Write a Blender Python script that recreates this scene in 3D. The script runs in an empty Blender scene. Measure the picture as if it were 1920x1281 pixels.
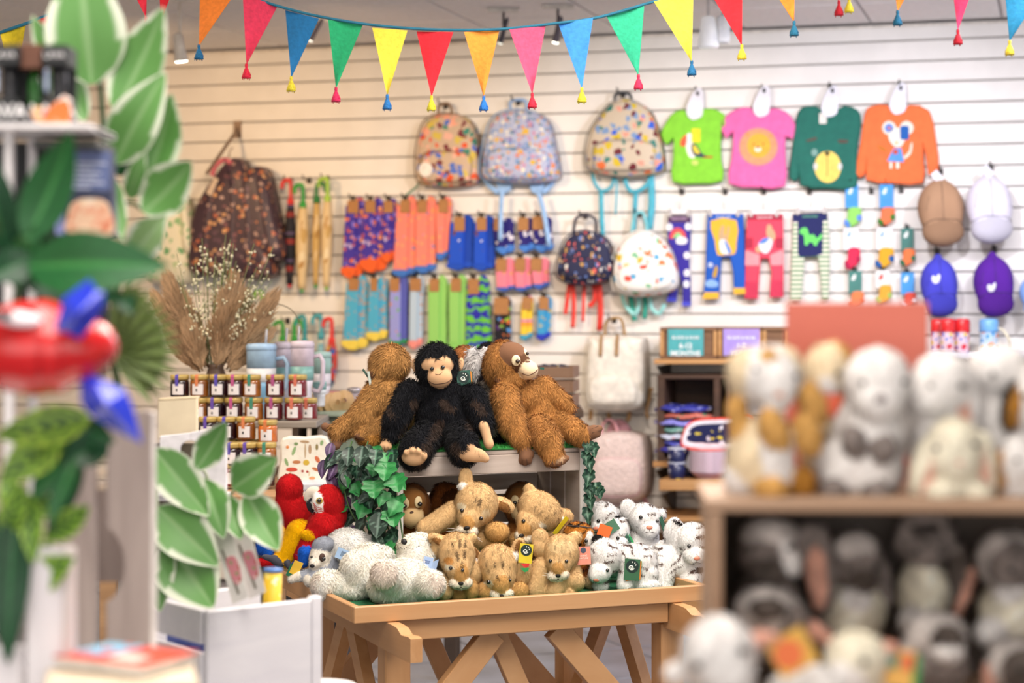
import bpy, bmesh, math, random
import numpy as np
from mathutils import Vector, Matrix, Euler
random.seed(7); RNG = np.random.default_rng(7)
SC = bpy.context.scene
COL = SC.collection
F, CX, HY, H = 3600.0, 960.0, 570.0, 1.464          # focal length in px, principal column, horizon row, eye height (m)

# ------------------------------------------------------------------ camera, world, lights, exposure
def hexc(h, a=1.0):
    h = h.lstrip('#'); c = [int(h[i:i+2], 16) / 255 for i in (0, 2, 4)]
    return tuple((x / 12.92 if x <= .04045 else ((x + .055) / 1.055) ** 2.4) for x in c) + (a,)
cam = bpy.data.cameras.new('camera'); camo = bpy.data.objects.new('camera', cam); COL.objects.link(camo)
camo.location = (0, 0, H); camo.rotation_euler = (math.pi / 2, 0, 0)
cam.sensor_width = 36; cam.lens = F / 1920 * 36; cam.shift_y = -(640.5 - HY) / 1920
cam.clip_start = .05; cam.clip_end = 60
cam.dof.use_dof = True; cam.dof.focus_distance = 5.02; cam.dof.aperture_fstop = 2.8
SC.camera = camo
W = bpy.data.worlds.new('world'); SC.world = W; W.use_nodes = True
W.node_tree.nodes['Background'].inputs[0].default_value = hexc('#fff9f3')
W.node_tree.nodes['Background'].inputs[1].default_value = 2.0
def area(name, loc, size, power, color, rot=(0, 0, 0), sy=None):
    l = bpy.data.lights.new(name, 'AREA'); l.energy = power; l.color = hexc(color)[:3]; l.size = size
    if sy: l.shape = 'RECTANGLE'; l.size_y = sy
    o = bpy.data.objects.new(name, l); o.location = loc; o.rotation_euler = rot; COL.objects.link(o); return o
def spot(name, loc, target, power, color, angle=70, blend=.8, r=.05):
    l = bpy.data.lights.new(name, 'SPOT'); l.energy = power; l.color = hexc(color)[:3]
    l.spot_size = math.radians(angle); l.spot_blend = blend; l.shadow_soft_size = r
    o = bpy.data.objects.new(name, l); o.location = loc
    o.rotation_euler = (Vector(target) - Vector(loc)).to_track_quat('-Z', 'Y').to_euler(); COL.objects.link(o); return o
area('ceiling_light_table', (.5, 3.9, 2.74), 1.2, 105, '#fff3e6', sy=2.4)
area('ceiling_light_front', (-.3, 1.5, 2.74), 1.2, 62, '#fff6ec', sy=2.4)
area('ceiling_light_right', (2.0, 6.2, 2.74), 1.2, 70, '#f4f3ff', sy=2.0)
area('ceiling_light_left', (-2.0, 5.8, 2.74), 1.2, 48, '#ffe9cf', sy=2.0)
spot('wall_spot_a', (-2.2, 8.2, 2.5), (-1.7, 10.0, 1.7), 66, '#ffcf96', 95)
spot('wall_spot_b', (-.9, 7.7, 2.5), (-.7, 9.8, 1.5), 68, '#ffd9ab', 95)
spot('wall_spot_c', (.4, 7.6, 2.5), (.5, 9.5, 1.4), 70, '#fff0e2', 95)
spot('wall_spot_d', (1.3, 7.2, 2.5), (1.35, 9.2, 1.5), 92, '#f3f3ff', 95)
spot('wall_spot_e', (2.3, 6.9, 2.5), (2.3, 9.0, 1.6), 72, '#f1f1ff', 95)
vs = SC.view_settings; vs.view_transform = 'Standard'; vs.look = 'None'; vs.exposure = 0.04; vs.gamma = 1; vs.use_curve_mapping = False
SC.cycles.max_bounces = 4; SC.cycles.diffuse_bounces = 2; SC.cycles.glossy_bounces = 2; SC.cycles.transmission_bounces = 3
SC.cycles.caustics_reflective = False; SC.cycles.caustics_refractive = False; SC.cycles.sample_clamp_indirect = 4

# ------------------------------------------------------------------ helpers
def P(px, py, d): return Vector(((px - CX) / F * d, d, H - (py - HY) / F * d))
MATS = {}
def _new(name):
    m = bpy.data.materials.new(name); m.use_nodes = True
    return m, m.node_tree.nodes, m.node_tree.links, m.node_tree.nodes['Principled BSDF']
def _tc(n, l, scale=(1, 1, 1)):
    t = n.new('ShaderNodeTexCoord'); mp = n.new('ShaderNodeMapping'); mp.inputs['Scale'].default_value = scale
    l.new(t.outputs['Object'], mp.inputs['Vector']); return mp.outputs['Vector']
def _ramp(n, stops, const=False):
    r = n.new('ShaderNodeValToRGB'); e = r.color_ramp.elements
    if const: r.color_ramp.interpolation = 'CONSTANT'
    while len(e) < len(stops): e.new(.5)
    for x, (p, c) in zip(e, stops): x.position = p; x.color = hexc(c) if isinstance(c, str) else c
    return r
def _bump(n, l, b, src, s=.2, d=.01):
    u = n.new('ShaderNodeBump'); u.inputs['Strength'].default_value = s; u.inputs['Distance'].default_value = d
    l.new(src, u.inputs['Height']); l.new(u.outputs['Normal'], b.inputs['Normal'])
def sh(h, f):
    c = [int(h.lstrip('#')[i:i+2], 16) for i in (0, 2, 4)]
    return '#%02x%02x%02x' % tuple(max(0, min(255, int(x * f))) for x in c)
def M(h, rough=.6, var=.06, sc=30, bump=.0, metal=0, emit=0, trans=0, coat=0):
    k = ('M', h, rough, var, sc, bump, metal, emit, trans, coat)
    if k in MATS: return MATS[k]
    m, n, l, b = _new('plain_' + h.strip('#')); b.inputs['Roughness'].default_value = rough; b.inputs['Metallic'].default_value = metal
    no = n.new('ShaderNodeTexNoise'); no.inputs['Scale'].default_value = sc; no.inputs['Detail'].default_value = 3
    l.new(_tc(n, l), no.inputs['Vector'])
    r = _ramp(n, [(.3, sh(h, 1 - var)), (.7, sh(h, 1 + var))]); l.new(no.outputs['Fac'], r.inputs['Fac']); l.new(r.outputs['Color'], b.inputs['Base Color'])
    if bump: _bump(n, l, b, no.outputs['Fac'], bump)
    if emit: l.new(r.outputs['Color'], b.inputs['Emission Color']); b.inputs['Emission Strength'].default_value = emit
    if trans: b.inputs['Transmission Weight'].default_value = trans; b.inputs['IOR'].default_value = 1.3
    if coat: b.inputs['Coat Weight'].default_value = coat
    MATS[k] = m; return m
def WOOD(c1, c2, scale=(2, 30, 30), rough=.45, bump=.08):
    k = ('W', c1, c2, scale, rough)
    if k in MATS: return MATS[k]
    m, n, l, b = _new('wood_' + c1.strip('#')); b.inputs['Roughness'].default_value = rough
    no = n.new('ShaderNodeTexNoise'); no.inputs['Scale'].default_value = 1; no.inputs['Detail'].default_value = 5; no.inputs['Distortion'].default_value = .6
    l.new(_tc(n, l, scale), no.inputs['Vector'])
    r = _ramp(n, [(.3, c1), (.7, c2)]); l.new(no.outputs['Fac'], r.inputs['Fac']); l.new(r.outputs['Color'], b.inputs['Base Color'])
    _bump(n, l, b, no.outputs['Fac'], bump); MATS[k] = m; return m
def PAT(base, pal, scale=60, size=.45, rough=.75, stretch=(1, 1, 1), rand=1.0):
    """coloured motifs scattered on cloth: voronoi cells, each with a colour of the palette"""
    k = ('P', base, tuple(pal), scale, size, stretch, rand)
    if k in MATS: return MATS[k]
    m, n, l, b = _new('print_' + base.strip('#')); b.inputs['Roughness'].default_value = rough
    v = n.new('ShaderNodeTexVoronoi'); v.inputs['Scale'].default_value = scale; v.inputs['Randomness'].default_value = rand
    tc = _tc(n, l, stretch); no = n.new('ShaderNodeTexNoise'); no.inputs['Scale'].default_value = scale * 1.1; no.inputs['Detail'].default_value = 1; l.new(tc, no.inputs['Vector'])
    va = n.new('ShaderNodeVectorMath'); va.operation = 'MULTIPLY_ADD'; l.new(no.outputs['Color'], va.inputs[0]); va.inputs[1].default_value = (1.1 / scale * rand,) * 3; l.new(tc, va.inputs[2]); l.new(va.outputs[0], v.inputs['Vector'])
    sx = n.new('ShaderNodeSeparateColor'); l.new(v.outputs['Color'], sx.inputs[0])
    r = _ramp(n, [(i / len(pal), c) for i, c in enumerate(pal)], True); l.new(sx.outputs[0], r.inputs['Fac'])
    mth = n.new('ShaderNodeMath'); mth.operation = 'LESS_THAN'; l.new(v.outputs['Distance'], mth.inputs[0])
    th = n.new('ShaderNodeMath'); th.operation = 'MULTIPLY_ADD'; l.new(sx.outputs[1], th.inputs[0]); th.inputs[1].default_value = size * .6 * rand; th.inputs[2].default_value = size * (1.05 - .3 * rand); l.new(th.outputs[0], mth.inputs[1])
    mx = n.new('ShaderNodeMix'); mx.data_type = 'RGBA'; l.new(mth.outputs[0], mx.inputs['Factor'])
    mx.inputs['A'].default_value = hexc(base); l.new(r.outputs['Color'], mx.inputs['B']); l.new(mx.outputs['Result'], b.inputs['Base Color'])
    MATS[k] = m; return m
def BANDS(stops, period, axis='Z', rough=.75, wob=0.0):
    """repeating knitted bands along an axis (object space)"""
    k = ('B', tuple(stops), period, axis, wob)
    if k in MATS: return MATS[k]
    m, n, l, b = _new('bands'); b.inputs['Roughness'].default_value = rough
    t = _tc(n, l); s = n.new('ShaderNodeSeparateXYZ'); l.new(t, s.inputs[0]); src = s.outputs[axis]
    if wob:
        no = n.new('ShaderNodeTexNoise'); no.inputs['Scale'].default_value = 28; l.new(t, no.inputs['Vector'])
        w = n.new('ShaderNodeMath'); w.operation = 'MULTIPLY_ADD'; l.new(no.outputs['Fac'], w.inputs[0]); w.inputs[1].default_value = wob; l.new(src, w.inputs[2]); src = w.outputs[0]
    d = n.new('ShaderNodeMath'); d.operation = 'MULTIPLY'; d.inputs[1].default_value = 1 / period; l.new(src, d.inputs[0])
    f = n.new('ShaderNodeMath'); f.operation = 'FRACT'; l.new(d.outputs[0], f.inputs[0])
    r = _ramp(n, stops, True); l.new(f.outputs[0], r.inputs['Fac']); l.new(r.outputs['Color'], b.inputs['Base Color']); MATS[k] = m; return m
def ATT(name, rough=.8, sheen=0, coat=0, spec=.3):
    k = ('A', name)
    if k in MATS: return MATS[k]
    m, n, l, b = _new(name); b.inputs['Roughness'].default_value = rough; b.inputs['Specular IOR Level'].default_value = spec
    a = n.new('ShaderNodeVertexColor'); a.layer_name = 'Col'; l.new(a.outputs['Color'], b.inputs['Base Color'])
    if sheen: b.inputs['Sheen Weight'].default_value = sheen; b.inputs['Sheen Roughness'].default_value = .5
    if coat: b.inputs['Coat Weight'].default_value = coat
    MATS[k] = m; return m

def mesh_obj(name, v, f, mat, parent=None, smooth=False, loc=(0, 0, 0), rot=(0, 0, 0), col=None):
    me = bpy.data.meshes.new(name); me.from_pydata([tuple(p) for p in v], [], [tuple(int(i) for i in q) for q in f]); me.update()
    if mat: me.materials.append(mat)
    if smooth: me.polygons.foreach_set('use_smooth', [True] * len(me.polygons))
    if col is not None:
        a = me.color_attributes.new('Col', 'FLOAT_COLOR', 'POINT'); c = np.ones((len(v), 4), np.float32); c[:, :3] = col; a.data.foreach_set('color', c.ravel())
    o = bpy.data.objects.new(name, me); COL.objects.link(o); o.location = loc; o.rotation_euler = rot
    if parent: o.parent = parent
    return o
def tag(o, label, cat, group=None, kind=None):
    o['label'] = label; o['category'] = cat
    if group: o['group'] = group
    if kind: o['kind'] = kind
    return o
def thing(name, label, cat, loc=(0, 0, 0), rz=0, group=None):
    o = bpy.data.objects.new(name, None); o.empty_display_size = .02; COL.objects.link(o); o.location = loc; o.rotation_euler = (0, 0, rz)
    return tag(o, label, cat, group)
def struct(o): o['kind'] = 'structure'; return o
def copy_tree(o, parent=None):
    c = o.copy(); COL.objects.link(c); c.parent = parent
    for ch in [x for x in bpy.data.objects if x.parent == o]: copy_tree(ch, c)
    return c
# mesh pieces (return verts, faces)
def box(a, b, bev=.0):
    x0, y0, z0 = a; x1, y1, z1 = b
    if not bev:
        v = [(x, y, z) for x in (x0, x1) for y in (y0, y1) for z in (z0, z1)]
        return v, [(0, 1, 3, 2), (4, 6, 7, 5), (0, 4, 5, 1), (2, 3, 7, 6), (0, 2, 6, 4), (1, 5, 7, 3)]
    bm = bmesh.new(); bmesh.ops.create_cube(bm, size=1)
    for q in bm.verts: q.co = Vector(((x0 + x1) / 2 + q.co.x * (x1 - x0), (y0 + y1) / 2 + q.co.y * (y1 - y0), (z0 + z1) / 2 + q.co.z * (z1 - z0)))
    bmesh.ops.bevel(bm, geom=bm.edges[:], offset=bev, segments=1, affect='EDGES')
    bm.verts.index_update(); r = [q.co[:] for q in bm.verts], [[q.index for q in fc.verts] for fc in bm.faces]; bm.free(); return r
def merge(*parts):
    V, Fc = [], []
    for v, f in parts:
        o = len(V); V += [tuple(p) for p in v]; Fc += [tuple(i + o for i in q) for q in f]
    return V, Fc
def xf(part, M4):
    return [tuple(M4 @ Vector(p)) for p in part[0]], part[1]
def lathe(prof, n=20, c=(0, 0, 0)):
    v = []; f = []
    for r, z in prof:
        for i in range(n):
            a = 2 * math.pi * i / n; v.append((c[0] + r * math.cos(a), c[1] + r * math.sin(a), c[2] + z))
    for j in range(len(prof) - 1):
        for i in range(n):
            k = (i + 1) % n; f.append((j * n + i, j * n + k, (j + 1) * n + k, (j + 1) * n + i))
    f.append(tuple(range(n - 1, -1, -1))); m = (len(prof) - 1) * n; f.append(tuple(range(m, m + n))); return v, f
def tube(path, r, n=8):
    path = [Vector(p) for p in path]; v = []; f = []
    rs = r if isinstance(r, (list, tuple)) else [r] * len(path)
    up = None
    for i, p in enumerate(path):
        t = (path[min(i + 1, len(path) - 1)] - path[max(i - 1, 0)]).normalized()
        if up is None:
            up = Vector((0, 0, 1)) if abs(t.z) < .9 else Vector((1, 0, 0))
        s = t.cross(up).normalized(); up = s.cross(t).normalized()
        for k in range(n):
            a = 2 * math.pi * k / n; v.append(tuple(p + (s * math.cos(a) + up * math.sin(a)) * rs[i]))
    for j in range(len(path) - 1):
        for i in range(n):
            k = (i + 1) % n; f.append((j * n + i, j * n + k, (j + 1) * n + k, (j + 1) * n + i))
    f.append(tuple(range(n - 1, -1, -1))); m = (len(path) - 1) * n; f.append(tuple(range(m, m + n))); return v, f
def ball(c, r, nu=12, nv=8, R=None):
    """ellipsoid; r = (rx,ry,rz)"""
    v = []; f = []
    for j in range(nv + 1):
        t = math.pi * j / nv
        for i in range(nu):
            a = 2 * math.pi * i / nu
            q = Vector((r[0] * math.sin(t) * math.cos(a), r[1] * math.sin(t) * math.sin(a), r[2] * math.cos(t)))
            if R: q = R @ q
            v.append((c[0] + q.x, c[1] + q.y, c[2] + q.z))
    for j in range(nv):
        for i in range(nu):
            k = (i + 1) % nu; f.append((j * nu + i, (j + 1) * nu + i, (j + 1) * nu + k, j * nu + k))
    return v, f
def crom(pts, sub=4, closed=True):
    n = len(pts); out = []
    rng = range(n) if closed else range(n - 1)
    for i in rng:
        g = lambda k: pts[k % n] if closed else pts[max(0, min(n - 1, k))]
        p0, p1, p2, p3 = (np.array(g(i + k), float) for k in (-1, 0, 1, 2))
        for s in range(sub):
            t = s / sub
            out.append(tuple(.5 * (2 * p1 + (p2 - p0) * t + (2 * p0 - 5 * p1 + 4 * p2 - p3) * t * t + (3 * p1 - p0 - 3 * p2 + p3) * t ** 3)))
    if not closed: out.append(tuple(np.array(pts[-1], float)))
    return out
def _area2(o): return sum(o[i][0] * o[(i + 1) % len(o)][1] - o[(i + 1) % len(o)][0] * o[i][1] for i in range(len(o)))
def inset(o, b):
    n = len(o); r = []
    for i in range(n):
        p, q, s = Vector(o[i - 1]), Vector(o[i]), Vector(o[(i + 1) % n])
        a = (q - p).normalized(); c = (s - q).normalized(); na = Vector((-a.y, a.x)); nc = Vector((-c.y, c.x)); m = (na + nc)
        if m.length < .2: m = na
        m.normalize(); r.append(tuple(q + m * b))
    return r
def slab(o, y0, y1, bev=.0):
    """outline o in local (x,z); y0 = back (towards wall), y1 = front (towards viewer, smaller y)"""
    o = [tuple(p) for p in o]
    if _area2(o) < 0: o = o[::-1]
    n = len(o); s = 1 if y1 > y0 else -1
    rings = [(o, y0)]
    if bev: rings += [(o, y1 - s * bev), (inset(o, bev), y1)]
    else: rings += [(o, y1)]
    v = [(p[0], y, p[1]) for r, y in rings for p in r]; f = [tuple(range(n))] if y1 < y0 else [tuple(range(n))]
    for j in range(len(rings) - 1):
        for i in range(n):
            k = (i + 1) % n; f.append((j * n + i, (j + 1) * n + i, (j + 1) * n + k, j * n + k))
    m = (len(rings) - 1) * n; f.append(tuple(range(m + n - 1, m - 1, -1)))
    f = [tuple(q[::-1]) for q in f]
    return v, f
def pillow(o, y0, y1, c=None, prof=((1, 0), (1, .35), (.97, .6), (.88, .8), (.7, .92), (.4, .99))):
    """cushion over a star-shaped outline"""
    o = [tuple(p) for p in o]
    if _area2(o) < 0: o = o[::-1]
    n = len(o)
    if c is None: c = (sum(p[0] for p in o) / n, sum(p[1] for p in o) / n)
    v = [(c[0] + (p[0] - c[0]) * s, y0 + (y1 - y0) * h, c[1] + (p[1] - c[1]) * s) for s, h in prof for p in o]; f = [tuple(range(n - 1, -1, -1))]
    for j in range(len(prof) - 1):
        for i in range(n):
            k = (i + 1) % n; f.append((j * n + i, j * n + k, (j + 1) * n + k, (j + 1) * n + i))
    m = (len(prof) - 1) * n; v.append((c[0], y1, c[1]))
    for i in range(n): f.append((m + i, m + (i + 1) % n, len(v) - 1))
    return v, f
def ell(cx, cy, rx, ry, n=20, rot=0):
    c, s = math.cos(math.radians(rot)), math.sin(math.radians(rot))
    return [(cx + rx * math.cos(t) * c - ry * math.sin(t) * s, cy + rx * math.cos(t) * s + ry * math.sin(t) * c) for t in (2 * math.pi * i / n for i in range(n))]
def text(s, size, mat, parent, loc, rot=(math.pi / 2, 0, 0), name='lettering', ext=.0004, align='CENTER', bold=0):
    c = bpy.data.curves.new(name, 'FONT'); c.body = s; c.size = size; c.align_x = align; c.align_y = 'CENTER'; c.extrude = ext; c.offset = bold; c.resolution_u = 3
    t = bpy.data.objects.new(name, c); COL.objects.link(t); bpy.context.view_layer.update()
    me = bpy.data.meshes.new_from_object(t.evaluated_get(bpy.context.evaluated_depsgraph_get())); bpy.data.objects.remove(t); bpy.data.curves.remove(c)
    me.materials.clear(); me.materials.append(mat); me.name = name
    o = bpy.data.objects.new(name, me); COL.objects.link(o); o.parent = parent; o.location = loc; o.rotation_euler = rot; return o
# things traced in pixels and standing at depth d (upright, facing the viewer)
class Loc:
    """local frame: origin at P(px,py,d); maps pixels at depth d+dd to local metres"""
    def __init__(s, px, py, d): s.o = P(px, py, d); s.d = d; s.k = d / F
    def __call__(s, px, py, dd=0): return tuple(P(px, py, s.d + dd) - s.o)
    def xz(s, px, py, dd=0):
        q = P(px, py, s.d + dd) - s.o; return (q.x, q.z)
# the slat wall: a vertical plane Y + WT*X = WD
WT, WD = .288, 9.65
WA = -math.atan(WT); WC = math.cos(WA)
def WP(px, py, off=0):
    t = (px - CX) / F; y = (WD - off / WC) / (1 + WT * t); return Vector((t * y, y, H - (py - HY) / F * y))
class WLoc:
    def __init__(s, px, py, off=0):
        s.o = WP(px, py, off); s.off = off; s.R = Matrix.Rotation(-WA, 3, 'Z')
    def xz(s, px, py, off=None):
        q = s.R @ (WP(px, py, s.off if off is None else off) - s.o); return (q.x, q.z)
    def __call__(s, px, py, off=None):
        q = s.R @ (WP(px, py, s.off if off is None else off) - s.o); return tuple(q)
    def out(s, pts, off=None): return [s.xz(a, b, off) for a, b in pts]
def wthing(name, label, cat, px, py, group=None, off=0):
    L = WLoc(px, py, off); r = thing(name, label, cat, L.o, WA, group); return r, L
def wslab(r, L, name, pts, o0, o1, mat, bev=.002, smooth=False, pil=False, sub=0, prof=None):
    """outline in px; o0,o1 = distance from wall of back and front"""
    if sub: pts = crom(pts, sub)
    o = L.out(pts, o1); y0, y1 = -(o0 - L.off), -(o1 - L.off)
    g = pillow(o, y0, y1, **({'prof': prof} if prof else {})) if pil else slab(o, y0, y1, bev)
    return mesh_obj(name, *g, mat, r, smooth or pil)
# ------------------------------------------------------------------ the setting
CEIL = 2.79
slate = M('#8d909c', .35, .12, 4)
fl = struct(mesh_obj('floor', *box((-6, -3, -.05), (6, 11.5, -.012)), M('#6c6f78', .8)))
tile_me = None
ta = math.radians(22.5)
for i in range(-9, 10):
    for j in range(-3, 10):
        q = Vector((i * .6 * math.cos(ta) - j * .6 * math.sin(ta), 7.0 + i * .6 * math.sin(ta) + j * .6 * math.cos(ta), 0))
        if abs(q.x) > 3.2 or q.y < 5.2 or q.y > 10.4: continue
        if tile_me is None:
            t = mesh_obj('tile', *box((-.295, -.295, -.012), (.295, .295, 0), .003), slate, fl); tile_me = t.data
        else:
            t = bpy.data.objects.new('tile', tile_me); COL.objects.link(t); t.parent = fl
        t.location = q; t.rotation_euler = (0, 0, ta)
wallm = M('#f2ede6', .5, .02, 6)
wo = WP(CX, HY)
wb = struct(mesh_obj('wall_back', *box((-6.5, .03, -H), (6.5, .1, CEIL - H)), M('#8a8078', .8), loc=wo, rot=(0, 0, WA)))
z1 = (HY - 103.3) / F * WD
me = None
slat_v, slat_f = box((-6.5, 0, -.0472), (6.5, .03, .0472), .004)
for i in range(-1, 28):
    z = z1 - .05 - .1 * i
    if z < -H: break
    if z + .05 > CEIL - H: continue
    if me is None: s = mesh_obj('slat', slat_v, slat_f, wallm, wb); me = s.data
    else: s = bpy.data.objects.new('slat', me); COL.objects.link(s); s.parent = wb
    s.location = (0, 0, z)
zt = CEIL - H
mesh_obj('slat', *box((-6.5, 0, z1 + .0028), (6.5, .03, zt), .003), wallm, wb)
tr = struct(mesh_obj('trim_1', *box((-6.5, -.02, zt - .012), (6.5, -.001, zt), .003), M('#efe6da', .5), loc=wo, rot=(0, 0, WA)))
ce = struct(mesh_obj('ceiling', *box((-6, -3, CEIL + .012), (6, 12, CEIL + .1)), M('#cfc8c6', .8)))
cp = None
for i in range(-5, 6):
    for j in range(-4, 4):
        q = Vector((i * .6, j * .6, 0)); q.rotate(Euler((0, 0, WA))); q = q + Vector((0, 8.6, CEIL))
        if q.y + WT * q.x > WD - .34 or q.y < 7.2: continue
        if cp is None: p = mesh_obj('panel', *box((-.293, -.293, 0), (.293, .293, .012), .003), M('#fbf6f2', .8, .02), ce); cp = p.data
        else: p = bpy.data.objects.new('panel', cp); COL.objects.link(p); p.parent = ce
        p.location = q; p.rotation_euler = (0, 0, WA)
struct(mesh_obj('wall_left', *box((-4.6, -3, 0), (-4.5, 11.6, CEIL)), M('#efe6da', .8)))
struct(mesh_obj('wall_right', *box((4.5, -3, 0), (4.6, 9.5, CEIL)), M('#f1eff0', .8)))
def pegs(pts, off=.07, z=0):
    for px, py in pts:
        a = WP(px, py); q = Matrix.Rotation(-WA, 3, 'Z') @ (a - wo)
        mesh_obj('hook', *merge(tube([(0, 0, 0), (0, -off, 0), (0, -off - .012, .018)], .004, 6), box((-.012, -.006, -.02), (.012, 0, .012))), M('#3a3634', .4, metal=.6), wb, loc=q)
# track spotlights below the ceiling
def tracklight(px, py, d, head, col, label, lit, aim):
    L = Loc(px, py, d); r = thing('track_spotlight', label, 'spotlight', L.o, 0, 'track spotlights')
    k = d / F; R = Euler(aim).to_matrix().to_4x4()
    top = CEIL - L.o.z
    mesh_obj('stem', *tube([(0, 0, .03), (0, 0, top)], .006, 8), M(col, .4), r, True)
    mesh_obj('mount', *box((-.07, -.02, top - .02), (.07, .02, top), .004), M('#e6dfd6', .4), r)
    mesh_obj('head', *xf(lathe([(.3 * head * k, .07), (.75 * head * k, .06), (.85 * head * k, 0), (head * k, -.04), (head * k, -.05)], 18), R), M(col, .35), r, True)
    mesh_obj('lens', *xf(lathe([(head * k * .88, -.052), (head * k * .8, -.056)], 18), R), M('#fff6e0', .3, emit=lit), r)
    return r
tracklight(337, 92, 8.3, 13, '#efe6d8', 'white track spotlight with glowing lamp beside the leafy plant', 9, (.25, -.1, 0))
tracklight(592, 58, 8.9, 5, '#5b5560', 'small dark spotlight between the blue and green flags', 3, (.5, .6, 0))
tracklight(944, 60, 8.6, 5, '#4f4b55', 'small dark spotlight above the orange and pink flags', 1.5, (.4, .3, 0))
tracklight(1046, 58, 8.5, 7, '#55505a', 'dark spotlight with lit lamp left of the light blue flag', 7, (.5, .2, 0))
L = Loc(1328, 65, 8.0); r = thing('pendant_light', 'white tapered cylinder light hanging between yellow and red flags', 'light', L.o)
mesh_obj('shade', *lathe([(.02, .075), (.028, .07), (.045, -.05), (.04, -.055)], 20), M('#f4f4fb', .4, emit=.25), r, True)
mesh_obj('rod', *tube([(0, 0, .07), (0, 0, CEIL - L.o.z)], .006), M('#d8d4d4', .4), r)
L = Loc(1356, 52, 8.0); r = thing('box_light', 'small white rectangular box light behind the red flag', 'light', L.o)
mesh_obj('body', *box((-.025, -.03, -.065), (.025, .03, .05), .006), M('#f1f4fb', .4), r)
mesh_obj('bracket', *tube([(0, 0, .04), (0, 0, CEIL - L.o.z)], .008), M('#d8d4d4', .4), r)
# ------------------------------------------------------------------ display table, crate, mat, ivy
TA = math.radians(22.5); T0 = P(664, 1139, 4.55); RIMZ = T0.z
def TP(u, v, z): return Vector((T0.x + u * math.cos(TA) - v * math.sin(TA), T0.y + u * math.sin(TA) + v * math.cos(TA), z))
oak = WOOD('#c19061', '#cfa173', (2.2, 26, 26), .42, .03); oakv = WOOD('#bd8c5d', '#cc9d6f', (26, 26, 2.2), .42, .03); oaky = WOOD('#bb8a5b', '#ca9b6d', (26, 2.2, 26), .42, .03)
tb = thing('display_table', 'golden oak trestle display table with a shallow tray top of soft toys', 'table', (T0.x, T0.y, 0), TA)
TL, TD = .95, .78
tray_b = .722
def tpart(n, g, m): return mesh_obj(n, *g, m, tb)
tpart('tray_rim', box((0, 0, RIMZ - .04), (TL, .018, RIMZ), .002), oak)
tpart('tray_rim', box((0, TD - .018, RIMZ - .04), (TL, TD, RIMZ), .002), oak)
tpart('tray_rim', box((0, .0185, RIMZ - .04), (.018, TD - .0185, RIMZ), .002), oaky)
tpart('tray_rim', box((TL - .018, .0185, RIMZ - .04), (TL, TD - .0185, RIMZ), .002), oaky)
tpart('tray_base', box((.018, .018, tray_b - .012), (TL - .018, TD - .018, tray_b - .003)), oak)
tpart('felt_mat', box((.02, .02, tray_b - .003), (TL - .02, TD - .02, tray_b)), M('#1f6b44', .9, .15, 80))
tpart('apron', box((.115, .02, RIMZ - .092), (.845, .045, RIMZ - .042), .002), oak)
tpart('apron', box((.115, TD - .045, RIMZ - .092), (.845, TD - .02, RIMZ - .042), .002), oak)
for u in (.083, .847):
    prof = [(-.165, RIMZ - .11), (-.165, RIMZ - .055), (-.15, RIMZ - .052), (-.1, RIMZ - .056), (-.07, RIMZ - .044), (-.04, RIMZ - .042), (TD + .1, RIMZ - .042), (TD + .1, RIMZ - .1), (-.1, RIMZ - .112)]
    v, f = slab(prof, 0, .03, .002); v = [(u + y, x, z) for x, y, z in v]; f = [q[::-1] for q in f]
    tpart('rail', (v, f), oaky)
for u, v in ((.09, .05), (.835, .05), (.09, TD - .11), (.835, TD - .11)):
    tpart('leg', box((u + .005, v, 0), (u + .07, v + .06, RIMZ - .1), .003), oakv)
def brace(a, b, v0, w=.062, th=.03):
    d = Vector((b[0] - a[0], b[1] - a[1])); n = Vector((-d.y, d.x)).normalized() * w / 2
    o = [(a[0] + n.x, a[1] + n.y), (b[0] + n.x, b[1] + n.y), (b[0] - n.x, b[1] - n.y), (a[0] - n.x, a[1] - n.y)]
    tpart('brace', slab(o, v0 + th, v0, .002), WOOD('#c19061', '#cfa173', (10, 26, 10), .42, .03))
for v0 in (.055, TD - .1):
    brace((.385, RIMZ - .095), (.13, .36), v0); brace((.55, RIMZ - .095), (.86, .30), v0)
    brace((.40, RIMZ - .095), (.60, .205), v0 + .035, .05, .025)
for u in (.1, .855):
    for (a, b) in (((.1, .30), (.36, RIMZ - .1)), ((.68, .30), (.42, RIMZ - .1))):
        d = Vector((b[0] - a[0], b[1] - a[1])); n = Vector((-d.y, d.x)).normalized() * .026
        v, f = slab([(a[0] + n.x, a[1] + n.y), (b[0] + n.x, b[1] + n.y), (b[0] - n.x, b[1] - n.y), (a[0] - n.x, a[1] - n.y)], 0, .03, .002)
        tpart('brace', ([(u + y, x, z) for x, y, z in v], [q[::-1] for q in f]), oaky)
tpart('lower_shelf', box((.1, .1, .19), (.9, TD - .1, .21), .003), oak)
# the crate lying on its side, open to the viewer
white_wash = WOOD('#a8988e', '#c6bab2', (3, 3, 28), .75, .12); white_washx = WOOD('#a8988e', '#c4b8b0', (3, 28, 28), .75, .12); edge_wash = WOOD('#d8d2cc', '#eeeae6', (20, 20, 5), .75, .1)
C0 = TP(.243, .387, tray_b); CW, CD, CH = .535, .30, .353
cr = thing('wooden_crate', 'whitewashed wooden crate on its side holding orangutans, topped with fake grass', 'crate', C0, TA)
for x0 in (0, CW - .014):
    for j in range(3):
        mesh_obj('side_board', *box((x0, .003 + j * .1, .012), (x0 + .014, .097 + j * .1, CH - .014), .0015), white_wash, cr)
for j in range(3):
    mesh_obj('top_board', *box((0, .003 + j * .1, CH - .012), (CW, .097 + j * .1, CH), .0015), white_washx, cr)
    mesh_obj('bottom_board', *box((0, .003 + j * .1, 0), (CW, .097 + j * .1, .012), .0015), white_washx, cr)
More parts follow.
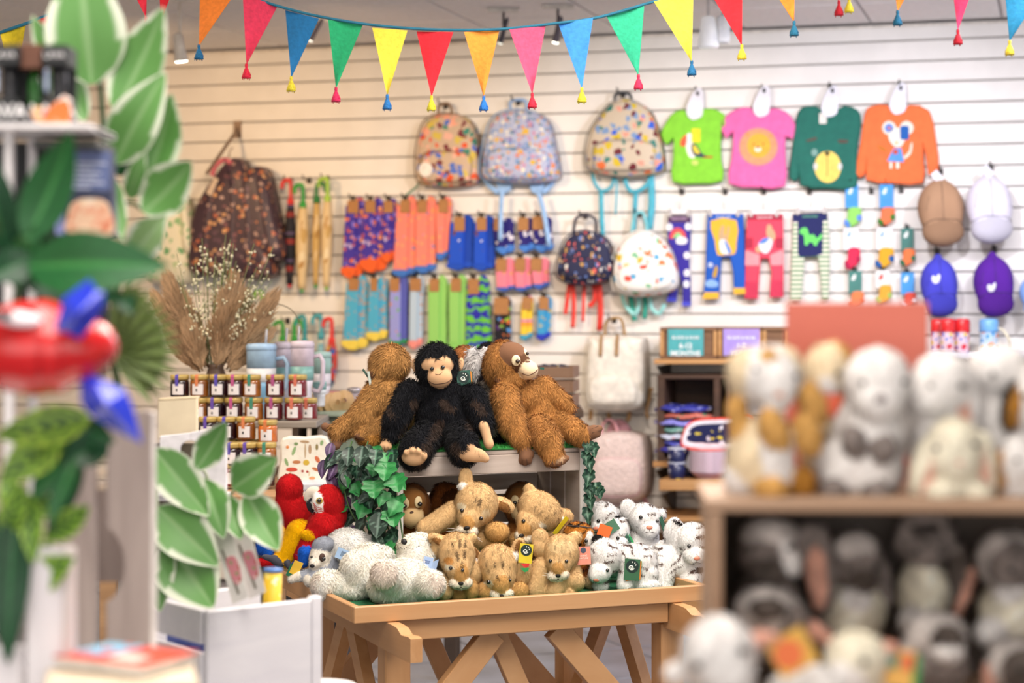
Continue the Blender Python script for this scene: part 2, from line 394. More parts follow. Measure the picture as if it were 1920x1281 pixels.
for z0, z1_ in ((.02, .11), (.125, .205), (.217, .262), (.296, .338)):
    mesh_obj('back_board', *box((.014, CD - .012, z0), (CW - .014, CD, z1_), .0015), white_washx, cr)
mesh_obj('front_board', *box((.014, -.001, CH - .062), (CW - .014, .011, CH - .013), .0015), white_washx, cr)
for x0, s in ((.0145, 1), (CW - .0145, -1)):
    for z, t in ((CH - .0125, -1), (.0125, 1)):
        o = [(x0, z), (x0 + s * .042, z), (x0, z + t * .042)]
        mesh_obj('corner_block', *slab(o, CD - .015, .012, .001), edge_wash, cr)
for x0 in (-.0005, CW - .0145):
    mesh_obj('edge_strip', *box((x0, -.003, 0), (x0 + .015, .003, CH), .001), edge_wash, cr)
gm = thing('grass_mat', 'bright green artificial grass mat laid over the crate top', 'mat', C0 + Vector((0, 0, CH)), TA)
mesh_obj('backing', *box((.0, .0, .0), (CW + .004, CD, .005), .001), M('#1d6a2c', .9, .2, 200), gm)
n = 5200; pts = np.stack([RNG.uniform(0, CW, n), RNG.uniform(0, CD, n) ** 1.2 / CD ** .2, np.full(n, .005)], 1); ang = RNG.uniform(0, 6.28, n); ln = RNG.uniform(.004, .009, n)
wd = np.stack([np.cos(ang), np.sin(ang), 0 * ang], 1) * .0009; tip = pts + np.stack([RNG.normal(0, .003, n), RNG.normal(0, .003, n), ln], 1)
o = mesh_obj('grass', np.stack([pts - wd, pts + wd, tip], 1).reshape(-1, 3), np.arange(3 * n).reshape(-1, 3), M('#2f8f3c', .7, .3, 120), gm); o['kind'] = 'stuff'
# leaves
LEAFM = ATT('leaf', .42, spec=.45)
def leafmesh(base, tip, w, kind='varieg', bend=.12, cup=.15, side=None, nu=16, nv=9, seed=0):
    """leaf blade between two world points; w = full width (m)"""
    base = Vector(base); tip = Vector(tip); ax = tip - base; L = ax.length; ax.normalize()
    nrm = Vector(side) if side else Vector((0, -1, .25)); sd = ax.cross(nrm).normalized(); nrm = sd.cross(ax).normalized()
    rs = random.Random(seed); v = []; c = []
    G = {'varieg': ('#62974f', '#dde5d0', '#8ab278'), 'pale': ('#8fb57a', '#e6eedd', '#a9c799'), 'dark': ('#1c5a2c', '#1f6330', '#3f8b45'), 'deep': ('#0f3b22', '#174c2b', '#2a6a3a'),
         'calathea': ('#8dbb3c', '#a9cf4c', '#234f23'), 'ivy': ('#297a3e', '#308a48', '#4a9c5c'), 'ivyd': ('#16382a', '#1c4231', '#4f7a62'), 'fit': ('#25382f', '#1f3129', '#5f7a6c'), 'purple': ('#43304f', '#573f63', '#6f5580'), 'palm': ('#66783f', '#5f7240', '#83985a')}[kind]
    A, B, Cc = (np.array(hexc(x)[:3]) for x in G)
    for i in range(nu + 1):
        u = i / nu
        if kind in ('ivy', 'ivyd'): wu = (math.sin(math.pi * min(1, u * 1.02 + .04) ** .55) ** .8) * (1 + .16 * math.cos(u * 15)) * .55
        else: wu = math.sin(math.pi * (u * .98 + .01) ** .78) ** .85 * .5
        for j in range(nv):
            t = (j / (nv - 1)) * 2 - 1
            wav = .02 * math.sin(u * 9 + seed) * abs(t)
            p = base + ax * (L * u) + sd * (t * wu * w) + nrm * (bend * L * math.sin(math.pi * u) - cup * w * (1 - abs(t)) * wu * 1.4 + wav * w)
            v.append(tuple(p)); e = abs(t)
            if kind in ('varieg', 'pale'):
                lim = .80 + .10 * math.sin(u * 11 + seed) - .16 * max(0, u - .75) * 4
                col = B if e > lim or u > .97 else A
                if e < .08: col = Cc
            elif kind == 'calathea':
                ph = (u * 5.5 - e * 1.5) % 1.0
                col = Cc if (ph < .45 and .12 < e < .85) or e < .06 else (A if e < .8 else B)
            elif kind in ('fit', 'ivyd'):
                ph = (u * 6 - e * 1.2) % 1.0; col = Cc if ph < .13 or e < .07 else A
            else:
                ph = (u * 8 - e * 1.5) % 1.0; col = Cc if e < .06 else (B if ph < .4 else A)
            c.append(col)
    f = [(i * nv + j, (i + 1) * nv + j, (i + 1) * nv + j + 1, i * nv + j + 1) for i in range(nu) for j in range(nv - 1)]
    # thickness: a second sheet just behind
    n = len(v); v2 = [tuple(Vector(p) - nrm * .0006) for p in v]; f2 = [tuple(i + n for i in q[::-1]) for q in f]
    return v + v2, f + f2, np.array(c + c)
def add_leaf(root, base, tip, w, kind, **k):
    o = root.location; v, f, c = leafmesh(Vector(base) - o, Vector(tip) - o, w, kind, **k)
    return mesh_obj('leaf', v, f, LEAFM, root, True, col=c)
def plant(name, label, px, py, d, group=None): return thing(name, label, 'plant', P(px, py, d), 0, group)
def stem(root, pts, r, mat=None):
    o = root.location; return mesh_obj('stem', *tube([Vector(p) - o for p in crom([tuple(p) for p in pts], 5, False)], r, 7), mat or M('#3b5a2e', .6), root, True)
# ivy trailing down the crate's left side
iv = plant('ivy_garland', 'dark green artificial ivy with purple leaves trailing down crate left side', 690, 835, 5.0)
rs = random.Random(3)
for k in range(4):
    x = 650 + 30 * k; stem(iv, [P(x + 10, 828, 5.06), P(x - 6, 890, 4.97), P(x + 8, 960, 4.96), P(x + (60 - 14 * k), 1030, 4.93)], .0022)
cells = [(x, y) for y in range(854, 1040, 15) for x in range(630 + (y > 925) * 22 + (y > 980) * 36, 748, 15)]
rs.shuffle(cells)
for i, (x, y) in enumerate(cells):
    x += rs.uniform(-7, 7); y += rs.uniform(-7, 7)
    kind = 'fit' if x < 700 and rs.random() < .62 else ('ivy' if rs.random() < .4 else 'ivyd')
    d = 5.02 - (x - 630) * .0006 - rs.uniform(0, .05); a = rs.uniform(-.9, .9) + math.pi / 2; ln = rs.uniform(24, 36)
    if kind == 'fit': ln += 8
    b = P(x, y - 14, d); t = P(x + math.cos(a) * ln, y - 14 + math.sin(a) * ln, d - rs.uniform(-.02, .03))
    add_leaf(iv, b, t, rs.uniform(.03, .04) * (1.2 if kind == 'ivy' else .8), kind, bend=rs.uniform(-.05, .25), cup=rs.uniform(.1, .4), side=(rs.uniform(-.7, .5), -1, rs.uniform(-.1, .7)), nu=10, nv=7, seed=i)
for (x, y, dx, dy) in ((622, 830, -6, 34), (607, 862, -4, 36), (617, 885, 12, 44), (640, 893, -8, 36), (624, 905, 6, 32), (612, 925, 8, 26), (664, 985, -2, 42), (632, 870, -16, 30), (648, 930, 4, 30)):
    add_leaf(iv, P(x, y, 5.0), P(x + dx, y + dy, 4.98), .027, 'purple', bend=.2, cup=.4, nu=10, nv=7, seed=x)
for (x, y, dx, dy, w, kd) in ((680, 836, -6, 40, .04, 'fit'), (655, 838, -4, 36, .035, 'fit'), (706, 842, -4, 34, .035, 'ivyd'), (724, 865, -4, 40, .055, 'ivy'), (700, 900, 2, 38, .055, 'ivy'), (734, 955, 6, 36, .055, 'ivy'), (738, 890, 10, 36, .055, 'ivy'), (712, 960, -6, 50, .05, 'fit'), (700, 1000, 22, 40, .03, 'fit'), (722, 1018, 12, 26, .04, 'ivy')):
    add_leaf(iv, P(x, y, 4.9), P(x + dx, y + dy, 4.88), w, kd, bend=.1, cup=.25, seed=y)
ir = plant('ivy_trail', 'short ivy trail hanging down the right edge of the crate', 1103, 830, 5.18)
stem(ir, [P(1100, 826, 5.2), P(1108, 870, 5.17), P(1101, 920, 5.17), P(1107, 985, 5.17)], .0025); stem(ir, [P(1104, 905, 5.17), P(1114, 918, 5.16), P(1120, 914, 5.15)], .0018)
for (x, y, dx, dy, w) in ((1104, 826, -4, 28, .03), (1110, 830, 6, 30, .03), (1102, 855, 6, 34, .03), (1106, 880, -6, 36, .032), (1104, 905, 4, 34, .03), (1103, 925, 6, 34, .03), (1100, 950, 4, 36, .028), (1116, 904, 2, 28, .034), (1122, 912, 4, 26, .03), (1098, 845, 2, 30, .026)):
    add_leaf(ir, P(x, y, 5.16), P(x + dx, y + dy, 5.15), w, 'ivyd', bend=.15, cup=.3, nu=10, nv=7, seed=y)
# ------------------------------------------------------------------ soft toys: smooth union of padded forms, meshed as one skin, with fur blades
FUR = ATT('plush_fur', .9, sheen=.04, spec=.1)
def _field(blobs, k):
    E = [];
    for b in blobs:
        if len(b) == 8:
            _, x, y, dy, rx, rz, ry, rot = b; E.append(('e', np.array([x, dy, y], float), np.array([rx, ry, rz], float), math.radians(rot)))
        else:
            _, x, y, dy, x2, y2, dy2, r1, r2 = b; E.append(('c', np.array([x, dy, y], float), np.array([x2, dy2, y2], float), (r1, r2)))
    def ds(p):
        out = np.empty((len(E), len(p)), np.float32)
        for i, e in enumerate(E):
            if e[0] == 'e':
                q = p - e[1]; c, s = math.cos(e[3]), math.sin(e[3])
                q = np.stack([q[:, 0] * c + q[:, 2] * s, q[:, 1], -q[:, 0] * s + q[:, 2] * c], 1)
                a = np.linalg.norm(q / e[2], axis=1); b = np.linalg.norm(q / e[2] ** 2, axis=1) + 1e-9; out[i] = a * (a - 1) / b
                m = a < .05; out[i][m] = -e[2].min()
            else:
                ab = e[2] - e[1]; t = np.clip((p - e[1]) @ ab / (ab @ ab + 1e-9), 0, 1)
                out[i] = np.linalg.norm(p - e[1] - t[:, None] * ab, axis=1) - (e[3][0] + (e[3][1] - e[3][0]) * t)
        return out
    def f(p):
        d = ds(p); m = d.min(0); return m - k * np.log(np.exp(-(d - m) / k).sum(0))
    return ds, f
def _nets(S, o, h):
    I = S < 0; nx, ny, nz = S.shape; cs = (nx - 1, ny - 1, nz - 1)
    acc = np.zeros(cs + (3,), np.float32); cnt = np.zeros(cs, np.float32)
    cor = [(i, j, k) for i in (0, 1) for j in (0, 1) for k in (0, 1)]
    sl = lambda A, c: A[c[0]:c[0] + cs[0], c[1]:c[1] + cs[1], c[2]:c[2] + cs[2]]
    for a in cor:
        for ax in range(3):
            if a[ax]: continue
            b = list(a); b[ax] = 1; A, B = sl(S, a), sl(S, b); m = (A < 0) != (B < 0)
            t = np.where(m, A / np.where(m, A - B, 1), 0)
            for q in range(3): acc[..., q] += np.where(m, a[q] + (t if q == ax else 0), 0)
            cnt += m
    act = cnt > 0; idx = -np.ones(cs, np.int64); idx[act] = np.arange(act.sum())
    g = np.argwhere(act); V = (g + acc[act] / cnt[act][:, None]) * h + o
    Fc = []
    for ax in range(3):
        u, w = [(1, 2), (2, 0), (0, 1)][ax]
        s0 = [slice(1, -1)] * 3; s0[ax] = slice(0, -1); s1 = [slice(1, -1)] * 3; s1[ax] = slice(1, None)
        A, B = I[tuple(s0)], I[tuple(s1)]; e = np.argwhere(A != B); fl_ = A[A != B]
        off = np.array([1, 1, 1]); off[ax] = 0; c = e + off
        def at(du, dw):
            q = c.copy(); q[:, u] -= du; q[:, w] -= dw; return idx[q[:, 0], q[:, 1], q[:, 2]]
        Q = np.stack([at(1, 1), at(0, 1), at(0, 0), at(1, 0)], 1); Q[~fl_] = Q[~fl_][:, ::-1]; Fc.append(Q)
    return V, np.concatenate(Fc)
NPLUSH = [0]
def lin(h): return np.array(hexc(h)[:3])
def plush(name, label, d, blobs, cols, feats=(), fur=(6000, 8, 1.1), bare='', k=4., h=3.4, pat=None, group=None, cat='soft toy', comb=(0, -.2, .8), skin=None):
    """blobs traced in px at depth d, dy = px away from the viewer; cols: key -> hex; keys in `bare` carry no fur"""
    NPLUSH[0] += 1; rng = np.random.default_rng(NPLUSH[0])
    ds, f = _field(blobs, k); sc = d / F
    lo = np.array([1e9] * 3); hi = -lo
    for b in blobs:
        if len(b) == 8: r = max(b[4], b[5], b[6]) if b[7] else None; e = np.array([r or b[4], b[6], r or b[5]]); c = np.array([b[1], b[3], b[2]]); lo = np.minimum(lo, c - e); hi = np.maximum(hi, c + e)
        else:
            for q, r in ((1, b[7]), (4, b[8])): c = np.array([b[q], b[q + 2], b[q + 1]]); lo = np.minimum(lo, c - r); hi = np.maximum(hi, c + r)
    lo -= 2 * h + k; hi += 2 * h + k; N = np.ceil((hi - lo) / h).astype(int) + 1
    N = (N + 3) // 4 * 4; ax_ = [lo[i] + h * np.arange(N[i]) for i in range(3)]
    G = np.stack(np.meshgrid(*[a.reshape(-1, 4).mean(1) for a in ax_], indexing='ij'), -1).reshape(-1, 3)
    S = f(G).reshape(N // 4)
    for q in range(3): S = np.repeat(S, 4, q)
    w_ = np.argwhere(np.abs(S) < 7 * h); S[w_[:, 0], w_[:, 1], w_[:, 2]] = f(lo + w_ * h)
    V, Q = _nets(S, lo, h)
    base_y = V[:, 2].max(); cx = (V[:, 0].min() + V[:, 0].max()) / 2; org = P(cx, base_y, d)
    def grad(p, e=1.0):
        g = np.stack([f(p + np.eye(3)[i] * e) - f(p - np.eye(3)[i] * e) for i in range(3)], 1); return g / (np.linalg.norm(g, axis=1, keepdims=True) + 1e-9)
    keys = np.array([ord(b[0]) for b in blobs])
    def colour(p, n):
        kk = keys[ds(p).argmin(0)]; C = np.zeros((len(p), 3))
        for q in set(kk): C[kk == q] = lin(cols[chr(q)])
        b = np.isin(kk, [ord(x) for x in bare])
        for t in feats:
            if t[0] == 'patch':
                _, x, y, rx, rz, rot, hx, br = t; cc, ss = math.cos(math.radians(rot)), math.sin(math.radians(rot)); u = p[:, 0] - x; w = p[:, 2] - y
                m = ((u * cc + w * ss) / rx) ** 2 + ((-u * ss + w * cc) / rz) ** 2 < 1; m &= n[:, 1] < .25
                C[m] = lin(hx); b[m] = br
        if pat is not None: C = pat(p, n, C, b)
        return C, b
    def loc(p):   # px space -> local metres
        return np.stack([(p[:, 0] - cx) * sc, p[:, 1] * sc, (base_y - p[:, 2]) * sc], 1)
    Nv = grad(V); C, _ = colour(V, Nv)
    root = thing(name, label, cat, org, 0, group)
    # px-space (x, dy, y down) is mirrored against local (x, y, z up): flip the winding
    body = mesh_obj('body', loc(V), Q[:, ::-1], FUR, root, True, col=C)
    if fur and fur[0]:
        n, ln, wd = fur; n = int(n * (2.1 if h < 5 else 1.1)); wd *= .62 if h < 5 else .8
        A = V[Q]; ar = np.linalg.norm(np.cross(A[:, 2] - A[:, 0], A[:, 3] - A[:, 1]), axis=1); pk = rng.choice(len(Q), n, p=ar / ar.sum())
        a, b = rng.random((2, n, 1)); R = A[pk]; p0 = (R[:, 0] * (1 - a) + R[:, 1] * a) * (1 - b) + (R[:, 3] * (1 - a) + R[:, 2] * a) * b
        RN = Nv[Q][pk]; N0 = (RN[:, 0] * (1 - a) + RN[:, 1] * a) * (1 - b) + (RN[:, 3] * (1 - a) + RN[:, 2] * a) * b; N0 /= np.linalg.norm(N0, axis=1, keepdims=True) + 1e-9
        c0, b0 = colour(p0, N0); kp = ~b0; p0, N0, c0 = p0[kp], N0[kp], c0[kp]; n = len(p0)
        cl = np.sin(p0 @ np.array([[.16, .11], [.09, -.14], [.13, .17]]) + rng.random(2) * 6)           # tufts
        cm = np.array([comb[0], comb[1], comb[2]]) + rng.normal(0, .3, (n, 3)) + np.stack([cl[:, 0], 0 * cl[:, 0], cl[:, 1]], 1) * .35
        tg = cm - (cm * N0).sum(1, keepdims=True) * N0; tg /= np.linalg.norm(tg, axis=1, keepdims=True) + 1e-6
        dr = N0 * rng.uniform(.3, .75, (n, 1)) + tg * .85; dr /= np.linalg.norm(dr, axis=1, keepdims=True)
        L = ln * rng.uniform(.55, 1.25, (n, 1)); sd = np.cross(dr, N0); sd /= np.linalg.norm(sd, axis=1, keepdims=True) + 1e-6
        p0 = p0 - N0 * 1.0; mid = p0 + dr * L * .55; tip = mid + (dr * .75 + tg * .45 - N0 * .1) * L * .45
        kp = np.ones(n, bool)
        for t in feats:      # keep eyes, noses and stitched lines clear of fur
            if t[0] == 'eye': cs_ = [(t[1], t[2], t[3])]
            elif t[0] == 'disc' and t[3] < 14: cs_ = [(t[1], t[2], min(t[3], t[4]))]
            elif t[0] == 'line': cs_ = [(x, y, .8) for x, y in crom(t[1], 4, False)]
            else: continue
            for x, y, r in cs_:
                for q in (p0, mid, tip): kp &= ~((np.hypot(q[:, 0] - x, q[:, 2] - y) < r * .95 + .6) & (N0[:, 1] < .3))
        p0, mid, tip, sd, N0, tg, c0, cl = (q[kp] for q in (p0, mid, tip, sd, N0, tg, c0, cl)); n = len(p0)
        w = wd * rng.uniform(.7, 1.3, (n, 1)); BV = np.stack([p0 - sd * w, p0 + sd * w, mid - sd * w * .75, mid + sd * w * .75, tip], 1).reshape(-1, 3)
        i5 = np.arange(n)[:, None] * 5
        T = np.concatenate([i5 + [0, 1, 3], i5 + [0, 3, 2], i5 + [2, 3, 4]]).reshape(-1, 3)
        lg = min(1., max(0., (ln - 6) / 5)) * np.clip(1.1 - c0.mean(1, keepdims=True) * 1.7, .12, 1); jit = (1 + rng.uniform(-1, 1, (n, 1)) * (.08 + .24 * lg)) * (1 + (.08 + .14 * lg) * cl[:, :1]); cc = np.clip(c0 * jit, 0, 1); cb = np.repeat(cc[:, None], 5, 1); cb[:, 4] = np.clip(cc * 1.12 + .012, 0, 1)
        # blade faces outward
        nb = np.repeat((N0 + (tg * rng.normal(0, 1, (n, 1)) + sd * rng.normal(0, 1, (n, 1))) * (.12 + .3 * lg))[:, None], 5, 1).reshape(-1, 3) * np.array([1, 1, -1]); nb /= np.linalg.norm(nb, axis=1, keepdims=True)
        fo = mesh_fast('fur', loc(BV), T, FUR, root, cb.reshape(-1, 3), nb); fo['kind'] = 'stuff'
    ymin, ymax = V[:, 1].min() - 2, V[:, 1].max()
    def snap(x, y):
        yy = np.arange(ymin, ymax, 1.); p = np.stack([np.full(len(yy), x), yy, np.full(len(yy), y)], 1); s = f(p); i = np.argmax(s < 0)
        if s[i] >= 0: i = int(s.argmin())
        q = p[i]; return q, grad(q[None])[0]
    def frame(nn):  # local rotation whose -Y is the outward normal
        z = Vector((0, 0, 1)); y = -Vector((nn[0], nn[1], -nn[2])).normalized(); x = y.cross(z).normalized(); z = x.cross(y); return Matrix((x, y, z)).transposed()
    for t in feats:
        if t[0] == 'eye':
            q, nn = snap(t[1], t[2]); c = loc(q[None])[0]; r = t[3] * sc; c = c + np.array((nn[0], nn[1], -nn[2])) * r * (.6 if len(t) < 6 else t[5])
            e = mesh_obj('eye', *ball(c, (r, r, r), 12, 8), M(t[4] if len(t) > 4 else '#0b0807', .06, 0, coat=1), root, True)
        elif t[0] == 'disc':      # flattened pad sewn on: px,py,rx,rz,rot,hex,name
            q, nn = snap(t[1], t[2]); c = loc(q[None])[0]; R = frame(nn) @ Matrix.Rotation(math.radians(-t[5]), 3, 'Y')
            th = t[8] if len(t) > 8 else 2.6
            mesh_obj(t[7], *ball(c, (t[3] * sc, th * sc, t[4] * sc), 16, 10, R), M(t[6], .6, .05, 60), root, True)
        elif t[0] == 'line':
            pts = []
            for x, y in crom(t[1], 4, False):
                q, nn = snap(x, y); pts.append(loc((q + nn * t[2] * .4)[None])[0])
            mesh_obj(t[4] if len(t) > 4 else 'mouth', *tube(pts, t[2] * sc, 6), M(t[3], .7, 0), root, True)
        elif t[0] == 'tag': hang_tag(root, lambda x, y, z: loc(np.array([[x, z, y]], float))[0], sc, snap, *t[1:])
        elif t[0] == 'whisk':
            q, nn = snap(t[1], t[2]); c = Vector(loc(q[None])[0])
            for s_ in t[3]:
                mesh_obj('whisker', *tube([c, c + Vector((s_[0] * sc * .6, -.004, s_[1] * sc * .6)), c + Vector((s_[0] * sc, -.004, s_[1] * sc * .8))], .0003, 4), M('#f4efe6', .4, 0), root)
    return root
def mesh_fast(name, v, t, mat, parent, col, nrm=None):
    me = bpy.data.meshes.new(name); v = np.ascontiguousarray(v, np.float32); t = np.ascontiguousarray(t, np.int32)
    if nrm is not None:
        g = np.cross(v[t[:, 1]] - v[t[:, 0]], v[t[:, 2]] - v[t[:, 0]]); bad = (g * nrm[t[:, 0]]).sum(1) < 0; t[bad] = t[bad][:, ::-1]
    me.vertices.add(len(v)); me.vertices.foreach_set('co', v.ravel()); me.loops.add(t.size); me.loops.foreach_set('vertex_index', t.ravel())
    me.polygons.add(len(t)); me.polygons.foreach_set('loop_start', np.arange(0, t.size, 3, dtype=np.int32)); me.update(calc_edges=True)
    me.materials.append(mat); a = me.color_attributes.new('Col', 'FLOAT_COLOR', 'POINT'); c = np.ones((len(v), 4), np.float32); c[:, :3] = col; a.data.foreach_set('color', c.ravel())
    if nrm is not None:
        me.polygons.foreach_set('use_smooth', np.ones(len(t), bool)); me.normals_split_custom_set_from_vertices(nrm.astype(np.float32))
    o = bpy.data.objects.new(name, me); COL.objects.link(o); o.parent = parent; return o
def hang_tag(root, loc, sc, snap, x, y, w, hh, rot, hx, style='', off=6, yaw=0):
    """card tag hanging in front of the toy; x,y centre px"""
    q, nn = snap(x, y); c = Vector(loc(x, y, q[1] - off))
    R = Matrix.Rotation(math.radians(rot), 4, 'Y') @ Matrix.Rotation(math.radians(yaw), 4, 'Z')
    e = bpy.data.objects.new('hang_tag', None)
    card = mesh_obj('hang_tag', *slab([(-w / 2 * sc, -hh / 2 * sc), (w / 2 * sc, -hh / 2 * sc), (w / 2 * sc, hh / 2 * sc), (-w / 2 * sc, hh / 2 * sc)], .0006, -.0006, 0), M(hx, .4, .03), root)
    bpy.data.objects.remove(e); card.location = c; card.rotation_euler = R.to_euler()
    if style in ('e', 'ey'):
        r0 = min(w, hh) * .42; cz = hh * .5 - r0 - 1.5 if hh > w * 1.1 else 0
        mesh_obj('badge', *slab(ell(0, cz * sc, r0 * sc, r0 * sc, 24), -.0007, -.0012), M('#16302c', .4, 0), card)
        wh = M('#f2f5ee', .5, 0); y_ = -.0016
        pts = []
        for i in range(22):      # the curled letter with a smile under two eyes
            a = math.radians(200 + i * 24); rr = r0 * (.14 + .017 * i); pts.append(((math.cos(a) * rr * .95 - r0 * .12) * sc, y_, (cz - r0 * .18 + math.sin(a) * rr * .8) * sc))
        mesh_obj('logo', *tube(pts, r0 * .085 * sc, 6), wh, card)
        for dx, dz in ((-.02, .55), (.34, .42), (.5, .12)):
            mesh_obj('logo', *tube([(r0 * dx * sc, y_, (cz + r0 * dz) * sc), (r0 * (dx * 1.12) * sc, y_, (cz + r0 * (dz + .2)) * sc)], r0 * .07 * sc, 6), wh, card)
    if style == 'ey':
        for (zz, cc) in ((-.62, '#d9352f'), (-.85, '#2a9d55')):
            mesh_obj('ribbon', *slab([(-w * .3 * sc, zz * hh * sc + .003), (w * .35 * sc, zz * hh * sc + .006), (w * .3 * sc, zz * hh * sc - .002), (w * .05 * sc, zz * hh * sc - .006)], .0004, -.0004), M(cc, .4), card)
    if style == 'e':
        for i, cc in enumerate(('#e8862f', '#37a35a')):
            mesh_obj('leaflet', *slab([(-w * .35 * sc, -hh * .56 * sc), (w * .58 * sc, -hh * .44 * sc), (w * (.58 + .04 * i) * sc, hh * .42 * sc), (-w * .3 * sc, hh * .46 * sc)], .003 + .002 * i, .0022 + .002 * i), M(cc, .4), card)
    if style == 'living':
        mesh_obj('badge', *slab(ell(0, hh * .3 * sc, w * .2 * sc, w * .2 * sc, 20), -.0007, -.0012), M('#4a5468', .4, 0), card)
        text('LIVING\nNATURE', w * .17 * sc, M('#fff4ea', .6, 0), card, (0, -.001, -hh * .08 * sc), ext=.0002)
    if style == 'bar':
        for i in range(7):
            mesh_obj('barcode_bar', *slab([((-.1 + i * .07) * w * sc, -.2 * hh * sc), ((-.07 + i * .07) * w * sc, -.2 * hh * sc), ((-.07 + i * .07) * w * sc, .3 * hh * sc), ((-.1 + i * .07) * w * sc, .3 * hh * sc)], -.0007, -.001), M('#1c2230', .5, 0), card)
    if style == 'book':
        mesh_obj('leaflet', *slab([(w / 2 * sc, -hh / 2 * sc), (w * 1.0 * sc, -hh * .35 * sc), (w * 1.05 * sc, hh * .5 * sc), (w / 2 * sc, hh * .2 * sc)], .0006, -.0006), M(sh(hx, .93), .4), card)
        text('POLAR\nBEAR', w * .2 * sc, M('#27357f', .6, 0), card, (-w * .05 * sc, -.001, hh * .1 * sc), ext=.0002)
    if style == 'dots':
        mesh_obj('badge', *slab(ell(-w * .1 * sc, 0, w * .36 * sc, w * .36 * sc, 20), -.0007, -.0012), M('#e8743a', .4, 0), card)
    return card
# ------------------------------------------------------------------ the toys on the table
def skinfeet(x, y, dy, w, hgt, key, rot=0, n=4, up=-1):
    """a padded foot with a row of toes (px)"""
    o = [(key, x, y, dy, w, hgt, 10, rot)]
    for i in range(n):
        t = (i / (n - 1) - .5) * 1.6; o.append((key, x + t * w * .8, y + up * hgt * (.75 - .35 * abs(t)), dy - 3, w * .24, hgt * .42, 8, 0))
    return o
# chimpanzee
b = [('F', 819, 686, 0, 40, 43, 38, 0), ('F', 819, 722, 2, 30, 26, 30, 0), ('K', 821, 684, -26, 29, 17, 14, 0), ('K', 811, 682, -28, 15, 14, 13, 0), ('K', 833, 681, -28, 14, 14, 13, 0), ('K', 826, 707, -33, 23, 19, 17, 0),
     ('K', 777, 685, 0, 6, 13, 5, -8), ('K', 864, 683, 0, 6, 13, 5, 8), ('F', 833, 780, 10, 54, 62, 46, 0), ('F', 826, 738, 8, 48, 30, 36, 0),
     ('F', 768, 736, -8, 742, 790, -30, 24, 23), ('F', 742, 790, -30, 735, 812, -40, 21, 15), ('F', 886, 744, -8, 905, 790, -26, 25, 20), ('F', 905, 790, -26, 911, 806, -34, 17, 12),
     ('K', 736, 812, -36, 727, 832, -46, 11, 10), ('K', 728, 834, -50, 10, 8, 9, 0), ('K', 719, 836, -50, 4, 6, 5, 0), ('K', 909, 799, -46, 916, 826, -50, 9, 9), ('K', 918, 830, -52, 8, 9, 8, 0), ('K', 906, 795, -48, 6, 8, 6, 20),
     ('F', 805, 815, -20, 783, 836, -84, 30, 29), ('F', 782, 846, -88, 29, 27, 20, 0), ('F', 858, 815, -20, 872, 834, -84, 30, 28), ('F', 872, 842, -86, 27, 25, 20, 0)]
b += [('K', 781, 850, -106, 22, 14, 10, 0), ('K', 768, 840, -114, 5, 6, 7, 0), ('K', 779, 836, -115, 5.5, 6, 7, 0), ('K', 790, 838, -115, 5, 6, 7, 0), ('K', 801, 846, -112, 5.5, 8, 7, 0),
      ('K', 888, 845, -106, 26, 13, 10, 10), ('K', 885, 832, -108, 8, 8, 7, -30), ('K', 905, 845, -108, 9, 8, 7, 0), ('K', 912, 852, -106, 7, 7, 7, 0), ('K', 899, 839, -108, 6, 6, 6, 0)]
def chimp_pat(p, n, C, b):
    s = np.sin(p[:, 0] * .11 + 1.3 * np.sin(p[:, 2] * .07)) * np.sin(p[:, 2] * .09 + p[:, 1] * .05 + 1)
    m = (~b) & (s > .45) & (p[:, 2] > 740); C[m] = C[m] * .4 + lin('#4a3a30') * .6; return C
plush('chimpanzee_toy', 'black plush chimpanzee with tan face sitting on top of the crate', 5.12, b, {'F': '#15161b', 'K': '#cfa67f'},
      [('eye', 812, 690, 4), ('eye', 831.5, 687.5, 4), ('line', [(806, 713), (815, 718), (829, 717.5), (840, 715), (847, 710)], .8, '#4a2e20'), ('line', [(818, 700), (825, 701), (831, 697)], .7, '#7a543c', 'nostril'),
       ('tag', 870, 712, 26, 34, -6, '#2c5f52', 'e', 10)] + [('line', [(773, 835), (775, 845)], .55, '#8f6c4e', 'toe_crease'), ('line', [(784, 834), (785, 844)], .55, '#8f6c4e', 'toe_crease'), ('line', [(795, 838), (793, 847)], .55, '#8f6c4e', 'toe_crease'), ('line', [(899, 838), (901, 848)], .55, '#8f6c4e', 'toe_crease'), ('line', [(907, 842), (907, 853)], .55, '#8f6c4e', 'toe_crease'), ('line', [(894, 836), (893, 842)], .55, '#8f6c4e', 'toe_crease'), ('line', [(724, 832), (725, 841)], .55, '#8f6c4e', 'toe_crease'), ('line', [(731, 833), (732, 841)], .55, '#8f6c4e', 'toe_crease')], (17000, 12, 1.0), 'K', 1.9, 2.7, chimp_pat)
OR = {'F': '#b27c45', 'H': '#a9662a', 'K': '#7d5a44', 'C': '#ecd3ae', 'L': '#c48b45', 'S': '#b89878', 'D': '#5f412e'}
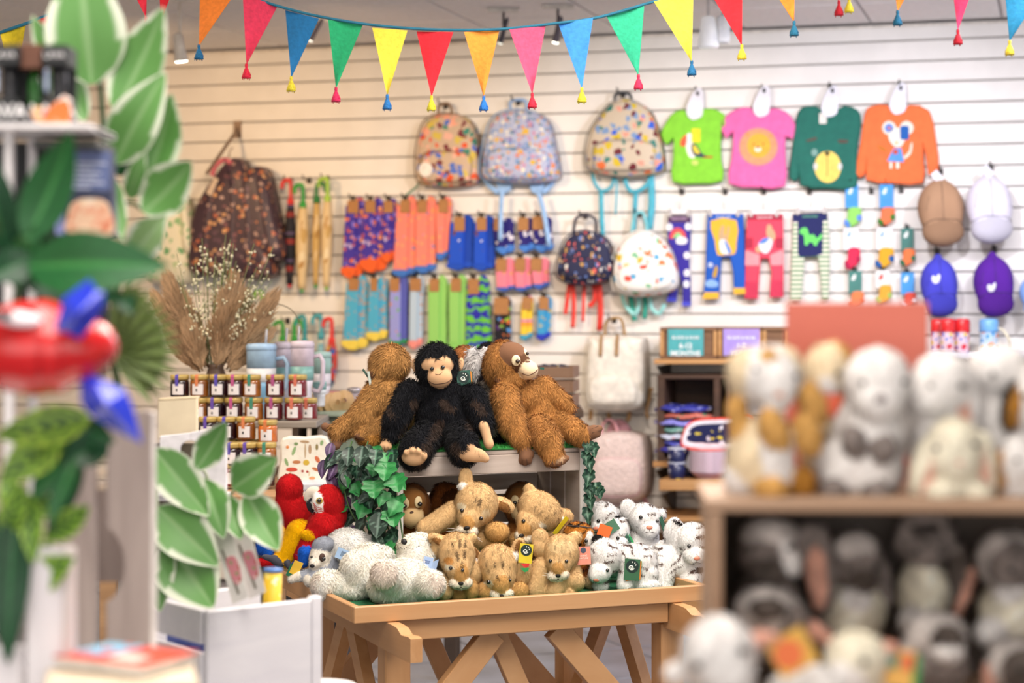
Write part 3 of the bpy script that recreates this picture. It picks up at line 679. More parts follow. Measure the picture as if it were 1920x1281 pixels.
# orangutan looking right
b = [('F', 944, 682, 2, 36, 43, 36, 0), ('F', 930, 690, 6, 24, 38, 30, 0), ('K', 960, 666, -16, 28, 25, 24, 10), ('D', 972, 677, -22, 21, 19, 17, 0), ('C', 991, 693, -26, 18, 18, 22, 0), ('F', 962, 712, -8, 28, 18, 24, 0), ('K', 934, 706, -22, 7, 11, 5, 0),
     ('F', 1010, 786, 14, 42, 52, 40, 12), ('F', 990, 748, 10, 40, 34, 36, 0), ('F', 948, 742, -24, 962, 796, -52, 27, 25), ('F', 962, 796, -52, 976, 820, -66, 24, 19), ('K', 981, 830, -68, 984, 852, -74, 12, 11), ('K', 976, 858, -72, 5, 7, 6, 0), ('K', 984, 861, -72, 5, 7, 6, 0), ('K', 992, 858, -72, 5, 7, 6, 0), ('K', 996, 846, -72, 5, 7, 6, 0),
     ('F', 1012, 800, -30, 1026, 822, -74, 26, 26), ('F', 1026, 822, -74, 1036, 848, -86, 25, 20), ('S', 1043, 856, -96, 17, 9, 9, -10), ('K', 1030, 859, -99, 4, 5, 5, 0), ('K', 1038, 861, -100, 4, 5, 5, 0), ('K', 1046, 860, -100, 4, 5, 5, 0), ('K', 1054, 857, -99, 4, 5, 5, 0), ('K', 1061, 851, -98, 4, 5, 5, 0),
     ('F', 1052, 794, -10, 1086, 812, -40, 24, 21), ('K', 1092, 820, -40, 1110, 808, -46, 11, 11), ('K', 1106, 800, -50, 11, 4.5, 6, -25), ('K', 1114, 805, -50, 11, 4.5, 6, -20), ('K', 1116, 813, -48, 9, 4.5, 6, -10), ('K', 1122, 800, -48, 6, 6, 6, 0),
     ('F', 1020, 728, 14, 1054, 754, 0, 22, 17), ('F', 1054, 754, 0, 1068, 764, -8, 15, 10), ('K', 1074, 768, -10, 8, 6, 6, 20)]
plush('orangutan_toy', 'ginger plush orangutan with cream muzzle looking right, seated on crate end', 5.24, b, OR,
      [('disc', 967.5, 675, 8.5, 10.5, 0, '#f2dfb8', 'eye_patch', 3), ('disc', 985.5, 661, 4.6, 9, -10, '#f2dfb8', 'eye_patch', 3), ('eye', 970.5, 676, 4.4, '#2a1608', 1.1), ('eye', 986, 664, 3.2, '#2a1608', 1.1), ('disc', 989, 677.5, 4.6, 2.6, 10, '#6b4630', 'nose', 2),
       ('line', [(979, 699), (990, 702), (1000, 698), (1007, 692)], .9, '#5a3420'), ('tag', 1016, 690, 10, 4, 8, '#2c5f52', '', 2, 40)] + [('line', [(979, 853), (979, 864)], .55, '#4f382a', 'toe_crease'), ('line', [(987, 854), (988, 865)], .55, '#4f382a', 'toe_crease'), ('line', [(1034, 855), (1034, 866)], .55, '#4f382a', 'toe_crease'), ('line', [(1042, 855), (1042, 866)], .55, '#4f382a', 'toe_crease'), ('line', [(1050, 853), (1050, 863)], .55, '#4f382a', 'toe_crease'), ('line', [(1057, 850), (1058, 858)], .55, '#4f382a', 'toe_crease'), ('line', [(1108, 800), (1120, 796)], .55, '#4f382a', 'toe_crease'), ('line', [(1108, 808), (1122, 804)], .55, '#4f382a', 'toe_crease')], (17000, 10, 1.0), 'KCDS', 1.9, 2.7)
# orangutan seen from behind
b = [('F', 731, 682, 0, 38, 36, 36, 0), ('F', 722, 694, -4, 28, 28, 30, 0), ('K', 701, 701, -22, 8, 12, 6, 25), ('D', 703, 701, -27, 4.5, 8, 3, 25), ('F', 738, 775, 6, 44, 58, 44, 0), ('F', 728, 728, 0, 34, 26, 32, 0),
     ('F', 712, 730, -14, 680, 782, -28, 25, 25), ('F', 680, 782, -28, 640, 806, -36, 24, 18), ('F', 712, 798, -20, 690, 812, -40, 24, 20), ('K', 640, 815, -40, 634, 832, -46, 10, 9), ('K', 612, 799, -24, 622, 803, -26, 8, 8), ('L', 690, 818, -50, 708, 822, -54, 11, 9), ('K', 684, 816, -56, 16, 6, 7, 15), ('F', 628, 806, -18, 646, 806, -14, 9, 13)]
plush('orangutan_toy', 'ginger plush orangutan with its back turned on the crate left end', 5.26, b, {**OR, 'F': '#b98850'}, [('tag', 690, 702, 6, 26, -35, '#39524a', '', 8, 60), ('tag', 695, 708, 6, 26, -10, '#b9c4bd', '', 9, 50)], (15000, 11, 1.0), 'KD', 1.9, 2.7, comb=(-.3, -.1, .8))
# three more behind them
b = [('F', 872, 688, 0, 32, 40, 32, 0), ('F', 872, 770, 4, 42, 60, 40, 0), ('F', 842, 752, -8, 836, 810, -16, 18, 15), ('F', 902, 752, -8, 904, 810, -16, 18, 15)]
plush('orangutan_toy', 'rust-brown plush ape whose crown shows behind the chimpanzee shoulder', 5.42, b, {**OR, 'F': '#a3683a'}, [('eye', 860, 684, 4), ('eye', 884, 684, 4)], (7000, 8, 1.1), '', 4, 4)
b = [('F', 918, 684, 0, 30, 42, 30, 0), ('F', 922, 775, 4, 40, 58, 38, 0), ('K', 922, 696, -22, 18, 20, 12, 0), ('F', 948, 752, -8, 954, 810, -16, 17, 15)]
plush('chimpanzee_toy', 'black plush ape mostly hidden behind the orangutan looking right', 5.44, b, {'F': '#16161c', 'K': '#7a6558'}, [('eye', 916, 690, 4), ('eye', 930, 690, 4)], (7000, 9, 1.1), 'K', 4, 4)
b = [('W', 896, 692, 0, 28, 30, 26, 0), ('D', 908, 700, -18, 13, 17, 12, 10), ('W', 894, 684, -10, 14, 20, 18, 0), ('G', 914, 716, -16, 20, 18, 16, 0), ('G', 902, 762, 6, 34, 52, 34, 0), ('G', 922, 740, -8, 930, 800, -20, 20, 18), ('B', 936, 812, -26, 12, 24, 12, 0), ('W', 886, 664, 0, 10, 12, 6, -20), ('W', 908, 662, 0, 9, 12, 6, 20)]
def lem(p, n, C, b):
    s = np.sin(p[:, 0] * .5 + p[:, 2] * .33 + 2 * np.sin(p[:, 1] * .2)); m = (s > .35) & (p[:, 2] > 690); C[m] = C[m] * .55; return C
plush('lemur_toy', 'grey and white plush lemur squeezed between chimpanzee and orangutan', 5.3, b, {'W': '#d9d6d6', 'D': '#2a262c', 'G': '#8f857c', 'B': '#1e1d22'}, [('eye', 906, 694, 4.5)], (10000, 11, 1.0), '', 2.2, 3.2, lem)
# inside the crate
def orang_head(x, y, s, extra=()):
    return [('F', x, y, 4, 36 * s, 44 * s, 34 * s, 0), ('K', x + 1, y - 14 * s, -18 * s, 27 * s, 24 * s, 20 * s, 0), ('C', x + 3, y + 17 * s, -24 * s, 22 * s, 20 * s, 20 * s, 0), ('F', x, y + 72 * s, 8, 38 * s, 44 * s, 34 * s, 0)] + list(extra)
def orang_feats(x, y, s):
    return [('disc', x - 10 * s, y - 11 * s, 9 * s, 11 * s, 0, '#ecd6a8', 'eye_patch', 3), ('disc', x + 15 * s, y - 13 * s, 7.5 * s, 11 * s, 0, '#ecd6a8', 'eye_patch', 3), ('eye', x - 9 * s, y - 7 * s, 4.8 * s, '#160d07', 1), ('eye', x + 16 * s, y - 10 * s, 4.6 * s, '#160d07', 1), ('disc', x + 3 * s, y + 6 * s, 4 * s, 2.6 * s, 20, '#4a2f20', 'nose', 2), ('line', [(x - 14 * s, y + 27 * s), (x, y + 33 * s), (x + 18 * s, y + 28 * s)], .8, '#5a3c28')]
O2 = {'F': '#8a5426', 'K': '#8d6034', 'C': '#d8b888', 'D': '#4a2a16'}
plush('orangutan_toy', 'wide-eyed brown plush orangutan peering out at the crate left edge', 5.1, orang_head(771, 951, 1), O2, orang_feats(771, 951, 1), (6000, 7, 1.0), 'KC', 2, 3.0)
b = [('F', 836, 948, 0, 34, 40, 30, 0), ('D', 842, 942, -18, 18, 30, 14, 15), ('F', 818, 935, -18, 9, 32, 12, 25), ('F', 836, 1010, 6, 38, 44, 32, 0), ('F', 836, 914, -10, 22, 9, 14, 0)]
plush('orangutan_toy', 'dark rust plush ape turned away at the back of the crate', 5.2, b, {'F': '#7d451d', 'D': '#46250f'}, [('eye', 826, 950, 4)], (6000, 9, 1.0), '', 2.2, 3.2)
plush('orangutan_toy', 'brown plush orangutan half hidden behind the two upper lion cubs', 5.28, orang_head(978, 945, .95, [('L', 1020, 950, 0, 1046, 1000, 10, 22, 26)]), {**O2, 'L': '#a9824f'}, orang_feats(975, 945, .9), (6000, 7, 1.0), 'KC', 2.2, 3.2)
# lion cubs
LI = {'F': '#d8b380', 'M': '#f1e6d2', 'E': '#dcb784', 'I': '#8a5f35', 'W': '#f6f1ea', 'P': '#cf9f60', 'B': '#c79a5e'}
def lion_pat(spots, face):
    def pat(p, n, C, b):
        for (x, y, w, h_, r) in spots:
            c, s = math.cos(math.radians(r)), math.sin(math.radians(r)); u = p[:, 0] - x; v = p[:, 2] - y
            m = (np.abs(u * c + v * s) < w) & (np.abs(-u * s + v * c) < h_) & (n[:, 1] < .3); a_ = .8 if w > 1.75 else .45; C[m] = C[m] * (1 - a_) + lin('#4b3a2c') * a_
        s = np.sin(p[:, 0] * .23 + 1.7 * np.sin(p[:, 2] * .13 + 1)) * np.sin(p[:, 2] * .19 + 2 * np.sin(p[:, 1] * .11)); C *= (1 + .09 * s)[:, None]
        return C
    return pat
def nose_mouth(x, y, s=1.0, tilt=0):
    t = math.tan(math.radians(tilt)); return [('disc', x, y, 6.2 * s, 4 * s, tilt, '#1a1412', 'nose', 3.2), ('line', [(x, y + 3 * s), (x + 1 * t, y + 7 * s)], .7, '#3a2a22'), ('line', [(x - 9 * s, y + 9 * s - 9 * t), (x - 3, y + 9.5 * s), (x, y + 7 * s), (x + 3, y + 9.5 * s), (x + 9 * s, y + 9 * s + 9 * t)], .7, '#3a2a22')]
LG = 'lion cub soft toys'
b = [('F', 893, 946, 0, 41, 42, 38, 10), ('F', 884, 968, -18, 27, 24, 26, 0), ('P', 878, 976, -34, 14, 17, 16, 8), ('M', 868, 989, -36, 11, 9, 12, 0), ('M', 886, 992, -36, 11, 9, 12, 0), ('M', 877, 998, -30, 11, 7, 10, 0),
     ('E', 873, 897, 2, 13, 21, 8, 5), ('W', 866, 911, -8, 8, 6, 6, -15), ('E', 945, 946, 4, 22, 12, 8, 28), ('I', 944, 949, -5, 13, 7, 5, 28), ('F', 880, 985, 30, 44, 34, 34, 0), ('F', 850, 962, 10, 800, 992, -4, 22, 20), ('B', 932, 996, -14, 24, 19, 20, 0), ('F', 905, 1010, 20, 46, 24, 30, 0)]
plush('lion_cub_toy', 'largest plush lion cub tilting its head at the crate mouth', 4.99, b, LI, [('eye', 868.5, 955, 4), ('eye', 901, 968, 4), ('patch', 866, 946, 9, 7, 0, '#ecdcbc', False), ('patch', 912, 958, 9, 7, 20, '#e6cfa6', False)] + nose_mouth(876, 985, 1, 14) + [('whisk', 864, 988, [(-26, -4), (-24, 4)]), ('whisk', 889, 994, [(14, -14), (16, -20)])],
      (13000, 5.5, .85), '', 1.9, 2.7, lion_pat([(900, 938, 3, 7, 20), (893, 934, 2, 5, 10), (886, 920, 1.5, 5, 0), (903, 914, 1.5, 5, 0), (918, 926, 1.5, 5, 20), (793, 1000, 4, 3, 0), (930, 922, 1.5, 5, 30)], 0), LG)
b = [('F', 1012, 958, 0, 44, 36, 36, 32), ('F', 994, 978, -16, 28, 23, 26, 30), ('P', 984, 988, -32, 15, 17, 15, 30), ('M', 974, 1000, -34, 9, 10, 11, 0), ('M', 986, 1006, -34, 12, 9, 11, 0), ('E', 994, 924, 2, 12, 18, 7, -15), ('W', 987, 934, -6, 7, 7, 5, 0), ('E', 1060, 966, 2, 16, 12, 7, 25), ('W', 1052, 974, -5, 6, 9, 5, -30), ('F', 1030, 1000, 26, 46, 32, 34, 0), ('B', 968, 1012, -8, 14, 16, 16, 0), ('F', 1052, 985, 16, 1060, 1020, 10, 20, 18)]
plush('lion_cub_toy', 'plush lion cub leaning sideways, upper right in the crate', 5.05, b, LI, [('eye', 982, 974, 3.8), ('eye', 1010, 989, 3.8), ('patch', 1018, 981, 9, 6, 25, '#f0e3c8', False)] + nose_mouth(977, 1000, .95, 25) + [('tag', 1051, 984, 9, 40, 38, '#e3d02f', '', 12, 30)],
      (12000, 5.5, .85), '', 1.9, 2.7, lion_pat([(1002, 948, 1.6, 6, 30), (1014, 958, 1.6, 6, 40), (1024, 966, 1.6, 6, 30), (1012, 940, 1.6, 5, 30), (1030, 950, 1.6, 5, 35), (1040, 958, 1.6, 5, 35), (996, 980, 1.6, 4, 0), (990, 968, 1.4, 4, 0), (1046, 972, 1.5, 5, 30)], 0), LG)
b = [('F', 856, 1040, 0, 35, 42, 36, -6), ('F', 860, 1062, -18, 25, 28, 26, 0), ('P', 865, 1070, -33, 14, 22, 15, 0), ('M', 855, 1089, -34, 12, 9, 12, 10), ('M', 876, 1088, -34, 11, 9, 12, -10), ('M', 866, 1095, -30, 12, 6, 10, 0), ('E', 822, 1013, 2, 22, 11, 7, 25), ('I', 824, 1015, -5, 14, 5, 4, 25), ('F', 880, 1012, 2, 16, 10, 8, -30), ('F', 862, 1080, 34, 42, 34, 34, 0), ('F', 836, 1090, -2, 833, 1106, -20, 18, 17), ('B', 860, 1116, 8, 22, 16, 20, 0), ('B', 884, 1106, -4, 14, 20, 16, 0), ('F', 820, 1032, 24, 28, 24, 24, 0)]
plush('lion_cub_toy', 'plush lion cub with bold black brow stripes beside the polar bear', 4.8, b, LI, [('eye', 847.5, 1060, 4), ('eye', 868, 1063, 3.4), ('patch', 843, 1058, 9, 6, 0, '#efe2c6', False), ('patch', 842, 1046, 9, 7, 0, '#c98d4c', False)] + nose_mouth(865.5, 1088, 1, 0) + [('whisk', 852, 1090, [(-22, 4), (-24, -4)])],
      (13000, 5.5, .85), '', 1.9, 2.7, lion_pat([(850, 1018, 2, 7, -15), (863, 1015, 2, 7, 0), (872, 1016, 2, 7, 5), (858, 1037, 2.6, 9, -15), (871, 1035, 2.4, 9, 0), (868, 1055, 1.8, 8, -15), (860, 1003, 1.6, 5, 0), (842, 1028, 1.6, 5, -20), (838, 1072, 1.6, 5, 0)], 0), LG)
b = [('F', 932, 1060, 0, 38, 40, 36, 0), ('F', 936, 1080, -16, 30, 28, 26, 0), ('P', 940, 1090, -32, 17, 22, 15, 0), ('M', 931, 1111, -33, 11, 9, 12, 10), ('M', 951, 1109, -33, 11, 9, 12, -10), ('M', 941, 1117, -28, 11, 6, 10, 0), ('E', 889, 1042, 0, 11, 20, 7, -28), ('I', 891, 1038, -6, 6, 12, 4, -28), ('W', 895, 1054, -8, 8, 7, 5, -20), ('E', 971, 1026, 0, 12, 19, 7, 25), ('I', 972, 1022, -6, 5, 10, 4, 25), ('W', 966, 1042, -6, 7, 9, 5, -20), ('F', 932, 1085, 36, 48, 36, 36, 0), ('B', 908, 1107, -16, 19, 18, 18, 0), ('B', 974, 1107, -14, 18, 18, 18, 0), ('F', 975, 1075, 20, 24, 32, 24, 0)]
plush('lion_cub_toy', 'plush lion cub with head bowed low, front centre of the tray', 4.86, b, LI, [('eye', 918, 1086, 4.2), ('eye', 955, 1083, 3), ('patch', 909, 1078, 10, 8, 0, '#e2b87c', False), ('patch', 915, 1088, 8, 5, 0, '#efe0c2', False)] + nose_mouth(941, 1111, .95, -4) + [('tag', 986, 1036, 25, 36, 6, '#e6cf2e', 'ey', 16)],
      (13000, 5.5, .85), '', 1.9, 2.7, lion_pat([(928, 1054, 2.2, 6, -10), (943, 1054, 2, 6, 12), (924, 1034, 1.7, 5, 0), (934, 1030, 1.7, 5, 0), (940, 1038, 1.7, 5, 10), (909, 1039, 1.7, 5, 0), (933, 1077, 2, 5, -20), (955, 1078, 1.8, 4, 20), (912, 1054, 1.5, 5, 0), (917, 1066, 1.5, 5, 0), (956, 1060, 1.5, 5, 10), (948, 1026, 1.5, 4, 0)], 0), LG)
b = [('F', 1052, 1038, 0, 34, 36, 34, 0), ('F', 1048, 1054, -16, 25, 24, 24, 0), ('P', 1046, 1060, -30, 13, 16, 14, 0), ('M', 1036, 1076, -30, 10, 9, 12, 8), ('M', 1056, 1073, -30, 10, 9, 12, -8), ('M', 1046, 1080, -26, 9, 6, 10, 0), ('E', 1012, 1009, 2, 16, 18, 9, 10), ('E', 1077, 1009, 2, 15, 12, 8, -25), ('F', 1010, 1028, 0, 12, 16, 12, 0), ('F', 1054, 1080, 26, 34, 36, 32, 0), ('F', 1014, 1064, -2, 1004, 1106, -14, 19, 19), ('F', 1052, 1086, -6, 1038, 1108, -18, 19, 18), ('E', 1080, 1090, -4, 16, 18, 16, 0), ('F', 1072, 1080, 14, 20, 26, 20, 0), ('E', 1062, 1110, -10, 16, 10, 14, 0)]
plush('lion_cub_toy', 'small upright plush lion cub with round ears beside a pink tag', 4.9, b, LI, [('eye', 1032.5, 1048, 3.8), ('eye', 1060, 1048, 3.6), ('patch', 1052, 1022, 24, 12, 0, '#e2c493', False)] + nose_mouth(1045.5, 1074, .95, 0) + [('whisk', 1036, 1076, [(-20, 4), (-18, 10)])],
      (13000, 5.5, .85), '', 1.9, 2.7, lion_pat([(1040, 1021, 1.5, 5, 0), (1052, 1023, 1.5, 5, 5), (1038, 1037, 1.6, 6, -5), (1049, 1044, 1.6, 4, 0), (1046, 1010, 1.3, 3, 0), (1060, 1010, 1.3, 3, 0), (1068, 1034, 1.4, 5, 0), (1056, 1012, 1.3, 3, 0)], 0), LG)
b = [('F', 1084, 1004, 0, 29, 25, 28, 0), ('W', 1104, 1010, -18, 8, 16, 10, 0), ('F', 1086, 1040, 16, 30, 44, 30, 0), ('W', 1080, 1030, -14, 10, 12, 10, 0), ('E', 1108, 1090, -10, 18, 14, 18, 0), ('D', 1094, 1078, 0, 14, 26, 16, 0)]
def tig(p, n, C, b):
    s = np.sin(p[:, 2] * .35 + .05 * p[:, 0] + 1.2 * np.sin(p[:, 0] * .15)); m = (s > .72) & (p[:, 0] < 1098); C[m] = lin('#241812'); return C
plush('tiger_toy', 'orange plush tiger hidden behind the lion cub with pink tag', 5.02, b, {'F': '#b8742c', 'W': '#f3efe9', 'E': '#d8b98c', 'D': '#8a4a20'}, [('eye', 1099, 1011, 3.6), ('disc', 1086, 986, 26, 1.6, -8, '#1f1612', 'stripe', 2), ('tag', 1091, 1031, 26, 33, -3, '#ee9a86', 'living', 70)], (8000, 5.5, .85), '', 2, 3.0, tig)
# white tigers
WT_ = {'F': '#f3f1ef', 'M': '#fbfaf8', 'K': '#1c191a', 'E': '#f1efee'}
def wtig(seed, clear=()):
    def pat(p, n, C, b):
        x, z, y = p[:, 0], p[:, 2], p[:, 1]
        q = np.sin(x * .10 + seed + 1.4 * np.sin(z * .12 + seed * 2)) ; s = np.sin(z * .42 + 2.0 * q + .3 * x * math.cos(seed) + y * .1)
        r = np.sin(x * .15 + z * .1 + seed * 3 + y * .12)
        m = (s > .8) & (r > -.25)
        for (cx_, cy_, rx, rz) in clear: m &= ((x - cx_) / rx) ** 2 + ((z - cy_) / rz) ** 2 > 1
        dark = np.array([lin(WT_['K'])]); m &= np.abs(C - dark).sum(1) > .2
        C[m] = lin('#5d4740'); return C
    return pat
def tnose(x, y): return [('disc', x, y, 6.2, 3.8, 0, '#d9866c', 'nose', 3), ('line', [(x, y + 3), (x, y + 8)], .6, '#3a2c2a'), ('line', [(x - 7, y + 10), (x, y + 8), (x + 8, y + 10)], .6, '#3a2c2a')]
TG = 'white tiger soft toys'
b = [('F', 1130, 966, 0, 30, 25, 28, 10), ('M', 1122, 986, -18, 16, 13, 14, 0), ('F', 1126, 1010, 16, 32, 44, 30, 0), ('K', 1108, 949, 0, 7, 7, 5, 0), ('E', 1160, 965, 2, 12, 9, 6, 0)]
plush('white_tiger_toy', 'white tiger plush at the back left, tucked against the crate corner', 5.22, b, WT_, [('eye', 1121, 975, 3.6), ('patch', 1121, 968, 8, 8, 0, '#fbfaf8', False)] + tnose(1116, 988), (8000, 5.5, .85), '', 2, 3.0, wtig(.4, [(1121, 972, 9, 10)]), TG)
b = [('F', 1152, 1000, 0, 28, 27, 27, 0), ('M', 1160, 1016, -18, 16, 13, 15, 0), ('E', 1164, 982, 0, 13, 12, 7, 20), ('K', 1165, 974, 1, 12, 4, 5, 20), ('F', 1150, 1045, 14, 30, 40, 28, 0)]
plush('white_tiger_toy', 'white tiger plush with an orange tag held before its face', 5.1, b, WT_, [('eye', 1157, 1007, 3.6), ('tag', 1132, 992, 24, 22, 20, '#e8702e', '', 16), ('tag', 1146, 984, 22, 22, -32, '#4d7a60', '', 10), ('tag', 1177, 1010, 9, 38, -25, '#27523f', '', 12, 40), ('tag', 1183, 1012, 6, 36, -30, '#1f8b4d', '', 10, 40)], (8000, 5.5, .85), '', 2, 3.0, wtig(1.9, [(1160, 1014, 12, 10)]), TG)
b = [('F', 1208, 972, 0, 31, 28, 30, 8), ('M', 1216, 990, -20, 19, 16, 18, 8), ('M', 1206, 995, -16, 10, 9, 12, 0), ('E', 1177, 954, 2, 15, 18, 9, -15), ('E', 1240, 966, 4, 10, 12, 7, 15), ('F', 1208, 1012, 8, 28, 40, 28, 0), ('F', 1218, 1032, -8, 14, 20, 14, 0), ('F', 1196, 1030, -8, 14, 26, 14, 0), ('F', 1200, 1062, 10, 36, 36, 28, 0)]
plush('white_tiger_toy', 'white tiger plush sitting upright with pink nose, highest of the tigers', 5.18, b, WT_, [('eye', 1200, 967.5, 3.9), ('eye', 1229, 975, 3.2), ('patch', 1195, 962, 9, 8, 0, '#fbfaf8', False)] + tnose(1215, 985) + [('tag', 1243, 986, 9, 38, -18, '#27523f', '', 14, 40)], (11000, 5.5, .85), '', 1.9, 2.7, wtig(2.7, [(1216, 988, 22, 16), (1198, 966, 8, 9), (1177, 954, 14, 18), (1204, 1030, 26, 34)]), TG)
b = [('F', 1134, 1044, 0, 32, 35, 33, -8), ('M', 1124, 1070, -22, 21, 19, 19, -8), ('M', 1116, 1076, -26, 13, 12, 14, 0), ('K', 1120, 1012, 0, 11, 10, 6, -20), ('E', 1170, 1036, -2, 20, 14, 8, 35), ('K', 1164, 1028, 0, 19, 4, 5, -4), ('F', 1194, 1058, 12, 40, 38, 34, 0), ('F', 1176, 1080, -6, 1172, 1096, -14, 17, 16), ('F', 1212, 1078, 0, 1206, 1098, -8, 22, 16), ('E', 1126, 1098, -6, 16, 12, 16, 0), ('F', 1218, 1096, -14, 22, 10, 14, 0)]
plush('white_tiger_toy', 'crouching white tiger plush with a round-logo green tag on its side', 4.98, b, WT_, [('eye', 1136, 1065, 3.6), ('patch', 1134, 1056, 9, 10, 0, '#fbfaf8', False)] + tnose(1116.5, 1083) + [('tag', 1183, 1064, 29, 40, 4, '#3a6b4c', 'e', 12)], (12000, 5.5, .85), '', 1.9, 2.7, wtig(4.1, [(1122, 1074, 20, 16), (1136, 1062, 8, 8), (1210, 1096, 26, 16)]), TG)
b = [('F', 1299, 1012, 0, 31, 32, 32, 0), ('M', 1301, 1038, -22, 22, 17, 18, 0), ('M', 1303, 1044, -28, 13, 10, 12, 0), ('E', 1262, 996, 4, 17, 26, 10, 15), ('K', 1269, 980, 2, 11, 4.5, 6, 30), ('E', 1326, 1007, 6, 9, 14, 7, 10), ('F', 1276, 1022, 6, 14, 24, 18, 0), ('F', 1258, 1052, 22, 40, 38, 34, 0), ('F', 1290, 1062, 10, 34, 30, 30, 0), ('F', 1250, 1058, -2, 1240, 1096, -14, 21, 20), ('F', 1300, 1076, 0, 1290, 1096, -14, 22, 20), ('F', 1225, 1060, 36, 32, 30, 28, 0), ('M', 1236, 1102, -20, 24, 11, 16, 0), ('M', 1292, 1102, -20, 24, 11, 16, 0)]
plush('white_tiger_toy', 'white tiger plush standing at the far right corner of the tray', 5.06, b, WT_, [('eye', 1290, 1020, 4), ('eye', 1314, 1024, 3.2), ('patch', 1291, 1006, 9, 9, 0, '#fbfaf8', False), ('patch', 1310, 1066, 8, 6, 0, '#3a2a28', False)] + tnose(1303, 1042) + [('whisk', 1312, 1046, [(16, 2), (14, 8)])], (13000, 5.5, .85), '', 1.9, 2.7, wtig(5.3, [(1301, 1040, 24, 18), (1291, 1006, 9, 9), (1262, 998, 16, 22), (1266, 1098, 70, 14)]), TG)
# polar bears
PB = {'F': '#fbf6e9', 'S': '#ecdfd2', 'M': '#f3ecda', 'K': '#17171b', 'O': '#c88a34'}
b = [('F', 762, 1090, 0, 50, 42, 46, 0), ('F', 728, 1100, -10, 38, 32, 38, 0), ('F', 745, 1092, -14, 726, 1070, -52, 32, 27), ('S', 724, 1068, -72, 23, 23, 10, 0), ('F', 785, 1096, -10, 810, 1090, -46, 30, 26), ('S', 819, 1088, -64, 13, 20, 8, 0), ('F', 780, 1050, 30, 36, 32, 34, 0), ('F', 778, 1032, 36, 32, 26, 30, -25), ('M', 762, 1024, 22, 18, 14, 16, -35), ('F', 808, 1040, 50, 8, 10, 7, 0), ('F', 780, 1120, 0, 36, 12, 30, 0)]
PG = 'polar bear soft toys'
plush('polar_bear_toy', 'cream plush polar bear lying back with paws up and head raised', 4.78, b, PB, [('disc', 757, 1017, 7, 5.5, -35, '#141418', 'nose', 6), ('line', [(750, 1028), (756, 1031), (762, 1027)], .8, '#4a4036'), ('line', [(780, 1027), (786, 1025)], .9, '#2a2624', 'eye'), ('tag', 802, 1056, 18, 24, 12, '#a9c4ef', 'book', 8), ('tag', 739, 1128, 12, 14, 0, '#c08a35', '', 3)], (14000, 9, 1.0), '', 2.6, 3.0, group=PG, comb=(0, 0, .5))
b = [('F', 676, 1078, 0, 38, 42, 42, 0), ('F', 668, 1060, -14, 27, 26, 28, 0), ('F', 690, 1050, 14, 34, 28, 32, 0), ('F', 640, 1098, -10, 614, 1092, -34, 26, 27), ('S', 608, 1092, -50, 18, 20, 8, 0), ('F', 662, 1104, -12, 30, 20, 28, 0), ('F', 700, 1085, 10, 28, 34, 30, 0), ('F', 712, 1052, 26, 26, 24, 26, 0)]
plush('polar_bear_toy', 'cream plush polar bear slumped forward at the tray left front corner', 4.84, b, PB, [('tag', 661, 1122, 11, 13, 5, '#c08a35', '', 2)], (13000, 9, 1.0), '', 2.8, 3.0, group=PG, comb=(0, 0, .5))
b = [('F', 654, 1026, 0, 42, 33, 36, 10), ('F', 684, 1034, 8, 26, 30, 28, 0), ('F', 622, 1044, -6, 12, 24, 20, -10), ('F', 660, 1068, 6, 44, 34, 34, 0)]
plush('polar_bear_toy', 'white plush polar bear curled behind the others with a barcode label', 4.92, b, {'F': '#f8f6f0'}, [('tag', 645, 1034, 22, 20, 22, '#a9c9ee', 'bar', 8), ('eye', 619, 1050, 2.6)], (11000, 9, 1.0), '', 3, 3.2, group=PG, comb=(0, 0, .5))
# meerkat
b = [('W', 599, 1044, 0, 19, 22, 20, 20), ('G', 606, 1022, 4, 21, 15, 20, -10), ('W', 591, 1055, -16, 10, 9, 11, 0), ('G', 618, 1062, 20, 24, 28, 24, 0), ('G', 606, 1064, -4, 566, 1078, -18, 9, 8), ('W', 562, 1078, -19, 548, 1083, -22, 8, 7), ('G', 612, 1072, -6, 586, 1084, -24, 9, 9), ('W', 582, 1086, -26, 9, 10, 9, 0)]
plush('meerkat_toy', 'small grey plush meerkat with dark eye patches resting over tray edge', 4.88, b, {'W': '#eee7da', 'G': '#9aa0ad'}, [('disc', 606, 1043, 6, 8, 0, '#4a3024', 'eye_patch', 2.4), ('eye', 607, 1045, 4, '#0b0807', 1), ('eye', 587, 1043, 2.6), ('disc', 588, 1058, 5, 3.8, 0, '#15131a', 'nose', 3.4), ('tag', 558, 1062, 18, 26, 25, '#e3b93c', '', 4, 20), ('tag', 548, 1066, 10, 24, 25, '#1f6a4a', '', 4, 20)], (6000, 4.5, .9), '', 3, 3)
# macaws
MC = {'R': '#c3161c', 'Y': '#f0b400', 'B': '#2166d6', 'W': '#f1ede8', 'K': '#2c2c33', 'C': '#d9cfc0', 'G': '#4a4b55'}
b = [('R', 617, 940, 0, 28, 32, 30, -15), ('R', 628, 965, 6, 22, 28, 26, 0), ('W', 601, 941, -18, 14, 19, 14, 0), ('C', 588, 921, -10, 14, 10, 8, -15), ('C', 577, 929, -10, 6, 10, 6, 25), ('K', 583, 946, -8, 8, 15, 7, -10), ('R', 610, 985, 2, 34, 30, 30, 0), ('R', 606, 985, -16, 566, 1040, -26, 27, 12), ('Y', 562, 1000, 0, 532, 1046, -8, 26, 18), ('Y', 586, 1000, -34, 20, 10, 8, 10), ('B', 578, 1032, -36, 574, 1048, -36, 14, 11), ('B', 556, 1062, -14, 10, 12, 8, 0), ('G', 522, 1050, -22, 14, 9, 8, 35), ('G', 506, 1044, -18, 14, 6, 6, 15), ('G', 544, 1056, -26, 6, 10, 6, -20)]
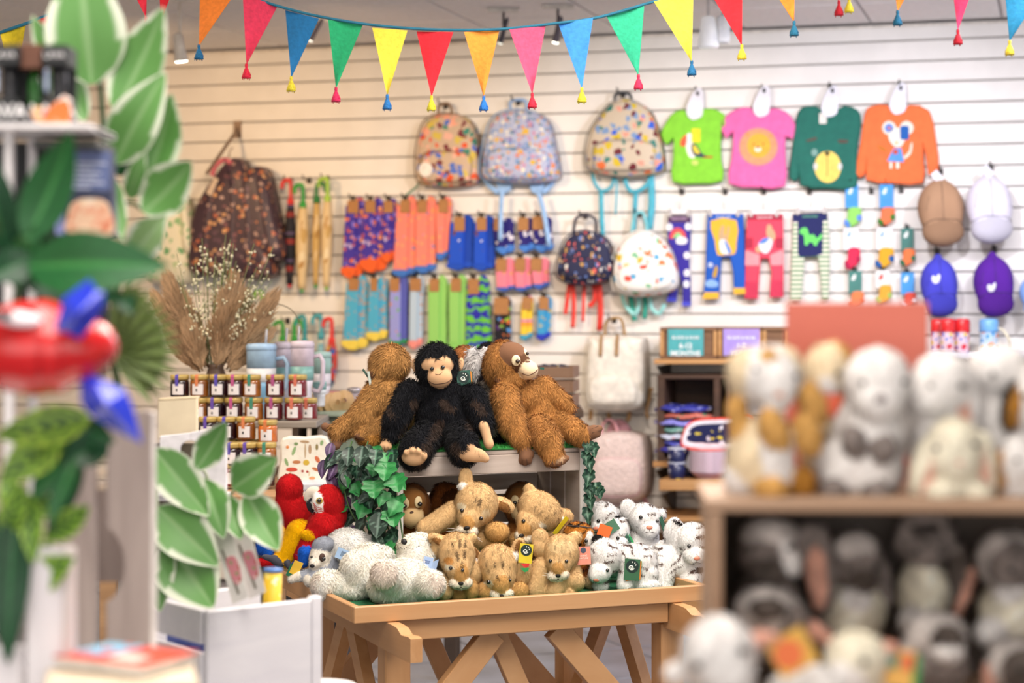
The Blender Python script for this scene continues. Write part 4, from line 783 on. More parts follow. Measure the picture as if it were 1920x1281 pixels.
plush('macaw_toy', 'scarlet plush macaw with white face, yellow belly and blue wing', 4.97, b, MC, [('disc', 602, 936, 6.4, 6.4, 0, '#b99a35', 'eye_patch', 2), ('eye', 602, 936, 4.4, '#0b0807', 1)] + [('line', [(590 + i, 940 + i * 4), (597 + i, 947 + i * 4), (606 + i, 950 + i * 3)], .7, '#b02a28', 'cheek_stripe') for i in range(4)], (12000, 5.5, .85), 'CKGW', 1.9, 2.7)
b = [('R', 543, 916, 0, 25, 27, 26, 0), ('R', 556, 968, 4, 28, 42, 30, -10), ('R', 538, 945, 0, 22, 34, 24, 0), ('Y', 528, 1010, 0, 24, 26, 22, 20), ('B', 494, 1010, 0, 12, 30, 12, 15), ('B', 505, 1035, 0, 12, 20, 12, 0), ('R', 512, 1054, -6, 484, 1052, -12, 9, 6), ('G', 520, 1046, -10, 12, 8, 8, 30), ('C', 574, 932, 14, 10, 9, 8, 0)]
plush('macaw_toy', 'scarlet plush macaw seen from behind at the tray far left', 5.1, b, MC, [], (10000, 5.5, .85), 'CG', 2.2, 3.2)
# ------------------------------------------------------------------ goods hanging on the slat wall
knit = lambda h: M(h, .85, .07, 220, .25)
def rr(x0, y0, x1, y1, r=3, n=3):
    o = []
    for cx_, cy_, a0 in ((x1 - r, y1 - r, 0), (x0 + r, y1 - r, 90), (x0 + r, y0 + r, 180), (x1 - r, y0 + r, 270)):
        for i in range(n + 1):
            a = math.radians(a0 + 90 * i / n); o.append((cx_ + r * math.cos(a), cy_ + r * math.sin(a)))
    return o
kraft = M('#b07d4c', .8, .06, 60)
def sock(label, group, card, leg, foot, bottom, toe_y, m, toe, cuff=None, heel=None, off=.05, back=None):
    """card = x0,y0,x1,y1; leg = x0,x1 (top); foot = x0,x1 (bottom), all px"""
    x0, x1 = leg; f0, f1 = foot; yt = card[1] + 3
    r, L = wthing('sock_pair', label, 'socks', (x0 + x1) / 2, (yt + bottom) / 2, group, off)
    lerp = lambda y: (x0 + (f0 - x0) * (y - yt) / (bottom - yt), x1 + (f1 - x1) * (y - yt) / (bottom - yt))
    a, b_ = lerp(toe_y); w = x1 - x0; mid = x0 + w * .62; midb = a + (b_ - a) * .62
    wslab(r, L, 'back_sock', crom([(mid - 4, yt), (x1, yt), (lerp((yt + toe_y) / 2)[1], (yt + toe_y) / 2), (b_, toe_y - 5), (midb - 4, toe_y - 4)], 3), off - .022, off - .004, back or m, .004)
    wslab(r, L, 'front_sock', [(x0, yt + (card[3] - yt) * .3), (mid, yt + (card[3] - yt) * .3), (midb, toe_y), (a, toe_y)], off - .012, off + .012, m, .006)
    ym = toe_y + (bottom - toe_y) * .55
    wslab(r, L, 'toe', crom([(a, toe_y - 1), (midb, toe_y - 1), (midb + 1, ym), (midb - 4, bottom), (f0 + (f1 - f0) * .3, bottom + 1), (f0 - 1, ym)], 3), off - .012, off + .0125, toe, .005)
    wslab(r, L, 'back_toe', crom([(midb - 5, toe_y - 5), (b_, toe_y - 5), (f1, ym - 3), (f1 - 5, bottom - 4), (midb - 4, bottom - 4)], 3), off - .022, off - .003, toe, .004)
    c0, c1, c2, c3 = card
    wslab(r, L, 'card', rr(c0, c1, c2, c3, 1.5, 2), off + .013, off + .016, kraft, .0008)
    wslab(r, L, 'hanger_tab', rr((c0 + c2) / 2 - 2, c1 - 5, (c0 + c2) / 2 + 3, c1 + 1, 1, 1), off + .0135, off + .0155, M('#4a3a30', .5), .0005)
    return r
SG = 'patterned socks on the slat wall'
purp = PAT('#4434a0', ['#e8762f', '#f09a4a', '#d6613a', '#8a7be0', '#c9b3d8', '#4434a0'], 42, .42, .85)
for lb, cd, lg, ft, bt, ty in (('purple socks with orange planets and orange toes, leftmost of three', (651, 376, 672, 400), (647, 682), (640, 679), 521, 502), ('purple socks with orange planets and orange toes, middle of three', (684, 376, 704, 399), (681, 717), (675, 724), 510, 487), ('purple socks with orange planets and orange toes, rightmost and shortest', (719, 377, 737, 399), (717, 743), (716, 738), 493, 476)):
    sock(lb, SG, cd, lg, ft, bt, ty, purp, knit('#f0662a'))
coral = PAT('#f98a78', ['#f3a25c', '#7c86b8', '#f98a78', '#f9b070', '#f98a78'], 45, .3, .85)
for lb, cd, lg, ft, bt, ty in (('coral pink socks with blue toes, leftmost of three long pairs', (750, 375, 768, 399), (743, 780), (736, 778), 519, 507), ('coral pink socks with blue toes, middle of three long pairs', (782, 375, 800, 399), (779, 817), (778, 815), 512, 500), ('coral pink socks with blue toes, shorter pair on the right', (822, 374, 839, 399), (816, 846), (818, 838), 488, 476)):
    sock(lb, SG, cd, lg, ft, bt, ty, coral, knit('#4279cc'))
bl = PAT('#1d53cf', ['#1d53cf', '#e9edf6', '#6a4048', '#1d53cf', '#1d53cf'], 32, .34, .85)
sock('bright blue socks with white clouds, left pair', SG, (851, 407, 871, 434), (844, 886), (838, 886), 506, 496, bl, knit('#1f52c4'), back=knit('#1846b0'))
sock('bright blue socks with white clouds, right pair', SG, (893, 408, 912, 433), (888, 926), (887, 926), 507, 497, bl, knit('#1f52c4'), back=knit('#1846b0'))
nv = PAT('#2a2378', ['#e9e6f2', '#2a2378', '#f0eef6', '#2a2378'], 34, .4, .85)
for lb, cd, lg, ft, bt, ty in (('navy ankle socks with white spots under the pale blue strap', (926, 409, 942, 433), (921, 961), (932, 963), 477, 464), ('navy ankle socks with white spots, middle pair beside pale blue strap', (971, 408, 991, 433), (970, 998), (974, 1002), 473, 461), ('navy ankle socks with white spots, rightmost pair', (998, 406, 1019, 431), (996, 1032), (1004, 1036), 473, 461)):
    sock(lb, SG, cd, lg, ft, bt, ty, nv, knit('#4a84d6'))
pk = PAT('#f1889a', ['#f1889a', '#d8a05a', '#f1889a'], 30, .3, .85)
for lb, cd, lg, ft, bt, ty in (('short pink socks with blue heels, left of three', (930, 485, 950, 509), (928, 963), (931, 965), 546, 540), ('short pink socks with blue heels, middle of three', (966, 484, 985, 509), (963, 995), (966, 996), 546, 540), ('short pink socks with blue heels, right of three', (995, 484, 1016, 508), (994, 1028), (1000, 1028), 542, 534)):
    sock(lb, SG, cd, lg, ft, bt, ty, pk, knit('#3f68c0'))
te = PAT('#51b2d6', ['#d59a6c', '#c98f66', '#51b2d6'], 52, .36, .85, (1, 1, 1), .35)
sock('teal socks with tan squares and yellow toes, larger pair', SG, (653, 522, 672, 545), (649, 687), (641, 688), 656, 639, te, knit('#f1d95a'))
sock('teal socks with tan squares and yellow toes, smaller pair', SG, (694, 522, 707, 546), (690, 724), (687, 725), 639, 624, te, knit('#f1d95a'))
sock('lavender socks with green toes', SG, (731, 522, 749, 546), (730, 763), (729, 762), 648, 641, PAT('#9a9fe0', ['#9a9fe0', '#e98a4a', '#6cb860', '#9a9fe0'], 26, .3, .85, (1, 1, 1.6)), knit('#2f9a52'), back=knit('#5a62b8'))
sock('pale blue socks with brown dots and pink toes', SG, (769, 522, 789, 546), (768, 793), (766, 790), 654, 640, PAT('#b9cfe2', ['#c08258', '#b87a50'], 40, .28, .85, (1, 1, 1), .2), knit('#f5968c'))
gs = BANDS([(0, '#9ad870'), (.8, '#86c45c')], .008)
sock('lime green socks with fine stripes, left pair', SG, (805, 523, 823, 547), (802, 837), (802, 836), 656, 644, gs, knit('#8fd068'))
sock('lime green socks with fine stripes, right pair', SG, (845, 522, 864, 547), (840, 874), (841, 873), 656, 644, gs, knit('#8fd068'))
sock('long navy socks with wavy green bands', SG, (877, 523, 898, 552), (874, 915), (872, 920), 668, 655, BANDS([(0, '#2623a8'), (.55, '#6cc83a')], .05, wob=.09), knit('#2623a8'))
sock('black socks with multicoloured spots behind the apes', SG, (926, 558, 954, 590), (925, 956), (927, 956), 645, 634, PAT('#17151d', ['#e8793a', '#5aa0e8', '#9ad23c', '#5a2f7a', '#17151d'], 46, .42, .85), knit('#22202a'))
sock('small yellow and pink socks with teal toes', SG, (979, 557, 997, 581), (977, 998), (975, 996), 638, 629, BANDS([(0, '#f4cf3a'), (.7, '#f2a63a'), (.9, '#d986b8')], .12), knit('#49a3c4'))
sock('small blue socks with yellow flowers and dark toes', SG, (1010, 557, 1029, 581), (1008, 1033), (1006, 1030), 638, 628, PAT('#3f9fd2', ['#c8b25a', '#3f9fd2', '#d6bd5c'], 46, .34, .85), knit('#2f3fc0'))
pegs([(662, 371), (695, 371), (729, 371), (760, 370), (792, 370), (831, 369), (862, 403), (903, 403), (981, 403), (1009, 402), (940, 480), (976, 480), (1006, 480), (663, 518), (701, 518), (741, 518), (780, 518), (815, 518), (855, 518), (888, 518), (940, 553), (989, 553), (1020, 553)], .05)
# backpacks
def backpack(label, pts, m, piping, off0, off1, seam=None, group='backpacks on the slat wall', handle=None, hm=None, pocket=None):
    cx_ = sum(p[0] for p in pts) / len(pts); cy_ = sum(p[1] for p in pts) / len(pts)
    r, L = wthing('backpack', label, 'backpack', cx_, cy_, group, off0); o = crom(pts, 4)
    wslab(r, L, 'bag_body', o, off0, off1, m, pil=True, prof=((1, 0), (1, .55), (.985, .75), (.93, .9), (.8, .96), (.45, 1)))
    q = [L(x, y, off0 + (off1 - off0) * .55) for x, y in o]; mesh_obj('piping', *tube(q + [q[0]], .004, 6), piping, r, True)
    if handle: mesh_obj('handle', *tube([L(x, y, off0 + .05) for x, y in crom(handle, 4, False)], .008, 6), hm or piping, r, True)
    if pocket:
        wslab(r, L, 'front_pocket', crom(pocket, 4), off1 - .03, off1 + .022, m, pil=True, prof=((1, 0), (1, .55), (.97, .8), (.85, .95), (.5, 1)))
        q = [L(x, y, off1 + .008) for x, y in crom(pocket, 4)]; mesh_obj('zip', *tube(q + [q[0]], .0028, 6), piping, r, True)
    return r, L
def strap(r, L, name, pts, w, m, off=.05):
    """flat webbing along px points"""
    c = crom(pts, 4, False); v = []; f = []
    for i, p in enumerate(c):
        a = np.array(c[max(0, i - 1)]); b_ = np.array(c[min(len(c) - 1, i + 1)]); t = b_ - a; t = t / (np.linalg.norm(t) + 1e-9); n_ = np.array((-t[1], t[0])) * w / 2
        for s in (1, -1):
            for o_ in (off, off + .004): v.append(L(p[0] + s * n_[0], p[1] + s * n_[1], o_))
    for i in range(len(c) - 1):
        k = i * 4
        for a_, b_ in ((0, 1), (1, 3), (3, 2), (2, 0)): f.append((k + a_, k + b_, k + 4 + b_, k + 4 + a_))
    f += [(0, 2, 3, 1), (len(v) - 4, len(v) - 3, len(v) - 1, len(v) - 2)]
    return mesh_obj(name, v, f, m, r, True)
art = PAT('#cdb398', ['#e8582c', '#d8bf52', '#3f8a76', '#f4a98e', '#5876c8', '#7a2f35', '#f2b9a4', '#cdb398'], 27, .48)
r, L = backpack('cream backpack with orange and green fruit print and white badge', [(790, 235), (810, 217), (838, 212), (866, 218), (884, 240), (892, 285), (893, 330), (882, 345), (835, 350), (790, 345), (779, 330), (778, 285)], art, M('#8a7058', .6), .03, .13, handle=[(822, 215), (824, 198), (842, 195), (848, 214)], pocket=[(792, 290), (838, 284), (880, 292), (880, 330), (872, 340), (800, 340), (790, 330)])
wslab(r, L, 'badge', ell(798, 318, 13, 14), .158, .163, M('#efe6dc', .5), .001)
strap(r, L, 'strap', [(786, 340), (782, 350), (772, 358), (762, 366)], 4, M('#2f7a62', .7))
flor = PAT('#b4bcd8', ['#e6b93c', '#7f9fd0', '#e08a5a', '#8a80b8', '#f0ead8', '#5a86a0', '#c99ab8'], 46, .45)
r, L = backpack('pale blue floral backpack with light blue shoulder straps', [(918, 228), (938, 210), (970, 205), (1002, 211), (1024, 230), (1034, 270), (1043, 318), (1034, 338), (970, 343), (908, 336), (898, 315), (906, 265)], flor, M('#8fb4e2', .6), .03, .15, handle=[(958, 206), (958, 190), (984, 188), (988, 206)], pocket=[(915, 285), (970, 276), (1024, 286), (1026, 322), (1012, 334), (928, 333), (912, 322)])
lb = M('#9cc3f0', .7)
for q in ([(904, 320), (914, 345), (935, 362)], [(1040, 320), (1034, 345), (1016, 362)]): strap(r, L, 'strap', q, 10, lb, .04)
wslab(r, L, 'strap_pad', [(928, 341), (960, 343), (956, 356), (945, 364), (936, 362)], .03, .05, lb, .003); wslab(r, L, 'strap_pad', [(990, 343), (1021, 342), (1016, 358), (1008, 366), (996, 360)], .03, .05, lb, .003)
strap(r, L, 'strap', [(941, 360), (939, 400), (938, 452)], 8, lb, .11); strap(r, L, 'strap', [(1010, 362), (1020, 400), (1030, 462)], 9, lb, .11)
r, L = backpack('cream backpack with bright scribble print and teal straps', [(1128, 210), (1145, 192), (1166, 184), (1196, 192), (1218, 212), (1232, 255), (1240, 300), (1232, 322), (1170, 331), (1108, 322), (1095, 298), (1102, 250)], PAT('#c9baa4', ['#2f5fd0', '#2a7a70', '#e0703a', '#d0b62c', '#6a1f2a', '#e29a86', '#7a98c0', '#c9baa4'], 27, .46), M('#a09a90', .6), .03, .15, handle=[(1152, 190), (1156, 176), (1180, 176), (1184, 192)], hm=M('#3a3f45', .6), pocket=[(1116, 270), (1170, 262), (1222, 270), (1226, 305), (1214, 318), (1122, 318), (1112, 305)])
tl = M('#4fb3c8', .7)
strap(r, L, 'strap', [(1108, 305), (1114, 340), (1128, 358), (1146, 350), (1152, 328)], 6, tl, .05); strap(r, L, 'strap', [(1171, 328), (1176, 350), (1190, 360), (1214, 345), (1236, 305)], 8, tl, .05)
strap(r, L, 'strap', [(1127, 358), (1128, 400), (1130, 442)], 9, tl, .05); strap(r, L, 'strap', [(1192, 360), (1190, 400), (1188, 432)], 9, tl, .05); strap(r, L, 'strap', [(1220, 330), (1222, 380), (1217, 430)], 13, tl, .045); strap(r, L, 'strap', [(1156, 335), (1156, 365), (1154, 402)], 4, tl, .045)
r, L = backpack('navy kids backpack with rocket print and red straps', [(1050, 470), (1062, 445), (1092, 432), (1122, 440), (1140, 465), (1145, 510), (1130, 528), (1090, 535), (1052, 527), (1040, 508)], PAT('#232748', ['#e9e4dc', '#e8685a', '#d8a85a', '#232748', '#6a86c8', '#232748'], 58, .36, .75, (1, 1, .6)), M('#1d2040', .6), .04, .17, handle=[(1075, 440), (1080, 410), (1100, 404), (1116, 412), (1118, 438)], hm=M('#3c3a48', .7), pocket=[(1056, 492), (1092, 484), (1130, 490), (1132, 514), (1092, 524), (1056, 516)])
rd = M('#ea3f34', .7)
for q, w in (([(1068, 530), (1064, 560), (1060, 590)], 8), ([(1074, 530), (1076, 575), (1074, 615)], 8), ([(1096, 530), (1094, 570), (1093, 603)], 6), ([(1112, 525), (1116, 560), (1104, 575)], 9), ([(1122, 525), (1126, 575), (1124, 620)], 11)): strap(r, L, 'strap', q, w, rd, .05)
r, L = backpack('white kids backpack with pastel animal print and mint straps', [(1150, 480), (1168, 448), (1200, 432), (1232, 442), (1254, 472), (1266, 520), (1256, 545), (1205, 556), (1158, 548), (1146, 525)], PAT('#f3f0ea', ['#e87a44', '#dcb832', '#5aa8d0', '#7abf90', '#e8503c', '#f3f0ea', '#f3f0ea'], 28, .38), M('#f0ede6', .6), .04, .18, handle=[(1184, 438), (1190, 405), (1206, 400), (1214, 436)], hm=M('#7fc9d2', .7), pocket=[(1160, 505), (1205, 496), (1252, 503), (1254, 535), (1206, 546), (1162, 538)])
mn = M('#9fe0dc', .7)
strap(r, L, 'strap', [(1166, 550), (1172, 572), (1190, 590), (1198, 570), (1196, 552)], 8, mn, .05); strap(r, L, 'strap', [(1218, 552), (1222, 578), (1236, 588), (1246, 570)], 8, mn, .05); strap(r, L, 'strap', [(1182, 552), (1186, 580), (1190, 602)], 10, M('#2f9a86', .7), .045); strap(r, L, 'strap', [(1208, 552), (1210, 575), (1208, 598)], 9, M('#2f9a86', .7), .045)
r, L = backpack('cream canvas rucksack with tan leather straps', [(1100, 640), (1110, 632), (1150, 630), (1192, 633), (1203, 642), (1206, 700), (1204, 755), (1190, 768), (1148, 772), (1106, 767), (1094, 752), (1095, 700)], M('#ebe5d8', .85, .06, 25, .4), M('#e0d8c8', .8), .03, .2, handle=[(1134, 634), (1138, 602), (1164, 598), (1172, 634)], hm=M('#a98654', .6), pocket=[(1106, 712), (1150, 704), (1186, 712), (1192, 748), (1178, 758), (1118, 758), (1104, 748)])
tn = M('#a98252', .6)
for x in (1128, 1158): strap(r, L, 'leather_strap', [(x, 628), (x - 1, 645), (x - 2, 668)], 6, tn, .205)
for q, w in (([(1108, 765), (1108, 778), (1106, 788)], 7), ([(1140, 770), (1142, 782), (1140, 790)], 7), ([(1180, 766), (1180, 780), (1176, 790)], 7), ([(1206, 720), (1220, 735), (1212, 770), (1216, 785)], 5), ([(1205, 750), (1216, 738), (1224, 728)], 6)): strap(r, L, 'leather_strap', q, w, tn, .06)
r, L = backpack('pale pink fluffy rucksack hanging beside the crate', [(1108, 826), (1124, 815), (1155, 812), (1190, 816), (1206, 830), (1212, 880), (1208, 925), (1190, 942), (1150, 946), (1112, 940), (1100, 922), (1102, 870)], M('#e6d2cb', .95, .1, 90, .9), M('#e2b9bd', .8), .03, .22, handle=[(1128, 822), (1130, 796), (1142, 787), (1154, 796), (1160, 824)], hm=M('#e6a9b2', .7), pocket=[(1112, 868), (1155, 860), (1196, 868), (1200, 915), (1186, 930), (1124, 930), (1110, 915)])
wslab(r, L, 'back_panel', crom([(1140, 800), (1158, 786), (1176, 796), (1184, 822), (1140, 822)], 3), .04, .06, M('#b8868e', .8), .004); strap(r, L, 'strap', [(1205, 925), (1212, 948), (1206, 960)], 9, M('#e3aab4', .7), .04)
pegs([(836, 197), (972, 190), (1168, 176), (1098, 404), (1200, 400), (1152, 598), (1142, 786)], .12)
# T-shirts on white hangers
def tshirt(label, pts, col, hang, prints, back=None):
    cx_ = sum(p[0] for p in pts) / len(pts); r, L = wthing('t_shirt', label, 'shirt', cx_, 275, 'childrens tops on hangers', .06)
    m = M(col, .85, .04, 25, .3)
    wslab(r, L, 'shirt_body', crom(pts, 2), .035, .065, m, .008)
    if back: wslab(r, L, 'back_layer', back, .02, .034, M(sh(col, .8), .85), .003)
    hx, hy = hang
    wslab(r, L, 'hanger', crom([(hx - 6, hy - 18), (hx + 6, hy - 30), (hx + 14, hy - 26), (hx + 16, hy - 10), (hx + 15, hy + 10), (hx + 12, hy + 24), (hx - 4, hy + 30), (hx - 14, hy + 22), (hx - 16, hy + 8)], 3), .07, .076, M('#e8e6ee', .5, .04), .002)
    mesh_obj('hook', *ball(L(hx + 5, hy - 20, .08), (.008, .004, .012), 8, 6), M('#1c1a1c', .4), r, True)
    for nm, pp, cc, z in prints: wslab(r, L, nm, pp, .0645, .0655 + z * .0008, M(cc, .8, .04, 60), 0)
    return r, L
tshirt('lime green T-shirt printed with a toucan', [(1288, 207), (1265, 209), (1248, 230), (1238, 252), (1250, 272), (1262, 258), (1261, 300), (1260, 341), (1308, 344), (1354, 339), (1351, 300), (1351, 246), (1360, 240), (1362, 222), (1345, 206), (1318, 204), (1303, 222)], '#86d238', (1303, 195),
       [('print', crom([(1288, 252), (1297, 252), (1300, 275), (1303, 295), (1292, 294), (1286, 275)], 3), '#f0ede4', 1), ('print', crom([(1287, 252), (1277, 262), (1276, 273), (1286, 273)], 3), '#e8623a', 2), ('print', crom([(1297, 270), (1306, 272), (1316, 288), (1326, 294), (1306, 294), (1297, 284)], 3), '#27355a', 2), ('print', crom([(1299, 272), (1306, 276), (1312, 288), (1302, 286)], 3), '#e8d23c', 3), ('print', [(1318, 293), (1336, 293), (1336, 296), (1318, 296)], '#d0392f', 2), ('price_tag', rr(1297, 241, 1313, 267, 1, 1), '#eedb2c', 6), ('print', ell(1303, 305, 7, 5), '#c8d870', 1)])
rays = [(1422 + (38 if i % 2 else 34) * math.cos(i * math.pi / 32), 275 + (37 if i % 2 else 33) * math.sin(i * math.pi / 32)) for i in range(64)]
tshirt('pink T-shirt printed with a round lion face', [(1406, 201), (1380, 204), (1362, 216), (1348, 232), (1361, 260), (1374, 247), (1370, 300), (1366, 345), (1418, 352), (1470, 350), (1472, 300), (1472, 256), (1486, 262), (1491, 234), (1474, 210), (1447, 202), (1425, 217)], '#ec6aa8', (1428, 190),
       [('print', rays, '#ef9a70', 1), ('print', ell(1423, 273, 22, 23, 24), '#f7ad3c', 2), ('print', ell(1402, 252, 4, 4), '#e8985a', 3), ('print', ell(1445, 254, 4, 4), '#e8985a', 3), ('print', ell(1421, 280, 6.5, 5), '#fbe8d0', 3), ('print', ell(1421, 276, 3, 2), '#3a2a28', 4), ('print', ell(1413, 270, 1.5, 1.5, 8), '#3a2a28', 4), ('print', ell(1431, 270, 1.5, 1.5, 8), '#3a2a28', 4)])
tshirt('dark green long-sleeved top printed with a yellow bear muzzle', [(1530, 199), (1502, 202), (1492, 225), (1485, 275), (1479, 333), (1496, 336), (1499, 300), (1500, 348), (1552, 353), (1605, 351), (1606, 300), (1608, 270), (1614, 230), (1608, 206), (1582, 198), (1555, 213)], '#1f6a5c', (1556, 190),
       [('print', ell(1552, 313, 25, 30, 24), '#f2d268', 1), ('print', ell(1529, 312, 4, 7), '#d8d4d0', 2), ('print', ell(1575, 312, 4, 7), '#d8d4d0', 2), ('print', crom([(1546, 285), (1556, 285), (1551, 293)], 3), '#1d1a18', 3), ('print', [(1550.5, 292), (1551.8, 292), (1551.8, 330), (1550.5, 330)], '#8a6a3c', 3), ('print', crom([(1512, 263), (1530, 257), (1530, 262), (1514, 266)], 2), '#5a4a40', 2), ('print', crom([(1572, 262), (1590, 263), (1588, 268), (1573, 268)], 2), '#5a4a40', 2), ('tag_card', rr(1536, 212, 1550, 232, 1, 1), '#e9e2d8', 6), ('print', ell(1527, 286, 6, 7), '#7fa49a', 1)])
tshirt('orange long-sleeved top printed with a mouse in blue dress', [(1662, 196), (1632, 199), (1620, 215), (1612, 270), (1603, 326), (1620, 329), (1628, 290), (1623, 337), (1676, 344), (1730, 343), (1731, 300), (1733, 262), (1740, 328), (1760, 318), (1754, 260), (1742, 207), (1705, 196), (1687, 212)], '#f3753f', (1684, 185),
       [('print', ell(1667, 240, 13, 13), '#ece0cf', 1), ('print', ell(1667, 240, 8, 8), '#4f8fe0', 2), ('print', ell(1667, 240, 3, 3), '#e06a50', 3), ('print', ell(1700, 240, 13, 13), '#ece0cf', 1), ('print', crom([(1670, 242), (1690, 240), (1698, 256), (1690, 274), (1676, 274), (1666, 258)], 3), '#efe6d6', 2), ('print', [(1676, 278), (1690, 278), (1695, 304), (1663, 302)], '#5a9be6', 2), ('print', ell(1679, 285, 5, 5), '#c8503c', 3), ('print', [(1668, 304), (1673, 304), (1673, 316), (1668, 316)], '#efe6d6', 2), ('print', [(1680, 304), (1686, 304), (1686, 316), (1680, 316)], '#efe6d6', 2), ('print', crom([(1694, 294), (1704, 284), (1708, 268), (1711, 270), (1708, 288), (1697, 298)], 3), '#f3d9c4', 2), ('print', ell(1681, 268, 2.5, 2.5, 8), '#e8b23c', 4), ('tag_card', rr(1688, 236, 1704, 262, 4, 3), '#1d5fb0', 6), ('print', crom([(1645, 273), (1655, 275), (1665, 284), (1652, 282)], 2), '#c8762a', 2)])
# leggings
def leggings(label, pts, m, parts, clips, cx_, cy_, brand=None):
    r, L = wthing('leggings', label, 'leggings', cx_, cy_, 'childrens leggings on clip hangers', .05)
    wslab(r, L, 'leggings_body', pts, .03, .055, m, .006)
    for nm, pp, cc, z in parts: wslab(r, L, nm, pp, .0545, .0558 + z * .0008, cc if not isinstance(cc, str) else knit(cc), 0)
    if brand:
        q = L.xz(brand[0], brand[1], .058); text('BLADE & ROSE', .011, M(brand[2], .6, 0), r, (q[0], -(.0585 - L.off), q[1]), bold=.0003)
    a, b_ = clips; wslab(r, L, 'hanger_bar', rr(a[0], a[1] - 4, b_[0], b_[1] + 2, 1.5, 2), .056, .062, M('#eeeef2', .4), .001)
    for c in clips: wslab(r, L, 'clip', rr(c[0] - 3, c[1] - 6, c[0] + 3, c[1] + 9, 1.5, 2), .055, .068, M('#b9b4b4', .3, metal=.4), .001)
    mx = (a[0] + b_[0]) / 2; mesh_obj('hanger_hook', *tube([L(mx, a[1] - 3, .058), L(mx, a[1] - 18, .058), L(mx + 3, a[1] - 28, .058), L(mx + 8, a[1] - 24, .058)], .0025, 6), M('#c8c8cc', .3, metal=.5), r, True)
    return r, L
pl = knit('#3a2f9c')
leggings('purple leggings with a rainbow cloud patch', [(1252, 404), (1294, 404), (1293, 450), (1291, 490), (1293, 530), (1294, 573), (1279, 574), (1279, 540), (1272, 492), (1270, 540), (1267, 566), (1250, 566), (1256, 530), (1253, 480), (1251, 440)], pl,
         [('waistband', [(1252, 404), (1294, 404), (1294, 417), (1252, 417)], '#5a3f5c', 1), ('print', crom([(1255, 445), (1262, 430), (1274, 427), (1284, 436), (1286, 446), (1278, 446), (1270, 438), (1262, 448)], 3), '#e2565a', 2), ('print', crom([(1262, 446), (1268, 437), (1276, 438), (1278, 446), (1270, 446)], 3), '#8fd08a', 3), ('print', crom([(1267, 452), (1274, 443), (1288, 448), (1286, 457), (1272, 458)], 3), '#f3f1f4', 4)] + [('print', ell(x, y, 6, 7), '#f0eef4', 2) for x, y in ((1255, 426), (1290, 425), (1288, 479), (1288, 512), (1287, 533))] + [('cuff', [(1279, 566), (1294, 566), (1294, 574), (1279, 574)], '#4a4fd0', 2), ('cuff', [(1251, 558), (1267, 558), (1267, 566), (1250, 566)], '#4a4fd0', 2)], ((1256, 398), (1291, 398)), 1272, 480, (1273, 410, '#d8b8d8'))
leggings('blue leggings with yellow bib panel and rabbit', [(1326, 401), (1392, 401), (1395, 450), (1396, 500), (1398, 551), (1376, 552), (1374, 510), (1368, 482), (1352, 482), (1349, 520), (1348, 560), (1317, 561), (1322, 520), (1324, 450)], knit('#1d5cc0'),
         [('bib_panel', crom([(1332, 414), (1381, 413), (1381, 455), (1378, 476), (1362, 478), (1345, 478), (1340, 450)], 2), '#f3b93a', 1), ('print', crom([(1348, 448), (1352, 425), (1358, 424), (1358, 440), (1362, 440), (1364, 425), (1368, 428), (1365, 445), (1362, 456)], 3), '#c9a882', 2), ('print', crom([(1349, 452), (1360, 450), (1370, 468), (1368, 476), (1352, 474)], 3), '#eef0f6', 3), ('print', crom([(1358, 452), (1364, 456), (1371, 472), (1366, 475)], 3), '#5a8ae0', 4), ('print', crom([(1336, 518), (1342, 498), (1346, 505), (1342, 520)], 3), '#c9a03a', 2), ('print', crom([(1322, 530), (1334, 524), (1346, 530), (1344, 538), (1326, 538)], 3), '#8fb8ea', 2), ('print', ell(1332, 497, 5, 5), '#b9c3dc', 2), ('cuff', [(1321, 548), (1348, 548), (1348, 560), (1317, 561)], '#f3b93a', 2), ('cuff', [(1375, 540), (1397, 540), (1398, 551), (1376, 552)], '#f3b93a', 2)], ((1332, 398), (1383, 398)), 1358, 480, (1357, 407, '#dfe8fa'))
leggings('red and pink striped leggings with a rabbit patch', [(1401, 402), (1467, 402), (1468, 450), (1468, 500), (1468, 557), (1443, 558), (1446, 510), (1440, 485), (1426, 485), (1422, 520), (1420, 561), (1396, 560), (1397, 510), (1398, 450)], knit('#ee4a62'),
         [('waistband', [(1401, 402), (1467, 402), (1467, 413), (1401, 413)], '#b03048', 1), ('stripe', [(1398, 446), (1412, 446), (1412, 466), (1398, 466)], '#b52f48', 1), ('stripe', [(1454, 446), (1468, 446), (1468, 466), (1454, 466)], '#b52f48', 1), ('stripe', [(1398, 469), (1424, 478), (1424, 498), (1397, 498)], '#ff9aa0', 1), ('stripe', [(1444, 478), (1468, 468), (1468, 497), (1445, 498)], '#ff9aa0', 1), ('stripe', [(1397, 528), (1421, 528), (1420, 560), (1396, 560)], '#cf3a58', 1), ('stripe', [(1445, 526), (1468, 526), (1468, 557), (1443, 558)], '#cf3a58', 1), ('print', crom([(1437, 440), (1438, 424), (1444, 421), (1449, 430), (1454, 440), (1452, 450), (1444, 450)], 3), '#c9a882', 2), ('print', crom([(1422, 456), (1436, 446), (1448, 450), (1446, 464), (1438, 475), (1428, 472)], 3), '#eceef5', 3), ('print', crom([(1422, 456), (1432, 447), (1442, 447), (1434, 456)], 3), '#5a8ae0', 4), ('print', ell(1422, 468, 6, 6), '#c9a882', 2)], ((1408, 398), (1456, 398)), 1433, 480, (1434, 408, '#fbe6ea'))
